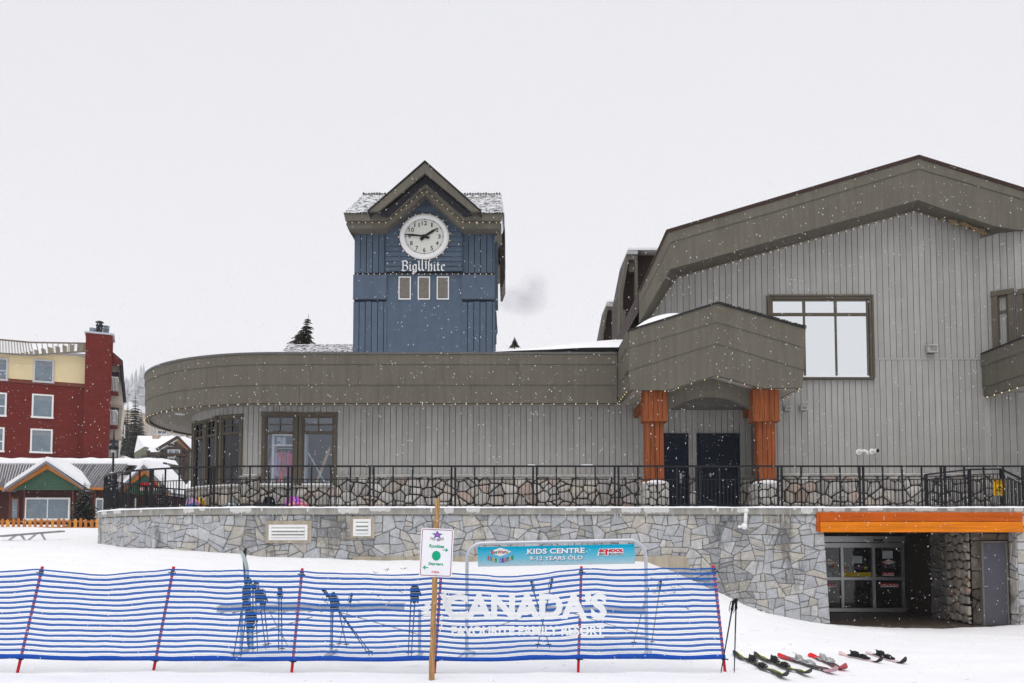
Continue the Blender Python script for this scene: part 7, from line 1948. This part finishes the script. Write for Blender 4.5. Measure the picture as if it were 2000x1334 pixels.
for i, c_ in enumerate('KIDS CENTRE'):
    if c_ == ' ': continue
    u = (i + .5) / 11; x_ = 275 + 268 * u; dz = 34 * (1 - (2 * u - 1) ** 2)
    mb.text(c_, bx(x_ - (5 if c_ == 'I' else 11)), bz_(278 + dz), bx(x_ + (5 if c_ == 'I' else 11)), bz_(236 + dz), -.004, .001, .05, LC[i % 7])
mb.prism([(bx(1400), bz_(262)), (bx(1425), bz_(192)), (bx(1665), bz_(190)), (bx(1680), bz_(255)), (bx(1640), bz_(262))], -.003, -.001, (.85, .85, .87))
mb.text('SCHOOL', bx(1420), bz_(228), bx(1672), bz_(196), -.005, .001, .07, (.62, .01, .03), .15)
for i, (t_, a_, b_) in enumerate((('SKI', 1412, 1478), ('BOARD', 1512, 1672))):
    mb.text(t_, bx(a_) + .004, bz_(257) - .003, bx(b_) + .004, bz_(234) - .003, -.0045, .0008, .05, (.15, .16, .2), .2)
mb.prism([(bx(1484), bz_(256)), (bx(1508), bz_(256)), (bx(1500), bz_(205)), (bx(1490), bz_(205))], -.0055, -.004, (.62, .01, .03))
mb.build('banner_print', M_ATT, bn)
mb = MB(); 
for px in (936, 1010, 1110, 1236): q = P(px, 1070 - (px - 933) * .02, YK); mb.tube([q + Vector((0, 0, -.01)), (q.x, YK, q.z + .07)], .003, 4)
mb.build('hanging_wire', M_BLK, bn)

# ================================================================= SKI POLES
M_PBLU = mat('dark_blue_shaft', (.012, .016, .035), .35, .1, 5)
def ski_pole(lab, a, b, D, shaft=M_BLK, Db=None, basket=True, grip=M_BLK):
    A = P(a[0], a[1], D); B = P(b[0], b[1], Db or D)
    c = thing('ski_pole', lab, 'ski pole', B, 'ski poles standing in the snow')
    d = (A - B).normalized(); L = (A - B).length
    mb = MB(); mb.smooth = True; mb.tube([B, B.lerp(A, .04), B.lerp(A, .5), B.lerp(A, .88)], [.004, .006, .008, .009], 8); mb.build('shaft', shaft, c)
    mb = MB(); mb.smooth = True; g0 = A - d * .13; mb.tube([g0, g0 + d * .02, g0 + d * .06, A - d * .02, A], [.012, .018, .014, .019, .013], 10); mb.build('grip', grip, c)
    mb = MB(); s_ = Vector((.035, 0, -.02)) if random.random() < .5 else Vector((-.035, 0, -.02)); mb.tube([A, A + s_, A + s_ * 1.6 + Vector((0, 0, -.08)), A + s_ * 1.1 + Vector((0, 0, -.15)), A + s_ * .1 + Vector((0, 0, -.1))], .005, 5); mb.build('strap', grip, c)
    if basket:
        mb = MB(); q = B + d * .06
        for k in range(6):
            w_ = 2 * math.pi * k / 6; mb.tube([q, q + Vector((math.cos(w_) * .034, math.sin(w_) * .034, .0))], .004, 4)
        mb.lathe([(.036, -.003), (.042, 0), (.036, .004)], q, 12); mb.build('basket', grip, c)
random.seed(3)
DPk = 10.9
pol = [('black pole splaying left out of the leftmost bundle', (484, 1127), (455, 1286), 10.4), ('black pole just right of the splayed left one', (489, 1131), (470, 1286), 10.4), ('upright pole in the middle of the leftmost bundle', (494, 1140), (494, 1276), DPk),
       ('black pole leaning slightly right in the leftmost bundle', (498, 1133), (503, 1272), DPk), ('pole leaning right out of the leftmost bundle', (503, 1137), (519, 1268), 11.0), ('rightmost pole of the leftmost bundle', (512, 1150), (525, 1266), 11.0),
       ('left pole of the upright pair beside the bundle', (545, 1146), (544, 1271), 11.0), ('right pole of the upright pair beside the bundle', (549, 1149), (551, 1276), 11.0),
       ('long black pole leaning far left, outer of two parallel', (629, 1150), (728, 1280), 10.4), ('long black pole leaning far left, inner of two parallel', (634, 1153), (722, 1281), 10.4), ('upright black pole of the middle cluster', (652, 1156), (648, 1268), 11.0),
       ('short pole crossing low in the middle cluster', (655, 1163), (678, 1267), 11.0), ('thin grey pole with a pale grip in the middle cluster', (688, 1158), (660, 1266), 11.1),
       ('left pole of the pair with a bulky black glove grip', (804, 1147), (797, 1284), 10.4), ('right pole of the pair with a bulky black glove grip', (812, 1148), (803, 1284), 10.4),
       ('crossed pole leaning left under the banner', (1037, 1134), (1074, 1267), 11.2), ('crossed pole leaning right under the banner', (1079, 1130), (1049, 1267), 11.2),
       ('yellow shafted pole left of the frame leg', (1266, 1148), (1236, 1263), 11.3), ('yellow shafted pole with blue grip right of the frame leg', (1291, 1134), (1272, 1262), 11.3),
       ('black pole leaning right at the right end of the net', (1433, 1172), (1408, 1314), 9.75), ('upright black pole right of the net end', (1438, 1169), (1434, 1314), 9.75)]
M_YSH = mat('yellow_shaft', (.40, .33, .12), .4, .1)
for i, (lab, a, b, D) in enumerate(pol):
    bz0 = P(b[0], b[1], D)
    ski_pole(lab, a, b, D, shaft=M_YSH if 'yellow' in lab else (M_RCK if 'grey' in lab else (M_PBLU if i % 3 else M_BLK)), basket=i < 19)
def glove(lab, px, py, D, s_=1.0, seed=0):
    q = P(px, py, D); c = thing('hanging_glove', lab, 'glove', q, 'gloves and straps hung on the ski poles'); mb = MB(); mb.smooth = True; rg = random.Random(seed)
    mb.ball(q, .055 * s_, 10, 7, sz=(.9, .6, 1.3), jit=.2, rng=rg); mb.build('palm', M_BLK, c)
    mb = MB(); mb.smooth = True
    for k in range(4): x = q.x + (-.033 + k * .022) * s_; mb.tube([(x, q.y, q.z - .04 * s_), (x + .004, q.y - .01, q.z - .085 * s_), (x, q.y - .02, q.z - (.115 + .008 * (k % 2)) * s_)], [.013 * s_, .012 * s_, .009 * s_], 6)
    mb.build('fingers', M_BLK, c)
    mb = MB(); mb.smooth = True; mb.tube([(q.x + .045 * s_, q.y, q.z), (q.x + .07 * s_, q.y - .01, q.z - .05 * s_)], [.015 * s_, .010 * s_], 6); mb.build('thumb', M_BLK, c)
glove('black glove on top of the leftmost bundle of poles', 480, 1155, 10.8, 1.0, 1); glove('second black glove on the leftmost bundle', 505, 1160, 10.8, 1.0, 2); glove('lower black glove hanging under the rack bar', 490, 1205, 10.9, 1.3, 3)
glove('big black glove in the middle cluster of poles', 652, 1172, 10.8, 1.1, 4); glove('bulky black glove on the pair of poles near the wooden post', 810, 1155, 10.35, 1.2, 5); glove('black glove on the right hand poles of the bundle', 514, 1168, 10.9, .9, 6)
# ski pair leaning upright on the rack
def ski_curve(mb, pts, w, col, side):
    """ribbon of given width along pts, side = width direction"""
    s_ = Vector(side).normalized(); vs = []; fs = []; n = len(pts)
    for i, p_ in enumerate(pts):
        p_ = Vector(p_); u = i / (n - 1); ww = w / 2 * (1 - .18 * math.sin(math.pi * u)) * (math.sqrt(max(.03, 1 - ((u - .9) / .1) ** 2)) if u > .9 else 1) * (math.sqrt(max(.1, 1 - ((.04 - u) / .04) ** 2)) if u < .04 else 1)
        t_ = (Vector(pts[min(i + 1, n - 1)]) - Vector(pts[max(i - 1, 0)])).normalized(); nn = t_.cross(s_).normalized() * .006
        vs += [p_ - s_ * ww - nn, p_ + s_ * ww - nn, p_ + s_ * ww + nn, p_ - s_ * ww + nn]
    for i in range(n - 1):
        k = i * 4; fs += [[k + j, k + 4 + j, k + 4 + (j + 1) % 4, k + (j + 1) % 4] for j in range(4)]
    fs += [[3, 2, 1, 0], [4 * n - 4, 4 * n - 3, 4 * n - 2, 4 * n - 1]]; mb.add(vs, fs, col)
for lab, tp, mid_, bt, col in (('pale green grey ski standing tip up in the leftmost bundle', (470, 1074), (482, 1110), (492, 1268), (.42, .50, .48)), ('black ski standing tip up crossing behind the pale one', (480, 1070), (478, 1096), (487, 1268), (.03, .03, .035))):
    dy_ = 0 if tp[0] < 475 else .15
    A, M_, B = P(tp[0], tp[1], 11.0 + dy_), P(mid_[0], mid_[1], 10.95 + dy_), P(bt[0], bt[1], 11.1 + dy_)
    c = thing('standing_ski', lab, 'ski', B, 'skis standing in the rack'); pts = []
    for i in range(21):
        u = i / 20
        if u < .8: q = B.lerp(M_, u / .8)
        else:
            k = (u - .8) / .2; q = M_.lerp(A, k); q.x += (0.012 if tp[0] < 475 else -.012) * math.sin(math.pi * k)
        pts.append(q)
    mb = MB(); mb.smooth = True; ski_curve(mb, pts, .055, col, (.75, .65, 0)); mb.build('blade', M_ATT, c)
    mb = MB(); q = B.lerp(M_, .55); mb.bbox(q.x - .03, q.x + .03, q.y - .07, q.y - .01, q.z - .1, q.z + .02, .01); mb.bbox(q.x - .03, q.x + .03, q.y - .06, q.y - .01, q.z + .12, q.z + .19, .01); mb.build('binding', M_BLK, c)

# ================================================================= SKIS ON THE SNOW
def ongr(px, py):
    d = ray(px, py); lo_, hi_ = 4, 22
    for k in range(40):
        m_ = (lo_ + hi_) / 2; t_ = m_ / d.y
        if EYE + d.z * t_ > ground_z(d.x * t_, m_): lo_ = m_
        else: hi_ = m_
    t_ = m_ / d.y; return Vector((d.x * t_, m_, ground_z(d.x * t_, m_)))
def flatski(lab, a, b, w, cols, binds=True, tipc=None, stripe=None, bury=0.0, tail=None, bcol=(.02, .02, .022)):
    A, B = ongr(*a), ongr(*b); c = thing('downhill_ski', lab, 'ski', A, 'skis lying on the snow'); L = 24; pts = []
    for i in range(L + 1):
        u = i / L; q = A.lerp(B, u); q.z = ground_z(q.x, q.y) + .028 - bury; 
        if u > .88: q.z += .09 * ((u - .88) / .12) ** 1.6
        if u < .06: q.z += .02 * (1 - u / .06)
        pts.append(q)
    d = (B - A).normalized(); s_ = Vector((-d.y, d.x, 0)); mb = MB(); mb.smooth = False; ski_curve(mb, pts, w, cols[0], s_)
    # colour by position
    nq = len(pts) - 1
    for k in range(nq):
        for j in range(4):
            idx_ = k * 4 + j
            if tail and k < nq * .25: mb.c[idx_] = tail
            if tipc and k > nq * .80: mb.c[idx_] = tipc
    mb.build('ski_body', M_ATT, c)
    mb = MB(); up = Vector((0, 0, .0085))
    if stripe: ski_curve(mb, [p_ + up + s_ * w * .36 for p_ in pts[1:-2]], w * .14, stripe, s_); ski_curve(mb, [p_ + up - s_ * w * .05 for p_ in pts[3:-4]], w * .12, (.25, .25, .25), s_); mb.build('graphic', M_ATT, c)
    if binds:
        for u, nm, h in ((.56, 'toe_binding', .045), (.38, 'heel_binding', .066)):
            q = A.lerp(B, u); q.z = ground_z(q.x, q.y) + .034 - bury; mx = Matrix.Translation(q) @ Matrix.Rotation(math.atan2(d.y, d.x), 4, 'Z'); mb = MB(mx)
            mb.bbox(-.10, .10, -.035, .035, 0, .02, .004); mb.prism([(-.05, .02), (.05, .02), (.03, h), (-.035, h + .01)], -.032, .032); mb.prism([(-.08, .02), (-.05, .02), (-.03, h * .9), (-.06, h * .9)], -.022, .022); mb.tube([(0, -.04, h * .6), (0, .04, h * .6)], .014, 8)
            if nm == 'heel_binding': mb.tube([(-.03, -.03, h * .7), (-.10, 0, h * 1.15), (-.03, .03, h * .7)], .008, 6)
            for k in range(len(mb.c)): mb.c[k] = bcol
            mb.build(nm, M_ATT, c)
            mb = MB(mx); mb.bbox(.01, .05, -.04, .04, .0, .0, .0) if False else None
            mb = MB(mx); mb.tube([(-.07, .07, .01), (-.06, .07, .03), (.06, .055, .012), (.075, 0, .024), (.06, -.055, .012), (-.06, -.07, .03), (-.07, -.07, .01)], .006, 5)
            mb.build('ski_brake', M_BLK if bcol[0] < .1 else M_ALU, c)
YB = (.04, .045, .035); YS_ = (.55, .62, .03)
flatski('black ski with yellow edge lying nearest the camera', (1433, 1277.5), (1541, 1331), .085, [YB], stripe=YS_)
flatski('black ski with yellow edge, second of the nearest pair', (1474, 1280), (1586, 1326), .085, [YB], stripe=YS_)
flatski('red tailed ski with silver bindings lying left of the other red one', (1521, 1283), (1636, 1320), .105, [(.06, .04, .045)], tail=(.60, .03, .03), stripe=(.35, .1, .12), tipc=(.55, .35, .38), bcol=(.35, .36, .36))
flatski('red ski half covered by snow with a round red tip', (1583, 1281), (1652, 1313), .115, [(.10, .05, .055)], tail=(.72, .02, .02), tipc=(.50, .10, .11), bcol=(.38, .38, .38), bury=.012)
flatski('white and red ski with black bindings, left of the far pair', (1640, 1277), (1724, 1297), .09, [(.62, .5, .5)], tipc=(.03, .03, .03), tail=(.7, .5, .5), bury=.016)
flatski('white and red ski with black bindings, right of the far pair', (1692, 1277), (1770, 1298), .09, [(.66, .52, .52)], tipc=(.04, .04, .04), bury=.016)
# twigs poking out of the mound
tg = MB(); rg = random.Random(8)
for k in range(46):
    px = rg.choice([rg.uniform(1255, 1345), rg.uniform(1265, 1325), rg.uniform(700, 800)]); 
    X = (px - 1000) / F; y = rg.uniform(14.5, 19.5); x = X * y; z = ground_z(x, y)
    for j in range(rg.randint(1, 3)):
        a = rg.uniform(0, 6.28); L_ = rg.uniform(.04, .13); e = Vector((math.cos(a) * L_, math.sin(a) * L_, rg.uniform(.01, .06)))
        tg.tube([(x, y, z - .01), Vector((x, y, z)) + e * .5, Vector((x, y, z)) + e + Vector((0, 0, -.01))], [.006, .005, .002], 4)
o = tg.build('twig_litter', M_TRK); tag(o, 'dark twigs and needles scattered on the snow mound behind the net', 'twigs', kind='stuff')
# pebbly snow clumps near the building and by the camera
cl = MB(); cl.smooth = True
for k in range(260):
    y = rg.uniform(8.9, 20.9); x = rg.uniform(-6.5, 13.5) * (y / 20.9) ; r_ = rg.uniform(.008, .028)
    cl.ball((x, y, ground_z(x, y) + r_ * .2), r_, 6, 4, jit=.5, rng=rg, sz=(1.2, 1, .6))
o = cl.build('snow_clumps', MS); tag(o, 'small loose clumps of snow on the trampled snow surface', 'snow clumps', kind='stuff')
# ================================================================= FALLING SNOW
fl_ = MB(); rg = random.Random(77); fl_.smooth = True
for k in range(20000):
    y = 2.2 + 21.5 * rg.random() ** .62; px = rg.uniform(-40, 2040); py = rg.uniform(-30, 1340); q = P(px, py, y)
    if q.z < ground_z(q.x, q.y) + .05 or q.y > DW - .4 and q.z < 2.6: continue
    if q.y > 21 and q.x > 3 and q.z > 5 and q.z < 8.5 and q.x < 9.5: continue
    r_ = rg.choice([.002, .0025, .003, .004, .005, .007]) * rg.uniform(.8, 1.2); r_ = min(r_, .00065 * y)
    s_ = rg.uniform(1.0, 1.9); tl_ = rg.uniform(-.25, .35)
    a = Vector((tl_ * r_ * s_, 0, r_ * s_)); h = Vector((r_, 0, 0)); w_ = Vector((0, r_, 0))
    fl_.add([q + a, q - a, q + h, q - h, q + w_, q - w_], [[0, 4, 2], [0, 2, 5], [0, 5, 3], [0, 3, 4], [1, 2, 4], [1, 5, 2], [1, 3, 5], [1, 4, 3]])
M_FLK = mat('snowflake', (.88, .88, .9), .9, .0, 1, rv=0, alpha=.62)
_nt = M_FLK.node_tree; _b = _nt.nodes['Principled BSDF']; _t = _nt.nodes.new('ShaderNodeBsdfTranslucent'); _t.inputs[0].default_value = (.97, .97, 1, 1); _tr = _nt.nodes.new('ShaderNodeBsdfTransparent')
_m = _nt.nodes.new('ShaderNodeMixShader'); _m.inputs[0].default_value = .55; _m2 = _nt.nodes.new('ShaderNodeMixShader'); _m2.inputs[0].default_value = .62; _b.inputs['Alpha'].default_value = 1
_nt.links.new(_b.outputs[0], _m.inputs[1]); _nt.links.new(_t.outputs[0], _m.inputs[2]); _nt.links.new(_tr.outputs[0], _m2.inputs[1]); _nt.links.new(_m.outputs[0], _m2.inputs[2]); _nt.links.new(_m2.outputs[0], _nt.nodes['Material Output'].inputs[0])
o = fl_.build('falling_snow', M_FLK); tag(o, 'white snowflakes falling through the air across the whole view', 'snowfall', kind='stuff')
# ================================================================= HAZE
HAZE = .0003
if HAZE:
    m = bpy.data.materials.new('haze'); m.use_nodes = True; nt = m.node_tree; nt.nodes.clear()
    o_ = nt.nodes.new('ShaderNodeOutputMaterial'); v = nt.nodes.new('ShaderNodeVolumePrincipled'); v.inputs['Color'].default_value = (.995, .995, 1, 1); v.inputs['Density'].default_value = HAZE; v.inputs['Anisotropy'].default_value = 0
    nt.links.new(v.outputs[0], o_.inputs['Volume'])
    mb = MB(); mb.box(-3200, 1200, -60, 3500, -14, 900); o = mb.build('haze', m); tag(o, 'pale winter haze filling the air', 'haze', kind='stuff')
